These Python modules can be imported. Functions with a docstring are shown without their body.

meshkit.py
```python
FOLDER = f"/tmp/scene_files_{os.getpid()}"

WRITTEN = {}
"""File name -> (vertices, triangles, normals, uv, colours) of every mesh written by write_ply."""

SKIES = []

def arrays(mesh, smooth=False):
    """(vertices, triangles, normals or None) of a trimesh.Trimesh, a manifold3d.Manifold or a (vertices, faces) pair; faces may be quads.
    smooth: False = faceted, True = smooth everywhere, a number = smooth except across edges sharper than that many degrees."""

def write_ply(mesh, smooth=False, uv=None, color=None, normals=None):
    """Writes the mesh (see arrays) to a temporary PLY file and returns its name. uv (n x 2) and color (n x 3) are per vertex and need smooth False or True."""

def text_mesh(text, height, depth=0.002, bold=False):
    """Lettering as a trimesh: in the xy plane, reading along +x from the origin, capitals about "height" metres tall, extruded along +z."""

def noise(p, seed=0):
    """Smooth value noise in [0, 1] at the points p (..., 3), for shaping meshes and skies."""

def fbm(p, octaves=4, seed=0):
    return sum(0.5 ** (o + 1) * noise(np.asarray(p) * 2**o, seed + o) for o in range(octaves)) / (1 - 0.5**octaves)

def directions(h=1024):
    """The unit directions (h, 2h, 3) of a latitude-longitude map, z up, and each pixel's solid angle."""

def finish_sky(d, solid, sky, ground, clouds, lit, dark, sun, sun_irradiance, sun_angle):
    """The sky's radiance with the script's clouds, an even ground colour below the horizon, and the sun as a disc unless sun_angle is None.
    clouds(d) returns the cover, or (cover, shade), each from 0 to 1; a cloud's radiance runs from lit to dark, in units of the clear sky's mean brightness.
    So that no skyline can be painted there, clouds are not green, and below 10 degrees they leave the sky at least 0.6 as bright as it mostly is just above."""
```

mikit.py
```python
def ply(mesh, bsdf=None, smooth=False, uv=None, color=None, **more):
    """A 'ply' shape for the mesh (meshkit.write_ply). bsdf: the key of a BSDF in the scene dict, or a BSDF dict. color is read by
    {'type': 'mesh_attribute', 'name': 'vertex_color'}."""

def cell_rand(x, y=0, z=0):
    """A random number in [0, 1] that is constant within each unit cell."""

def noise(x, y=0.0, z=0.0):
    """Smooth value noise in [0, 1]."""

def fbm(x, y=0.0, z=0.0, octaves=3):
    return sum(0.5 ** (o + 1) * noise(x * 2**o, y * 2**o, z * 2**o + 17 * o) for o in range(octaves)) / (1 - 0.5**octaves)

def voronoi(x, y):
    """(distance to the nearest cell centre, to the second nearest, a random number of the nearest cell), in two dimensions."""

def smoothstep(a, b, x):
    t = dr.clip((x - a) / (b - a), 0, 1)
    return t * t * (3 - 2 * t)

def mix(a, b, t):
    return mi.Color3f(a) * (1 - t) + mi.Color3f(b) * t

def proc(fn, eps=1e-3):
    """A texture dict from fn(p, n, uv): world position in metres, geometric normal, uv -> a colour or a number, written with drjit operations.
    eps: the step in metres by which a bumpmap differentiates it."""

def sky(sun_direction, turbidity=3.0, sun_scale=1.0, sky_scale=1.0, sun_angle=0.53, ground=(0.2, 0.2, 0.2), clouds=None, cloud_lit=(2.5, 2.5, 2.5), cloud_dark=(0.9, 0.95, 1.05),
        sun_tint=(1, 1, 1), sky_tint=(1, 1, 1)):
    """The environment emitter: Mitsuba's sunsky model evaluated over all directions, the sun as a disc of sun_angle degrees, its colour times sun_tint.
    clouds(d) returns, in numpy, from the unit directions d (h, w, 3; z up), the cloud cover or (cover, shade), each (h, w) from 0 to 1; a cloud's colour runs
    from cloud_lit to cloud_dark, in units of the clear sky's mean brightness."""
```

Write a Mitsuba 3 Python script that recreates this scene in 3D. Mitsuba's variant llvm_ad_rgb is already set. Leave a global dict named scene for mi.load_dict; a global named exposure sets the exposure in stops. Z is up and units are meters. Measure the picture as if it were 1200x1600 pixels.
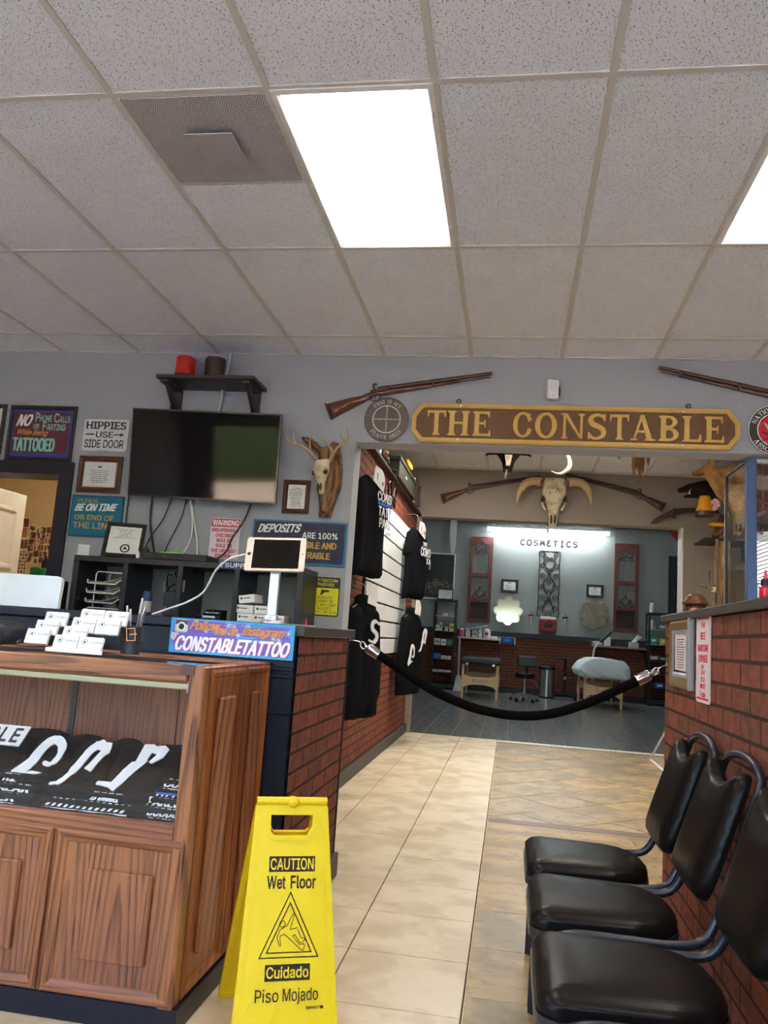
import math, random
import numpy as np, trimesh, shapely
from shapely.geometry import Polygon, LineString, Point, box as sbox
from shapely.ops import unary_union
from shapely import affinity
import manifold3d as m3
import drjit as dr, mitsuba as mi
import mikit, meshkit
from mikit import noise, fbm, voronoi, cell_rand, smoothstep, mix, proc

T = mi.ScalarTransform4f
scene, labels = {'type': 'scene'}, {}
exposure = 0.0

# ---------------------------------------------------------------- camera, sky, large lights
EYE = (0.0, 0.0, 1.1124)
YAW, PITCH, ROLL, FPX = -0.16337, 0.15046, 0.06833, 1262.17
_f = np.array([math.sin(YAW) * math.cos(PITCH), math.cos(YAW) * math.cos(PITCH), math.sin(PITCH)])
_r = np.array([math.cos(YAW), -math.sin(YAW), 0.0])
_u = math.cos(ROLL) * np.cross(_r, _f) - math.sin(ROLL) * _r
scene['camera'] = {'type': 'perspective', 'fov': math.degrees(2 * math.atan(600 / FPX)), 'fov_axis': 'x', 'near_clip': 0.05, 'far_clip': 200.0,
                   'to_world': T().look_at(origin=EYE, target=[EYE[i] + float(_f[i]) for i in range(3)], up=[float(x) for x in _u])}
scene['sky'] = mikit.sky((0.30, 0.40, 0.87), turbidity=3.0, sun_scale=120.0, sky_scale=95.0, ground=(0.22, 0.22, 0.22), sun_tint=(1.2, 1.0, 0.84), sky_tint=(1.12, 1.0, 0.92))
TROFFER = 11.5
HALL = 26.0
TUBE = 84.0          # ... of the tube lights over the back wall
BACKROOM = 22.0

# ---------------------------------------------------------------- helpers: colours and materials
def lin(c):
    return [float(x / 12.92 if x < 0.04045 else ((x + 0.055) / 1.055) ** 2.4) for x in (v / 255 for v in c)]
def rgb(c):
    return {'type': 'rgb', 'value': lin(c)}
def mat(name, c=None, rough=0.6, spec=0.35, metal=0.0, coat=0.0, fn=None, bump=None, bs=0.001, sheen=0.0, eps=1e-3):
    b = {'type': 'principled', 'base_color': proc(fn) if fn else rgb(c), 'roughness': float(rough), 'specular': float(spec), 'metallic': float(metal)}
    if coat: b['clearcoat'] = float(coat); b['clearcoat_gloss'] = 0.95
    if sheen: b['sheen'] = float(sheen)
    if bump: b = {'type': 'bumpmap', 'arbitrary': proc(bump, eps), 'scale': float(bs), 'bsdf': b}
    scene['mat_' + name] = {'type': 'twosided', 'bsdf': b}
def lc(c): return mi.Color3f(*lin(c))

# ---------------------------------------------------------------- helpers: meshes as (vertices, triangles)
def arr(m):
    if isinstance(m, tuple): return np.asarray(m[0], float), np.asarray(m[1], int)
    if hasattr(m, 'to_mesh'):
        q = m.to_mesh(); return np.asarray(q.vert_properties[:, :3], float), np.asarray(q.tri_verts, int)
    return np.asarray(m.vertices, float), np.asarray(m.faces, int)
def cat(*ms):
    ms = [arr(m) for m in (ms[0] if len(ms) == 1 and isinstance(ms[0], list) else ms)]
    at = np.cumsum([0] + [len(v) for v, f in ms])
    return np.vstack([v for v, f in ms]), np.vstack([f + a for (v, f), a in zip(ms, at)])
def hull(p):
    return arr(trimesh.convex.convex_hull(np.asarray(p, float)))
_CB = None
def cbox(x0, x1, y0, y1, z0, z1, b=0.0):
    """A box, its edges chamfered by b."""
    global _CB
    if b <= 0:
        v = np.array([[x, y, z] for x in (x0, x1) for y in (y0, y1) for z in (z0, z1)], float)
        f = np.array([[0, 1, 3], [0, 3, 2], [4, 6, 7], [4, 7, 5], [0, 4, 5], [0, 5, 1], [2, 3, 7], [2, 7, 6], [0, 2, 6], [0, 6, 4], [1, 5, 7], [1, 7, 3]])
        return v, f
    b = min(b, 0.49 * min(x1 - x0, y1 - y0, z1 - z0))
    if _CB is None:
        s = [(-1, 1), (-1, 1), (-1, 1)]
        pts = [(np.array([i, j, k]), ax) for i in s[0] for j in s[1] for k in s[2] for ax in range(3)]
        q = np.array([p * 1.0 + np.where(np.arange(3) == ax, 0, -p * 0.2) for p, ax in pts])
        h = trimesh.convex.convex_hull(q)
        order = [int(np.argmin(((q - v) ** 2).sum(1))) for v in h.vertices]
        _CB = (np.array([pts[i][0] for i in order]), np.array([np.where(np.arange(3) == pts[i][1], 0, 1) for i in order]), np.array(h.faces))
    sg, ins, f = _CB
    c = np.array([(x0 + x1) / 2, (y0 + y1) / 2, (z0 + z1) / 2]); h = np.array([x1 - x0, y1 - y0, z1 - z0]) / 2
    return c + sg * (h - b * ins), f
def xf(m, M=None, t=(0, 0, 0)):
    v, f = arr(m)
    if M is not None: v = v @ np.asarray(M).T
    return v + np.asarray(t, float), f
def rot(ax, deg):
    a = np.asarray(ax, float); a /= np.linalg.norm(a); c, s = math.cos(math.radians(deg)), math.sin(math.radians(deg))
    K = np.array([[0, -a[2], a[1]], [a[2], 0, -a[0]], [-a[1], a[0], 0]])
    return np.eye(3) + s * K + (1 - c) * K @ K
def about(m, p, ax, deg):
    v, f = arr(m); p = np.asarray(p, float)
    return (v - p) @ rot(ax, deg).T + p, f
def spline(pts, n=8, closed=False):
    p = np.asarray(pts, float)
    q = np.vstack([p[-1:], p, p[:2]]) if closed else np.vstack([2 * p[:1] - p[1:2], p, 2 * p[-1:] - p[-2:-1]])
    out = []
    for i in range(1, len(q) - 2):
        a, b, c, d = q[i - 1], q[i], q[i + 1], q[i + 2]
        for t in np.arange(n) / n:
            out.append(0.5 * (2 * b + (c - a) * t + (2 * a - 5 * b + 4 * c - d) * t * t + (3 * b - a - 3 * c + d) * t ** 3))
    if not closed: out.append(q[-2])
    return np.array(out)
def tube(pts, r, n=8, closed=False, flat=None):
    """A tube along a polyline; r a number or one per point; flat=(axis, factor) squashes the section along an axis."""
    p = np.asarray(pts, float); k = len(p); r = np.broadcast_to(np.asarray(r, float), (k,))
    t = np.roll(p, -1, 0) - np.roll(p, 1, 0) if closed else np.gradient(p, axis=0)
    t /= np.linalg.norm(t, axis=1, keepdims=True) + 1e-12
    a = np.cross(t[0], [0, 0, 1.0] if abs(t[0][2]) < 0.9 else [1.0, 0, 0]); A = []
    for i in range(k):
        a = a - t[i] * (a @ t[i]); a /= np.linalg.norm(a) + 1e-12; A.append(a)
    A = np.array(A); B = np.cross(t, A); w = np.arange(n) * 2 * math.pi / n
    off = r[:, None, None] * (np.cos(w)[None, :, None] * A[:, None] + np.sin(w)[None, :, None] * B[:, None])
    if flat is not None:
        ax = np.asarray(flat[0], float); off = off + (off @ ax)[..., None] * ax * (flat[1] - 1)
    v = (p[:, None] + off).reshape(-1, 3); F = []
    for i in range(k if closed else k - 1):
        i2 = (i + 1) % k
        for j in range(n):
            a0, a1, b0, b1 = i * n + j, i * n + (j + 1) % n, i2 * n + j, i2 * n + (j + 1) % n
            F += [[a0, a1, b1], [a0, b1, b0]]
    if not closed:
        v = np.vstack([v, p[:1], p[-1:]]); m = k * n
        for j in range(n): F += [[m, (j + 1) % n, j], [m + 1, (k - 1) * n + j, (k - 1) * n + (j + 1) % n]]
    return v, np.array(F)
def cyl(p0, p1, r0, r1=None, n=16):
    return tube([p0, p1], [r0, r0 if r1 is None else r1], n)
def lathe(prof, n=24, c=(0, 0, 0), ax=None):
    """Profile [(radius, height)] turned about z through c."""
    prof = np.asarray(prof, float); w = np.arange(n) * 2 * math.pi / n; k = len(prof)
    v = np.stack([prof[:, None, 0] * np.cos(w), prof[:, None, 0] * np.sin(w), np.broadcast_to(prof[:, None, 1], (k, n))], -1).reshape(-1, 3)
    F = []
    for i in range(k - 1):
        for j in range(n):
            a0, a1, b0, b1 = i * n + j, i * n + (j + 1) % n, (i + 1) * n + j, (i + 1) * n + (j + 1) % n
            F += [[a0, a1, b1], [a0, b1, b0]]
    if ax is not None:
        z = np.asarray(ax, float) / np.linalg.norm(ax); x = np.cross(z, [0, 0, 1.0] if abs(z[2]) < 0.9 else [1.0, 0, 0]); x /= np.linalg.norm(x)
        v = v @ np.stack([x, np.cross(z, x), z])
    return v + np.asarray(c, float), np.array(F)
def ell(c, r, sub=2):
    s = trimesh.creation.icosphere(sub); return np.array(s.vertices) * np.asarray(r, float) + np.asarray(c, float), np.array(s.faces)
def prism(poly, w0, w1):
    """A shapely polygon (or points) in xy, extruded from z = w0 to w1."""
    if not hasattr(poly, 'geom_type'): poly = Polygon(poly)
    out = []
    for g in getattr(poly, 'geoms', [poly]):
        if g.is_empty or g.geom_type != 'Polygon': continue
        v, f = arr(trimesh.creation.extrude_polygon(g, w1 - w0, engine='earcut')); out.append((v + [0, 0, w0], f))
    return cat(out)
def rrect(x0, x1, y0, y1, r, q=4):
    return sbox(x0 + r, y0 + r, x1 - r, y1 - r).buffer(r, quad_segs=q)
class Fr:
    """A local frame: u right, v up, n = u x v towards the viewer."""
    def __init__(s, o, u=(1, 0, 0), v=(0, 0, 1)):
        s.o, s.u, s.v = np.array(o, float), np.array(u, float) / np.linalg.norm(u), np.array(v, float) / np.linalg.norm(v)
        s.n = np.cross(s.u, s.v); s.M = np.stack([s.u, s.v, s.n])
    def __call__(s, m):
        v, f = arr(m); return v @ s.M + s.o, f
    def p(s, u, v, w=0): return s.o + u * s.u + v * s.v + w * s.n
    def mat4(s):
        M = np.eye(4); M[:3, :3] = s.M.T; M[:3, 3] = s.o; return T(M.tolist())
def moulding(u0, u1, v0, v1, prof, sides=(0, 1, 2, 3)):
    """A mitred frame in the local plane: prof is a list of (inset, height), from the outer back edge round to the inner back edge."""
    V, F = [], []; k = len(prof)
    for a, h in prof: V += [[u0 + a, v0 + a, h], [u1 - a, v0 + a, h], [u1 - a, v1 - a, h], [u0 + a, v1 - a, h]]
    for i in range(k - 1):
        for j in sides:
            a0, a1, b0, b1 = i * 4 + j, i * 4 + (j + 1) % 4, (i + 1) * 4 + j, (i + 1) * 4 + (j + 1) % 4
            F += [[a0, a1, b1], [a0, b1, b0]]
    used, F = np.unique(np.array(F), return_inverse=True)
    return np.array(V, float)[used], F.reshape(-1, 3)
_TX = {}
def text(s, u0, u1, v0, v1, w=0.0, d=0.0008, bold=False, shear=0.0, rise=0.0, fat=0.0):
    """Lettering fitted into a box of the local plane; shear slants it, rise tilts its line."""
    k = (s, bold)
    if k not in _TX:
        v, f = arr(meshkit.text_mesh(s, 1.0, 1.0, bold)); v = v - [v[:, 0].min(), v[:, 1].min(), v[:, 2].min()]; v /= v.max(0); _TX[k] = (v, f)
    v, f = _TX[k]; h = v1 - v0
    x = u0 + v[:, 0] * (u1 - u0 - abs(shear) * h) + (v[:, 1] if shear > 0 else v[:, 1] - 1) * shear * h
    m = np.stack([x, v0 + v[:, 1] * h + rise * (x - u0), w + v[:, 2] * d], -1), f
    return cat(xf(m, None, (-fat, 0, 0)), m, xf(m, None, (fat, 0, d * 0.05))) if fat else m

# ---------------------------------------------------------------- helpers: scene entries
def unique(k):
    if k not in scene and k not in labels: return k
    i = 1
    while f'{k}_{i:03d}' in scene or f'{k}_{i:03d}' in labels: i += 1
    return f'{k}_{i:03d}'
def thing(name, label, cat_, group=None):
    k = unique(name); labels[k] = {'label': label, 'category': cat_}
    if group: labels[k]['group'] = group
    return k
def entry(k, m, material, smooth=False, tw=None, **more):
    d = m if isinstance(m, dict) else mikit.ply(m, 'mat_' + material, smooth)
    d = {**d, **more}
    if tw is not None: d['to_world'] = tw
    scene[k] = d
    return k
def part(t, name, m, material, smooth=False, label=None, kind=None, tw=None, **more):
    k = unique(t + '__' + name); entry(k, m, material, smooth, tw, **more)
    if label or kind: labels[k] = {**({'label': label} if label else {}), **({'kind': kind} if kind else {})}
    return k
def solo(name, m, material, label, cat_, group=None, smooth=False, **more):
    k = thing(name, label, cat_, group); entry(k, m, material, smooth, **more); return k
def struct(name, m, material, label, smooth=False):
    k = unique(name); labels[k] = {'label': label, 'kind': 'structure'}
    if m is not None: entry(k, m, material, smooth)
    return k
def link(m, material, smooth=False):
    return mikit.ply(m, 'mat_' + material, smooth)
BW = Fr((0, 5.37, 0))                                   # the back wall of the front room: u = x, v = z
# ---------------------------------------------------------------- a roman letter set for the carved sign and the engraved discs
def _ring(cx, cy, rx, ry, tx, ty):
    a = np.linspace(0, 2 * np.pi, 49)[:-1]
    o = Polygon(np.stack([cx + rx * np.cos(a), cy + ry * np.sin(a)], 1)); i = Polygon(np.stack([cx + (rx - tx) * np.cos(a), cy + (ry - ty) * np.sin(a)], 1))
    return o.difference(i)
def _stroke(pts, w):
    p = np.asarray(pts, float); w = np.broadcast_to(np.asarray(w, float), (len(p),)); out = []
    for i in range(len(p) - 1):
        out.append(unary_union([Point(p[i]).buffer(w[i] / 2, 8), Point(p[i + 1]).buffer(w[i + 1] / 2, 8)]).convex_hull)
    return unary_union(out)
def serif(ch, S=0.19, t=0.085, e=0.085, h=0.07):
    def stem(x, w=S, a=0.0, b=1.0, sa=True, sb=True):
        q = [sbox(x, a, x + w, b)]
        if sa: q.append(Polygon([(x - e, a), (x + w + e, a), (x + w + e, a + h * 0.6), (x + w, a + h * 1.6), (x, a + h * 1.6), (x - e, a + h * 0.6)]))
        if sb: q.append(Polygon([(x - e, b), (x + w + e, b), (x + w + e, b - h * 0.6), (x + w, b - h * 1.6), (x, b - h * 1.6), (x - e, b - h * 0.6)]))
        return q
    P = Polygon
    if ch == 'I': q = stem(e)
    elif ch == 'T': q = stem(0.34, sb=False) + [sbox(0, 1 - t, 0.87, 1), P([(0, 1), (0.12, 1), (0.05, 0.74), (0, 0.74)]), P([(0.87, 1), (0.75, 1), (0.82, 0.74), (0.87, 0.74)])]
    elif ch == 'H': q = stem(e) + stem(0.62) + [sbox(0.2, 0.46, 0.7, 0.46 + t)]
    elif ch == 'E': q = stem(e) + [sbox(0.1, 1 - t, 0.7, 1), sbox(0.1, 0, 0.75, t), sbox(0.2, 0.47, 0.52, 0.47 + t), P([(0.7, 1), (0.58, 1), (0.65, 0.76), (0.7, 0.76)]), P([(0.75, 0), (0.63, 0), (0.7, 0.26), (0.75, 0.26)]), sbox(0.48, 0.36, 0.54, 0.66)]
    elif ch == 'F': q = stem(e) + [sbox(0.1, 1 - t, 0.7, 1), sbox(0.2, 0.47, 0.52, 0.47 + t), P([(0.7, 1), (0.58, 1), (0.65, 0.76), (0.7, 0.76)]), sbox(0.48, 0.36, 0.54, 0.66)]
    elif ch == 'L': q = stem(e) + [sbox(0.1, 0, 0.72, t), P([(0.72, 0), (0.58, 0), (0.66, 0.3), (0.72, 0.3)])]
    elif ch == 'O': q = [_ring(0.44, 0.5, 0.44, 0.52, S, t)]
    elif ch in 'CG':
        q = [_ring(0.44, 0.5, 0.44, 0.52, S, t).difference(P([(0.5, 0.5), (1.0, 0.80), (1.0, 0.22)])), sbox(0.70, 0.66, 0.76, 0.96)]
        if ch == 'G': q += [sbox(0.60, 0.0, 0.60 + S, 0.42), sbox(0.5, 0.36, 0.86, 0.43)]
    elif ch == 'N': q = stem(0.08, t, sa=True, sb=False) + stem(0.72, t, sa=False, sb=True) + [P([(0.0, 1), (0.24, 1), (0.805, 0), (0.72, 0), (0.1, 0.96)]), sbox(0.0, 1 - h * 0.7, 0.2, 1)]
    elif ch == 'M': q = stem(0.08, t, sb=False) + stem(0.78, S, sb=False) + [P([(0.0, 1), (0.22, 1), (0.53, 0.2), (0.46, 0.0)]), P([(0.80, 1), (0.97, 1), (0.53, 0.0), (0.46, 0.0)])]
    elif ch == 'S': q = [_stroke(spline([(0.60, 0.80), (0.50, 0.94), (0.30, 0.96), (0.13, 0.82), (0.18, 0.62), (0.36, 0.52), (0.54, 0.40), (0.58, 0.2), (0.42, 0.05), (0.22, 0.05), (0.08, 0.2)], 5), [t] * 8 + [t + 0.11 * math.sin(math.pi * i / 33) for i in range(34)] + [t] * 9), sbox(0.57, 0.72, 0.64, 1.0), sbox(0.04, 0, 0.11, 0.28)]
    elif ch == 'A': q = [P([(0.38, 1.0), (0.50, 1.0), (0.16, 0), (0.09, 0)]), P([(0.36, 1.0), (0.52, 1.0), (0.86, 0), (0.64, 0)]), sbox(0.22, 0.3, 0.68, 0.3 + t)] + [sbox(0, 0, 0.27, h), sbox(0.55, 0, 0.95, h)]
    elif ch in 'BRP':
        q = stem(e) + [_ring(0.36, 0.755, 0.33, 0.245, S * 0.9, t).difference(sbox(-1, -1, 0.27, 2)), sbox(0.2, 1 - t, 0.38, 1), sbox(0.2, 0.51, 0.38, 0.51 + t)]
        if ch == 'B': q += [_ring(0.38, 0.27, 0.36, 0.27, S * 0.95, t).difference(sbox(-1, -1, 0.27, 2)), sbox(0.2, 0, 0.4, t)]
        if ch == 'R': q += [P([(0.34, 0.53), (0.54, 0.53), (0.82, 0), (0.6, 0)]), sbox(0.58, 0, 0.9, h)]
    elif ch == 'Y': q = stem(0.34, b=0.5, sb=False) + [P([(0.02, 1), (0.24, 1), (0.53, 0.45), (0.34, 0.45)]), P([(0.76, 1), (0.86, 1), (0.50, 0.42), (0.42, 0.5)])] + [sbox(-0.05, 1 - h, 0.32, 1), sbox(0.66, 1 - h, 0.95, 1)]
    else: q = [sbox(0, 0, 0.3, 0.1)]
    g = unary_union([x.buffer(0) for x in q]).simplify(0.006); x0, y0, x1, y1 = g.bounds
    return affinity.translate(g, -x0, 0), x1 - x0
def word_polys(s, h, gap=0.13, stretch=1.0, **k):
    """[(polygon, x offset)] of a word set in the roman letters, height h, from x = 0; and its width."""
    x, out = 0.0, []
    for c in s:
        if c == ' ': x += 0.55 * h * stretch; continue
        g, w = serif(c, **k); out.append((affinity.translate(affinity.scale(g, h * stretch, h, origin=(0, 0)), x, 0), c)); x += (w * stretch + gap) * h
    return out, x - gap * h
def arc_text(s, R, h, mid_deg, w0, d, inside=False, gap=0.16, roman=True, stretch=1.0):
    """Letters round a circle (local plane), clockwise along the top, or upright along the bottom if inside."""
    ps, W = word_polys(s, h, gap, stretch); out = []
    for g, c in ps:
        x0, y0, x1, y1 = g.bounds; cx = (x0 + x1) / 2 - W / 2
        a = math.radians(mid_deg) + (cx / (R - h * 0.5) if inside else -cx / (R + h * 0.5))
        q = affinity.translate(g, -(x0 + x1) / 2, 0)
        q = affinity.rotate(affinity.translate(q, 0, -R if inside else R), math.degrees(a) + (90 if inside else -90), origin=(0, 0))
        out.append(prism(q, w0, w0 + d))
    return cat(out)
# ---------------------------------------------------------------- materials
def ceil_fn(p, n, uv):
    d, _, w = voronoi(p.x * 95, p.y * 95)
    d2, _, w2 = voronoi(p.x * 40 + 7.3, p.y * 40)
    hole = dr.select((d < 0.17) & (w > 0.45), 1.0, 0.0) + dr.select((d2 < 0.1) & (w2 > 0.5), 1.0, 0.0)
    g = 0.96 + 0.06 * fbm(p.x * 9, p.y * 9)
    return mix(lc((229, 230, 232)) * g, lc((118, 112, 110)), dr.minimum(hole, 1.0))
mat('ceiling_tile', rough=0.95, spec=0.1, fn=ceil_fn)
mat('grid', (206, 200, 190), 0.6)
def vent_fn(p, n, uv):
    u, v = p.x * 105, p.y * 105
    u2 = u + 0.5 * (dr.floor(v) - 2 * dr.floor(v / 2))
    a, b = u2 - dr.floor(u2) - 0.5, v - dr.floor(v) - 0.5
    hole = dr.select(a * a + b * b < 0.11, 1.0, 0.0)
    return mix(lc((204, 198, 198)), lc((56, 53, 52)), hole)
mat('perforated', rough=0.6, fn=vent_fn)
mat('wall_grey', (166, 167, 172), 0.85, 0.2)
mat('wall_beige', (150, 138, 124), 0.85, 0.2)
mat('wall_tan', (196, 170, 128), 0.85, 0.2)
mat('wall_teal', (132, 136, 133), 0.7, 0.25)
mat('ceil_dark', (70, 76, 76), 0.9)
mat('black_trim', (30, 33, 38), 0.45)
mat('black_wood', (22, 23, 27), 0.42)
mat('counter_black', (19, 23, 33), 0.4, 0.25)
mat('dark_cap', (58, 54, 47), 0.5)
mat('brown_cap', (46, 28, 20), 0.5)
mat('mortar', (58, 45, 38), 0.95, 0.1)
def brick_mat(name, a, b):
    def fn(p, n, uv):
        return mix(lc(a), lc(b), smoothstep(0.3, 0.75, fbm(p.x * 30 + p.y * 30, p.z * 42, p.y * 5, 4)))
    mat(name, rough=0.9, spec=0.2, fn=fn)
brick_mat('brick_a', (122, 68, 52), (104, 60, 47))
brick_mat('brick_b', (114, 68, 52), (94, 60, 48))
brick_mat('brick_c', (128, 70, 52), (108, 66, 52))
def cream_fn(p, n, uv):
    return mix(lc((214, 196, 164)), lc((196, 176, 142)), smoothstep(0.3, 0.7, fbm(p.x * 7, p.y * 7, 0.0, 4)))
mat('cream_tile', rough=0.42, spec=0.4, fn=cream_fn)
mat('grout_dark', (92, 74, 58), 0.9)
def stone_fn(p, n, uv):
    a = fbm(p.x * 5, p.y * 9, 3.0, 4); b = fbm(p.x * 26, p.y * 40, 1.0, 3)
    c = mix(lc((178, 146, 94)), lc((154, 124, 78)), smoothstep(0.35, 0.7, a))
    return mix(c, lc((128, 102, 72)), smoothstep(0.58, 0.8, b) * 0.5)
def stone_fn2(p, n, uv):
    a = fbm(p.x * 6 + 4, p.y * 6, 9.0, 4); b = fbm(p.x * 30, p.y * 22, 5.0, 3)
    c = mix(lc((164, 138, 94)), lc((140, 118, 80)), smoothstep(0.35, 0.7, a))
    return mix(c, lc((116, 98, 74)), smoothstep(0.58, 0.8, b) * 0.5)
mat('stone_a', rough=0.4, spec=0.4, fn=stone_fn)
mat('stone_b', rough=0.4, spec=0.4, fn=stone_fn2)
mat('stone_strip', (120, 92, 72), 0.45)
mat('grout_light', (222, 210, 186), 0.9)
mat('white_tile', (226, 218, 200), 0.4)
def dark_fn(p, n, uv):
    return mix(lc((72, 76, 78)), lc((96, 98, 96)), fbm(p.x * 34, p.y * 5, 2.0, 3))
mat('dark_tile', rough=0.2, spec=0.6, fn=dark_fn)
mat('grout_grey', (128, 130, 126), 0.9)
mat('white_paint', (232, 230, 226), 0.5)
mat('white', (238, 236, 232), 0.55)
mat('black', (14, 14, 16), 0.5)
mat('black_gloss', (10, 11, 13), 0.12, 0.5)
mat('black_matte', (16, 16, 18), 0.85, 0.15)
mat('steel', (190, 190, 192), 0.28, metal=1.0)
mat('chrome', (225, 222, 222), 0.12, metal=1.0)
mat('alu', (200, 202, 206), 0.38, metal=0.8)
mat('blind', (236, 238, 240), 0.6)
mat('asphalt', (138, 138, 137), 0.9)
mat('hedge', (44, 66, 36), 0.9)
scene['mat_pane'] = {'type': 'thindielectric', 'int_ior': 1.5}
scene['mat_mirror'] = {'type': 'twosided', 'bsdf': {'type': 'roughconductor', 'material': 'Ag', 'alpha': 0.02}}
def oak(name, a, b, axis, c=None, k=1.0):
    """Oak: plain-sawn grain running along z ('v'), x ('h') or y ('d')."""
    def fn(p, n, uv):
        l, s, q = (p.z, p.x, p.y) if axis == 'v' else (p.x, p.z, p.y) if axis == 'h' else (p.y, p.z, p.x)
        sc = s + 0.35 * q + 0.03 * noise(l * 1.3, s * 2.0, 3.0); bd = dr.floor(sc / 0.17); sc = sc - 0.17 * bd - 0.085 + 0.05 * (cell_rand(bd, 5.0) - 0.5)
        r = dr.sqrt(sc * sc + 0.0009) + 0.045 * (l + 3.0 * cell_rand(bd, 9.0)) + 0.012 * fbm(s * 9, l * 2.2, q * 9, 3) + 0.002 * noise(s * 160, l * 14, q * 160)
        ring = r * 62; ring = ring - dr.floor(ring)
        pore = noise(s * 380, l * 9, q * 380)
        t = smoothstep(0.35, 0.85, ring) * (1 - smoothstep(0.9, 1.0, ring)) * (0.25 + 0.65 * noise(s * 14, l * 2.2, q * 14)) + smoothstep(0.58, 0.9, pore) * 0.5
        t = t * k
        base = mix(lc(a), lc(c or a), smoothstep(0.35, 0.65, fbm(s * 3, l * 1.1, q * 3, 2)))
        return mix(base, lc(b), dr.minimum(t, 1.0))
    mat(name, rough=0.36, spec=0.45, fn=fn)
oak('oak_v', (152, 94, 54), (66, 36, 25), 'v', (124, 74, 49))
oak('oak_h', (156, 98, 58), (76, 42, 28), 'h', (132, 80, 52))
oak('oak_side', (150, 86, 42), (78, 40, 22), 'v', (118, 64, 34), 0.6)

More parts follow.
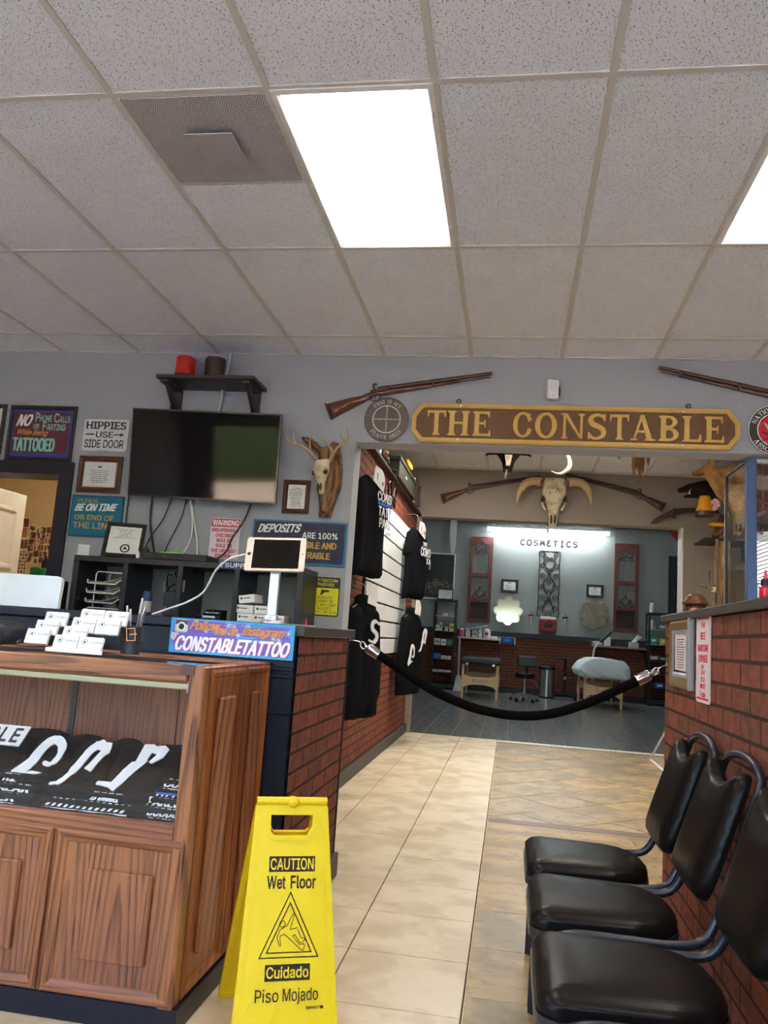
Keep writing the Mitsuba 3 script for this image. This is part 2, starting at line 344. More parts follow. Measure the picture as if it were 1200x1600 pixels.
# ---------------------------------------------------------------- bricks and tiles, each piece a part
BRICKS = ('brick_a', 'brick_b', 'brick_c')
def bricks(holder, F, u0, u1, v0, v1, rh, bl, joint, depth, mats=BRICKS, most=300, near=None, holes=()):
    """A running bond in the plane of F; the pieces past `most` (ordered by near(u, v)) are joined into one part."""
    rng = random.Random(5); cells, row, v = [], 0, v1
    while v > v0 + 0.004:
        a = max(v - rh + joint, v0); u = u0 - (bl / 2 if row % 2 else 0)
        while u < u1 - 0.004:
            c0, c1 = max(u, u0), min(u + bl - joint, u1)
            if c1 - c0 > 0.012 and not any(h[0] < (c0 + c1) / 2 < h[1] and h[2] < (a + v) / 2 < h[3] for h in holes): cells.append((c0, c1, a, v))
            u += bl
        v -= rh; row += 1
    if near: cells.sort(key=lambda c: near((c[0] + c[1]) / 2, (c[2] + c[3]) / 2))
    cache, rest = {}, []
    for i, (c0, c1, a, b) in enumerate(cells):
        if i >= most:
            rest.append(F(cbox(c0, c1, a, b, 0, depth * rng.uniform(0.7, 1)))); continue
        k = (round(c1 - c0, 3), round(b - a, 3), rng.choice(mats))
        if k not in cache: cache[k] = link(cbox(0, k[0], 0, k[1], 0, depth, 0.0004), k[2])
        part(holder, 'brick', cache[k], k[2], tw=Fr(F.p(c0, a, rng.uniform(-0.0005, 0)), F.u, F.v).mat4())
    if rest: part(holder, 'brick_field', cat(rest), mats[0], kind='stuff')
def floor_tiles(holder, polys, mats, name='tile', thick=0.008):
    rng, cache = random.Random(3), {}
    for q in polys:
        if q.is_empty or q.area < 0.0015: continue
        x0, y0, x1, y1 = q.bounds; k = (round(x1 - x0, 3), round(y1 - y0, 3), round(q.area, 4), len(q.exterior.coords), rng.choice(mats))
        if abs(q.area - (x1 - x0) * (y1 - y0)) > 1e-6: part(holder, name, prism(q, -thick, rng.uniform(-0.0008, 0)), k[-1]); continue
        if k not in cache: cache[k] = link(cbox(0, k[0], 0, k[1], -thick, 0, 0.0012), k[-1])
        part(holder, name, cache[k], k[-1], tw=T().translate([x0, y0, rng.uniform(-0.0006, 0)]))

# ---------------------------------------------------------------- floors
E0, TS = -0.097, 0.4245
fl = struct('floor', cbox(-5.2, 4.3, -1.5, 9.76, -0.15, -0.006), 'grout_dark', 'cream square floor tiles of the shop front and corridor')
cells = [sbox(E0 - (i + 1) * TS + 0.002, 2.621 + j * TS + 0.002, E0 - i * TS - 0.002, 2.621 + (j + 1) * TS - 0.002) for i in range(5) for j in range(-5, 17)]
hall = sbox(-5.2, -1.5, E0, 9.75).difference(sbox(-5.2, 5.37, -1.19, 9.8))
cells = [c.intersection(hall) for c in cells]
floor_tiles(fl, [c for c in cells if not c.is_empty and c.geom_type == 'Polygon'], ('cream_tile',))
rest = [sbox(E0 - (i + 1) * TS + 0.002, 2.621 + j * TS + 0.002, E0 - i * TS - 0.002, 2.621 + (j + 1) * TS - 0.002).intersection(hall) for i in range(12) for j in range(-10, 17) if i >= 5 or j < -5]
part(fl, 'tile_field', cat([prism(c, -0.008, 0) for c in rest if not c.is_empty and c.area > 0.001]), 'cream_tile', kind='stuff')
fs = struct('floor', cbox(E0 + 0.003, 4.3, -1.5, 9.75, -0.15, -0.004), 'grout_light', 'stone look floor tiles right of the cream tiles')
rects = []
for j in range(16):
    y0 = 5.36 - (j + 1) * 0.43
    for i in range(-1, 6):
        x0 = E0 + 0.006 + i * 0.43 + (j % 2) * 0.215
        rects.append(sbox(x0, y0, x0 + 0.428, y0 + 0.428).intersection(sbox(E0 + 0.006, -1.5, 2.2, 5.36)))
floor_tiles(fs, [r for r in rects if r.area > 0.002], ('stone_a', 'stone_a', 'stone_b'))
part(fs, 'edge_strip', cbox(E0 + 0.006, 2.4, 5.364, 5.47, -0.008, 0), 'stone_strip', label='brown strip across the floor')
zone, dia = sbox(E0 + 0.006, 5.474, 2.2, 9.53), []
for i in range(-20, 24):
    for j in range(-24, 24):
        cx, cy = 1.0 + (i + j) * 0.3, 7.5 + (i - j) * 0.3
        q = Polygon([(cx - 0.2955, cy), (cx, cy - 0.2955), (cx + 0.2955, cy), (cx, cy + 0.2955)]).intersection(zone)
        if q.area > 0.004: dia.append(q)
floor_tiles(fs, dia, ('stone_b', 'stone_a', 'stone_b'))
floor_tiles(fs, [sbox(E0 + 0.006 + i * 0.613, 9.536, E0 + 0.006 + i * 0.613 + 0.609, 9.595) for i in range(4)], ('stone_strip',), 'strip')
floor_tiles(fs, [sbox(E0 + 0.006 + i * 0.613, 9.6, E0 + 0.006 + i * 0.613 + 0.609, 9.75) for i in range(4)], ('white_tile',), 'threshold_tile')
fd = struct('floor', cbox(-3.0, 4.3, 9.76, 19.0, -0.15, -0.004), 'grout_grey', 'dark grey slate look floor tiles of the back room')
def dk(i, j): return sbox(-1.3 + i * 0.33 + 0.003, 9.765 + (j - (i % 2) * 0.5) * 0.66 + 0.003, -1.3 + (i + 1) * 0.33 - 0.003, 9.765 + (j + 1 - (i % 2) * 0.5) * 0.66 - 0.003).intersection(sbox(-3, 9.765, 4.3, 19))
floor_tiles(fd, [dk(i, j) for i in range(15) for j in range(15) if not dk(i, j).is_empty], ('dark_tile',))
part(fd, 'tile_field', cat([prism(dk(i, j), -0.008, 0) for i in list(range(-5, 0)) + [15, 16] for j in range(15) if not dk(i, j).is_empty and dk(i, j).area > 0.001]), 'dark_tile', kind='stuff')

# ---------------------------------------------------------------- ceilings
GX, GY = -1.567, 2.558                                   # a crossing of the front ceiling grid; 0.61 x 1.22
def ceiling(holder, x0, x1, y0, y1, z, gy0, skip=()):
    cache = {}
    xs = [GX + 0.61 * k for k in range(-8, 12)]; ys = [gy0 + 1.22 * k for k in range(-5, 5)]
    for a in xs:
        for b in ys:
            c = sbox(a + 0.012, b + 0.012, a + 0.598, b + 1.208).intersection(sbox(x0, y0, x1, y1))
            if c.is_empty or c.area < 0.01: continue
            if any(abs(a - s[0]) < 0.05 and abs(b - s[1]) < 0.05 for s in skip): continue
            p0, q0, p1, q1 = c.bounds; k = (round(p1 - p0, 3), round(q1 - q0, 3))
            if k not in cache: cache[k] = link(cbox(0, k[0], 0, k[1], 0, 0.015, 0.002), 'ceiling_tile')
            part(holder, 'tile', cache[k], 'ceiling_tile', tw=T().translate([p0, q0, z - 0.003]))
    bars = [cbox(a - 0.0125, a + 0.0125, y0, y1, z - 0.008, z) for a in xs if x0 < a < x1] + [cbox(x0, x1, b - 0.0125, b + 0.0125, z - 0.0078, z) for b in ys if y0 < b < y1]
    bars += [cbox(x0, x1, y0, y0 + 0.02, z - 0.008, z), cbox(x0, x1, y1 - 0.02, y1, z - 0.008, z), cbox(x0, x0 + 0.02, y0, y1, z - 0.008, z), cbox(x1 - 0.02, x1, y0, y1, z - 0.008, z)]
    part(holder, 'grid', cat(bars), 'grid')
COLS = {'b': GX + 0.61, 'e': GX + 0.61 * 4}
lamps = [(COLS['b'], GY), (COLS['e'], GY), (COLS['b'], GY - 2.44), (COLS['e'], GY - 2.44), (GX - 0.61 * 3, GY - 1.22), (GX - 0.61 * 3, GY - 3.66)]
ce = struct('ceiling', cbox(-5.2, 4.3, -1.5, 5.37, 3.07, 3.2), 'white_paint', 'suspended ceiling of speckled white tiles in a pale grid')
ceiling(ce, -5.2, 4.3, -1.5, 5.37, 3.05, GY, skip=lamps + [(GX, GY)])
part(ce, 'tile', cbox(GX + 0.012, GX + 0.598, GY + 0.625, GY + 1.208, 3.047, 3.062, 0.002), 'ceiling_tile')
ce2 = struct('ceiling', cbox(-4.0, 2.5, 5.57, 9.7, 3.2, 3.3), 'white_paint', 'tiled ceiling of the corridor behind the shop sign')
lamp2 = [(GX + 0.61 * 3, 5.96), (GX + 0.61, 7.18)]
ceiling(ce2, -4.0, 2.5, 5.57, 9.7, 3.18, 7.18, skip=lamp2)
struct('ceiling', cbox(-3.1, 4.4, 9.7, 19.15, 4.2, 4.3), 'ceil_dark', 'dark open ceiling of the back room')
def troffer(x, y, z, L, label, group=None):
    t = thing('ceiling_light', label, 'ceiling light', group)
    part(t, 'frame', xf(moulding(0.005, 0.605, 0.005, 1.215, [(0, 0.06), (0, -0.004), (0.02, -0.008), (0.034, 0.004), (0.034, 0.06)]), np.diag([1, 1, 1]), (x, y, z - 0.004)), 'white_paint')
    v = np.array([[x + 0.036, y + 0.036, z], [x + 0.574, y + 0.036, z], [x + 0.574, y + 1.184, z], [x + 0.036, y + 1.184, z]])
    part(t, 'diffuser', (v, np.array([[0, 2, 1], [0, 3, 2]])), 'white', emitter={'type': 'area', 'radiance': {'type': 'rgb', 'value': [L * 1.0, L * 0.95, L * 0.88]}})
    if z < 3.1: part(t, 'clip', cat(cbox(x + 0.59, x + 0.597, y + 0.15, y + 0.19, z - 0.014, z), cbox(x + 0.59, x + 0.597, y + 1.02, y + 1.06, z - 0.014, z)), 'alu')
names = ['bright white ceiling light panel beside the perforated air vent', 'bright white ceiling light panel cut off by the right edge of the photo']
for i, (x, y) in enumerate(lamps):
    troffer(x, y, 3.046, TROFFER, names[i] if i < 2 else 'ceiling light panel further forward in the shop front', None if i < 2 else 'ceiling light panels near the front windows')
for x, y in lamp2: troffer(x, y, 3.176, HALL, 'ceiling light panel above the corridor', 'ceiling light panels above the corridor')
v = thing('air_vent', 'square perforated grey ceiling air vent with a smaller plate at its centre', 'air vent')
part(v, 'grille', cbox(GX + 0.02, GX + 0.59, GY + 0.02, GY + 0.59, 3.04, 3.05, 0.002), 'perforated')
part(v, 'centre_plate', cbox(GX + 0.205, GX + 0.405, GY + 0.205, GY + 0.405, 3.012, 3.016, 0.001), 'perforated')
part(v, 'screw', lathe([(0, 0), (0.006, 0.001), (0.006, 0.003)], 10, (GX + 0.305, GY + 0.305, 3.009)), 'alu')
part(v, 'frame', xf(moulding(0.012, 0.598, 0.012, 0.61, [(0, 0.02), (0, -0.002), (0.014, -0.002), (0.014, 0.02)]), None, (GX, GY, 3.045)), 'grid')

# ---------------------------------------------------------------- walls
struct('wall_back', cat(cbox(-5.2, -4.25, 5.37, 5.57, 0, 3.3), cbox(-4.25, -3.30, 5.37, 5.57, 2.11, 3.3), cbox(-3.30, -1.117, 5.37, 5.57, 0, 3.3), cbox(-1.117, 4.3, 5.37, 5.57, 2.42, 3.3)),
       'wall_grey', 'grey wall behind the counter with the wide opening under the shop sign')
struct('wall_left', cbox(-5.35, -5.2, -1.5, 5.57, -0.1, 3.3), 'wall_grey', 'left side wall of the shop front')
struct('wall_right', cbox(4.3, 4.45, -1.5, 9.9, -0.1, 3.3), 'wall_grey', 'right side wall of the shop front')
# front wall behind the camera: big windows between piers
win = [(-4.8, -3.2), (-2.9, -1.3), (-1.0, 0.2), (0.5, 2.1), (2.4, 4.0)]
pier = [cbox(-5.2, 4.3, -1.65, -1.5, -0.1, 0.75), cbox(-5.2, 4.3, -1.65, -1.5, 2.35, 3.3)]
edges = [-5.2] + [e for w in win for e in w] + [4.3]
pier += [cbox(edges[i], edges[i + 1], -1.65, -1.5, 0.75, 2.35) for i in range(0, len(edges), 2)]
struct('wall_front', cat(pier), 'wall_grey', 'front wall with the shop windows')
for a, b in win:
    w = struct('window_1', Fr((0, -1.6, 0), (-1, 0, 0))(moulding(-b, -a, 0.75, 2.35, [(0, 0), (0, 0.1), (0.05, 0.1), (0.05, 0)])), 'black_trim', 'shop window with lowered blinds at its top')
    part(w, 'pane', (np.array([[a, -1.58, 0.75], [b, -1.58, 0.75], [b, -1.58, 2.35], [a, -1.58, 2.35]]), np.array([[0, 1, 2], [0, 2, 3]])), 'pane')
    for k in range(9): part(w, 'slat', cbox(a + 0.05, b - 0.05, -1.56, -1.54, 2.30 - k * 0.05, 2.303 - k * 0.05 + 0.012), 'blind')
struct('ground', cbox(-60, 60, -80, -1.66, -0.3, -0.12), 'asphalt', 'parking lot outside the shop windows')
struct('hedge', cat([ell((x, -22 + 3 * math.sin(x), 1.2), (3.2, 2, 2.4 + 1.2 * math.sin(2 * x)), 3) for x in range(-36, 37, 5)]), 'hedge', 'green trees across the parking lot', True)

# partition of the corridor: brick above a dark baseboard
CW = Fr((-1.19, 0, 0), (0, 1, 0))                         # faces +x: u = y
wl = struct('wall_corridor', cbox(-1.31, -1.19, 5.57, 9.72, 0, 2.57), 'mortar', 'brick partition wall of the corridor, hung with shirts')
part(wl, 'cap_board', cbox(-1.40, -1.13, 5.575, 9.72, 2.57, 2.60, 0.004), 'brown_cap', label='dark brown ledge along the top')
bricks(wl, CW, 5.38, 9.72, 0.0, 2.57, 0.0705, 0.205, 0.011, 0.0016, near=lambda u, v: u + abs(v - 1.1) * 0.3)
part(wl, 'return_bricks', cbox(-1.31, -1.19, 5.38, 5.57, 0, 2.42), 'mortar')
struct('baseboard_corridor', cbox(-1.185, -1.160, 5.38, 9.72, 0, 0.105, 0.004), 'dark_cap', 'dark baseboard of the corridor brick wall')
struct('trim_1', cbox(-1.185, -1.172, 9.715, 9.735, 0, 2.57), 'white_paint', 'pale end trim of the corridor brick wall')

# second wall with the bison skull
struct('wall_rear', cat(cbox(-4.0, -1.133, 9.7, 9.9, 2.60, 4.25), cbox(-1.133, 1.925, 9.7, 9.9, 2.568, 4.25), cbox(1.925, 4.45, 9.7, 9.9, 0, 4.25), cbox(-4.0, -1.133, 9.7, 9.9, 0, 2.6)), 'wall_beige', 'beige wall with the skull over the opening to the back room')
struct('trim_2', cbox(1.905, 1.925, 9.69, 9.91, 0, 2.568), 'white_paint', 'pale edge of the back room opening')
struct('wall_showcase', cbox(2.5, 2.6, 5.98, 9.7, 0, 3.3), 'wall_beige', 'side wall behind the trophies')
struct('wall_corridor_left', cbox(-2.3, -2.2, 5.57, 9.9, 3.0, 3.3), 'wall_beige', 'wall above the side room, left of the corridor')
struct('wall_corridor_left', cbox(-2.3, -2.2, 7.5, 9.9, 0, 3.05), 'wall_beige', 'wall left of the corridor partition')
struct('ceiling', cbox(2.5, 4.45, 5.37, 9.9, 3.18, 3.3), 'white_paint', 'ceiling of the right hand room')
# back room
struct('wall_cosmetics', cbox(-3.0, 4.3, 19.0, 19.15, 0, 4.3), 'wall_teal', 'grey green wall of the back room with the lettering')
struct('wall_back_left', cbox(-3.1, -3.0, 9.9, 19.15, 0, 4.3), 'wall_teal', 'left wall of the back room')
struct('wall_back_right', cbox(4.3, 4.4, 9.9, 19.15, 0, 4.3), 'wall_teal', 'right wall of the back room')
ws = struct('wall_wainscot', cbox(-3.0, 4.3, 18.93, 19.0, 0, 1.25), 'mortar', 'brick wainscot of the back room')
bricks(ws, Fr((0, 18.93, 0)), -3.0, 4.3, 0.1, 1.245, 0.0705, 0.205, 0.014, 0.012, mats=('brick_b',), most=0)
struct('trim_3', cbox(-3.0, 4.3, 18.9, 19.0, 1.245, 1.365, 0.004), 'black_trim', 'black rail on the brick wainscot')
struct('baseboard_back', cbox(-3.0, 4.3, 18.9, 18.93, 0, 0.12), 'black_trim', 'black baseboard of the back room')
struct('beam', cbox(-3.0, 4.3, 17.2, 17.3, 3.92, 4.05), 'wall_teal', 'pale beam under the back room ceiling')

# left side room behind the doorway
struct('wall_office', cat(cbox(-5.6, -2.2, 7.4, 7.5, 0, 3.0), cbox(-5.6, -5.5, 5.37, 7.5, 0, 3.0), cbox(-5.6, -5.35, 5.37, 5.57, 0, 3.1), cbox(-5.6, -2.2, 5.57, 7.5, 3.0, 3.1), cbox(-5.6, -2.2, 5.57, 7.5, -0.1, 0), cbox(-2.3, -2.2, 5.57, 7.5, 0, 3.0)), 'wall_tan', 'tan walls of the side room seen through the doorway')
struct('trim_4', cat(cbox(-4.33, -4.25, 5.345, 5.6, 0, 2.2), cbox(-3.30, -3.195, 5.345, 5.6, 0, 2.2), cbox(-4.25, -3.30, 5.345, 5.6, 2.105, 2.2)), 'counter_black', 'dark blue black door frame left of the counter')
d = struct('door_1', about(cbox(-4.24, -3.35, 5.42, 5.46, 0.01, 2.09, 0.003), (-4.24, 5.44, 0), (0, 0, 1), 87), 'white_paint', 'white panelled door standing open in the doorway')
for k in range(3):
    for a, b in ((-4.16, -3.84), (-3.76, -3.44)):
        part(d, 'panel', about(Fr((0, 5.42, 0))(moulding(a, b, 0.2 + k * 0.62, 0.72 + k * 0.62, [(0, 0), (0.01, 0.012), (0.03, 0.012), (0.05, 0.002), (0.05, 0)])), (-4.24, 5.44, 0), (0, 0, 1), 87), 'white_paint')
solo('side_room_lamp', lathe([(0, -0.04), (0.14, -0.03), (0.17, 0)], 24, (-3.6, 6.4, 2.99)), 'white', 'round ceiling lamp of the side room', 'ceiling light',
     emitter={'type': 'area', 'radiance': {'type': 'rgb', 'value': [BACKROOM * 5, BACKROOM * 4.3, BACKROOM * 3.2]}})
# ---------------------------------------------------------------- things on the back wall
def sign_board(t, F, u0, u1, v0, v1, m, w0=0.002, th=0.008, r=0.0, name='board'):
    part(t, name, F(prism(rrect(u0, u1, v0, v1, r) if r else sbox(u0, v0, u1, v1), w0, w0 + th)), m); return w0 + th
def framed(t, F, u0, u1, v0, v1, fw, m, paper='paper', w0=0.004, th=0.022, mat_w=0.0, matm='white', glass=False):
    part(t, 'frame', F(moulding(u0, u1, v0, v1, [(0, w0), (0, th * 0.8), (fw * 0.25, th), (fw * 0.55, th * 0.75), (fw * 0.8, th * 0.9), (fw, th * 0.5), (fw, w0)])), m)
    a = fw * 0.9
    part(t, 'backing' if mat_w else 'paper', F(cbox(u0 + a, u1 - a, v0 + a, v1 - a, w0, th * 0.42)), matm if mat_w else paper)
    if mat_w: part(t, 'paper', F(cbox(u0 + a + mat_w, u1 - a - mat_w, v0 + a + mat_w, v1 - a - mat_w, th * 0.42, th * 0.5)), paper)
    return th * (0.5 if mat_w else 0.42)
def lines_of_print(F, u0, u1, v0, v1, n, w, seed=1, thick=0.35):
    """Rows of small illegible print: short bars broken like words."""
    rng = random.Random(seed); q, dv = [], (v1 - v0) / n
    for i in range(n):
        a, b = v1 - (i + 1) * dv, v1 - (i + 1) * dv + dv * thick; ln = rng.uniform(0.5, 1.0) * (u1 - u0); u = (u0 + u1 - ln) / 2; e = u + ln
        while u < e:
            k = min(rng.uniform(0.06, 0.2) * (u1 - u0), e - u); q.append(cbox(u, u + k * 0.85, a, b, w, w + 0.0005)); u += k
    return F(cat(q))
for n_, c_ in dict(paper=(226, 224, 216), cream_paper=(214, 206, 188), ink=(38, 38, 42), frame_brown=(58, 34, 24), frame_black=(24, 22, 22), sign_blue=(46, 62, 140), sign_maroon=(92, 40, 54), mint=(128, 204, 190), gold_paint=(196, 146, 62),
                   sign_teal=(18, 100, 122), teal_edge=(16, 70, 104), sign_white=(224, 224, 222), warn_red=(196, 40, 62), warn_pink=(230, 214, 218), navy=(20, 34, 58), navy_edge=(44, 104, 146), sticker_navy=(34, 58, 96), yellow=(226, 212, 40), yel_black=(34, 33, 32),
                   sign_brown=(72, 50, 32), lilac=(120, 92, 172), sky_blue=(64, 160, 214), orange=(216, 140, 74), rose=(196, 84, 110), nra_red=(196, 40, 58)).items():
    mat(n_, c_, 0.55, 0.3)
mat('gold_leaf', (204, 160, 74), 0.42, 0.5)
mat('disc_dark', (52, 48, 46), 0.45, 0.5)
mat('disc_light', (196, 192, 186), 0.5)
mat('beacon_red', (214, 20, 16), 0.15, 0.6, coat=0.6)
mat('tv_screen', (5, 5, 6), 0.05, 0.22)
mat('tv_frame', (14, 14, 15), 0.25)
mat('cable_black', (20, 20, 22), 0.5)
mat('cable_white', (226, 226, 224), 0.45)
mat('cable_grey', (120, 120, 122), 0.5)

t = thing('wall_sign', 'black framed sign cut off by the left edge, beside the no phone calls sign', 'sign')
framed(t, BW, -4.34, -3.80, 2.243, 2.627, 0.03, 'frame_black', 'cream_paper')

t = thing('wall_sign', 'black framed blue and maroon sign reading NO PHONE CALLS OR FARTING WHILE BEING TATTOOED', 'sign')
w = framed(t, BW, -3.761, -3.227, 2.202, 2.622, 0.03, 'frame_black', 'sign_blue')
part(t, 'field', BW(cbox(-3.72, -3.275, 2.262, 2.575, w, w + 0.001)), 'sign_maroon', label='maroon field'); w += 0.001
part(t, 'white_lettering', BW(text('NO', -3.705, -3.565, 2.462, 2.553, w, bold=True, shear=0.35, rise=0.03, fat=0.003)), 'white')
part(t, 'mint_lettering', BW(cat(text('P', -3.552, -3.522, 2.50, 2.572, w, bold=True), text('HONE', -3.519, -3.42, 2.502, 2.552, w, bold=True), text('C', -3.402, -3.362, 2.497, 2.569, w, bold=True), text('ALLS', -3.358, -3.275, 2.497, 2.549, w, bold=True),
     text('OR', -3.56, -3.515, 2.445, 2.486, w, bold=True), text('F', -3.487, -3.457, 2.437, 2.503, w, bold=True), text('ARTING', -3.453, -3.303, 2.437, 2.486, w, bold=True))), 'mint', label='mint lettering')
part(t, 'gold_lettering', BW(text('While Being', -3.70, -3.43, 2.39, 2.445, w, shear=0.4, rise=-0.03, bold=True)), 'gold_paint', label='gold lettering')
part(t, 'mint_lettering', BW(text('TATTOOED', -3.71, -3.375, 2.275, 2.378, w, bold=True, fat=0.004)), 'mint', label='tall mint lettering')
part(t, 'hook', BW(cat(*[tube([(u, 2.62, 0.012), (u + 0.006, 2.632, 0.012), (u, 2.643, 0.012)], 0.002, 6) for u in (-3.70, -3.29)])), 'steel', kind='stuff')

t = thing('wall_sign', 'white metal plate reading HIPPIES USE SIDE DOOR with two arrows', 'sign')
w = sign_board(t, BW, -3.158, -2.806, 2.295, 2.533, 'sign_white', th=0.004, r=0.012)
part(t, 'lettering', BW(cat(text('HIPPIES', -3.14, -2.828, 2.458, 2.517, w, bold=True, fat=0.0022), text('USE', -3.058, -2.922, 2.395, 2.442, w, bold=True, fat=0.001), text('SIDE DOOR', -3.142, -2.834, 2.318, 2.381, w, bold=True))), 'ink')
for s, q in ((1, [(-2.915, 2.414), (-2.868, 2.414), (-2.868, 2.404), (-2.835, 2.419), (-2.868, 2.434), (-2.868, 2.424), (-2.915, 2.424)]), (-1, [(-3.14, 2.414), (-3.07, 2.414), (-3.07, 2.424), (-3.14, 2.424)])):
    part(t, 'arrow', BW(prism(q, w, w + 0.0008)), 'ink')
part(t, 'small_print', lines_of_print(BW, -3.06, -2.92, 2.298, 2.306, 1, w), 'ink')
part(t, 'screw', BW(cat(*[lathe([(0, 0.0015), (0.004, 0.001), (0.004, 0)], 8, (u, v, w)) for u in (-3.146, -2.818) for v in (2.305, 2.523)])), 'steel', kind='stuff')

t = thing('framed_certificate', 'brown framed certificate between the hippies plate and the teal sign', 'picture frame')
w = framed(t, BW, -3.156, -2.82, 1.985, 2.255, 0.042, 'frame_brown', 'paper', mat_w=0.012, matm='cream_paper')
part(t, 'print', cat(lines_of_print(BW, -3.07, -2.91, 2.06, 2.16, 7, w, 2, 0.25), BW(text('Austin', -3.015, -2.965, 2.165, 2.185, w, bold=True)) if False else lines_of_print(BW, -3.015, -2.965, 2.168, 2.184, 1, w, 3, 0.9)), 'ink', kind='stuff')

t = thing('wall_sign', 'teal sign reading PLEASE BE ON TIME behind the leaning framed certificate', 'sign')
w = sign_board(t, BW, -3.176, -2.775, 1.664, 1.964, 'teal_edge', th=0.012)
part(t, 'field', BW(prism(rrect(-3.166, -2.785, 1.676, 1.954, 0.012), w, w + 0.001)), 'sign_teal'); w += 0.001
part(t, 'gold_lettering', BW(cat(text('PLEASE..', -3.125, -2.95, 1.91, 1.938, w, bold=True), text('OR END OF', -3.14, -2.835, 1.783, 1.822, w, bold=True), text('THE LINE', -3.145, -2.84, 1.722, 1.766, w, bold=True))), 'gold_paint', label='gold lettering')
part(t, 'white_lettering', BW(text('BE ON TIME', -3.145, -2.815, 1.845, 1.9, w, bold=True, shear=0.35, rise=0.03, fat=0.002)), 'white', label='white slanted lettering')

# the television and the shelf above it
t = thing('television', 'black flat television on the wall reflecting the windows', 'television')
tl = math.radians(8)
TF = Fr((-2.2, 5.25, 2.29), (1, 0, 0), (0, -math.sin(tl), math.cos(tl)))
out = Polygon([(-0.518, -0.328), (-0.508, 0.294), (0.586, 0.276), (0.571, -0.344)])
part(t, 'body', TF(prism(out.buffer(-0.01), -0.045, 0.0)), 'tv_frame')
part(t, 'bezel', TF(prism(out.difference(out.buffer(-0.012)), -0.01, 0.008)), 'tv_frame')
part(t, 'screen', TF(prism(out.buffer(-0.0125), 0.0, 0.003)), 'tv_screen', label='glossy dark screen')
part(t, 'wall_bracket', cat(cbox(-2.35, -2.05, 5.352, 5.368, 2.15, 2.45), cbox(-2.22, -2.18, 5.30, 5.36, 2.25, 2.35)), 'black')
t = thing('wall_shelf', 'black floating shelf on two brackets above the television', 'shelf')
part(t, 'board', cbox(-2.50, -1.79, 5.07, 5.368, 2.765, 2.79, 0.002), 'black_wood')
for x in (-2.45, -1.86):
    part(t, 'bracket', cat(cbox(x - 0.03, x + 0.03, 5.345, 5.368, 2.60, 2.765), cbox(x - 0.03, x + 0.03, 5.10, 5.36, 2.745, 2.765), xf(prism([(0, 0), (0.05, 0), (0.24, 0.165), (0.17, 0.165)], -0.012, 0.012), np.array([[0, 0, 1], [-1, 0, 0], [0, 1, 0]]) if False else np.array([[0, 0, 1.0], [-1.0, 0, 0], [0, 1.0, 0]]), (x, 5.355, 2.60))), 'black_wood')
t = thing('warning_beacon', 'red rotating warning beacon on the shelf above the television', 'beacon light')
part(t, 'lens', lathe([(0, 0.137), (0.06, 0.134), (0.068, 0.124), (0.07, 0.02), (0.071, 0.0)], 28, (-2.33, 5.16, 2.805)), 'beacon_red', 35)
part(t, 'base', lathe([(0.0, 0.017), (0.074, 0.017), (0.076, 0.0), (0, 0.0)], 28, (-2.33, 5.16, 2.79)), 'black')
t = thing('warning_beacon', 'black cylinder beside the red beacon on the shelf', 'beacon light')
part(t, 'drum', lathe([(0, 0.145), (0.066, 0.143), (0.07, 0.137), (0.07, 0.0), (0, 0)], 28, (-2.112, 5.16, 2.79)), 'black', 35)
part(t, 'latch', cbox(-2.165, -2.155, 5.085, 5.10, 2.92, 2.932), 'white')
solo('white_cable', tube(spline([(-2.09, 5.30, 2.79), (-2.09, 5.33, 2.9), (-2.085, 5.345, 2.98), (-2.08, 5.352, 3.05)]), 0.011, 8), 'cable_white', 'white cable sleeve running from the shelf up to the ceiling', 'cable', smooth=True)
def cable(pts, r, m, label, group=None, n=6):
    return solo('cable', tube(spline(pts, 6), r, n), m, label, 'cable', group, smooth=True)
cable([(-2.11, 5.33, 2.765), (-2.12, 5.352, 2.68), (-2.14, 5.355, 2.58)], 0.006, 'cable_white', 'white cable hanging from the shelf to the television top')
cable([(-2.09, 5.33, 2.765), (-2.105, 5.352, 2.68), (-2.115, 5.355, 2.58)], 0.005, 'cable_grey', 'grey cable beside the white one between shelf and television')
cable([(-2.49, 5.352, 2.75), (-2.493, 5.352, 2.68), (-2.50, 5.352, 2.58)], 0.006, 'cable_black', 'black cable at the left shelf bracket')
cable([(-2.74, 5.352, 1.99), (-2.735, 5.352, 1.75), (-2.70, 5.352, 1.58), (-2.66, 5.33, 1.515)], 0.005, 'cable_black', 'leftmost black cable hanging below the television')
cable([(-2.56, 5.352, 1.98), (-2.555, 5.352, 1.80), (-2.52, 5.352, 1.65), (-2.47, 5.33, 1.515)], 0.007, 'cable_black', 'thick black cable below the television, second from left')
cable([(-2.41, 5.352, 1.98), (-2.46, 5.352, 1.82), (-2.55, 5.352, 1.66), (-2.57, 5.33, 1.52)], 0.004, 'cable_black', 'thin slanting black cable below the television')
cable([(-2.30, 5.352, 1.97), (-2.33, 5.352, 1.82), (-2.40, 5.352, 1.65), (-2.43, 5.33, 1.515)], 0.004, 'cable_black', 'thin wavy black cable right of the slanting one')
cable([(-2.28, 5.352, 1.97), (-2.24, 5.352, 1.80), (-2.25, 5.352, 1.65), (-2.31, 5.33, 1.53)], 0.006, 'cable_white', 'left one of the two white cables below the television')
cable([(-2.27, 5.350, 1.97), (-2.22, 5.350, 1.78), (-2.19, 5.35, 1.66), (-2.17, 5.33, 1.51)], 0.006, 'cable_white', 'right one of the two white cables below the television')
cable([(-1.82, 5.352, 1.96), (-1.86, 5.34, 1.83), (-1.93, 5.33, 1.70), (-1.97, 5.33, 1.60), (-2.03, 5.2, 1.50)], 0.006, 'cable_black', 'black cable crossing the red and white warning sign')

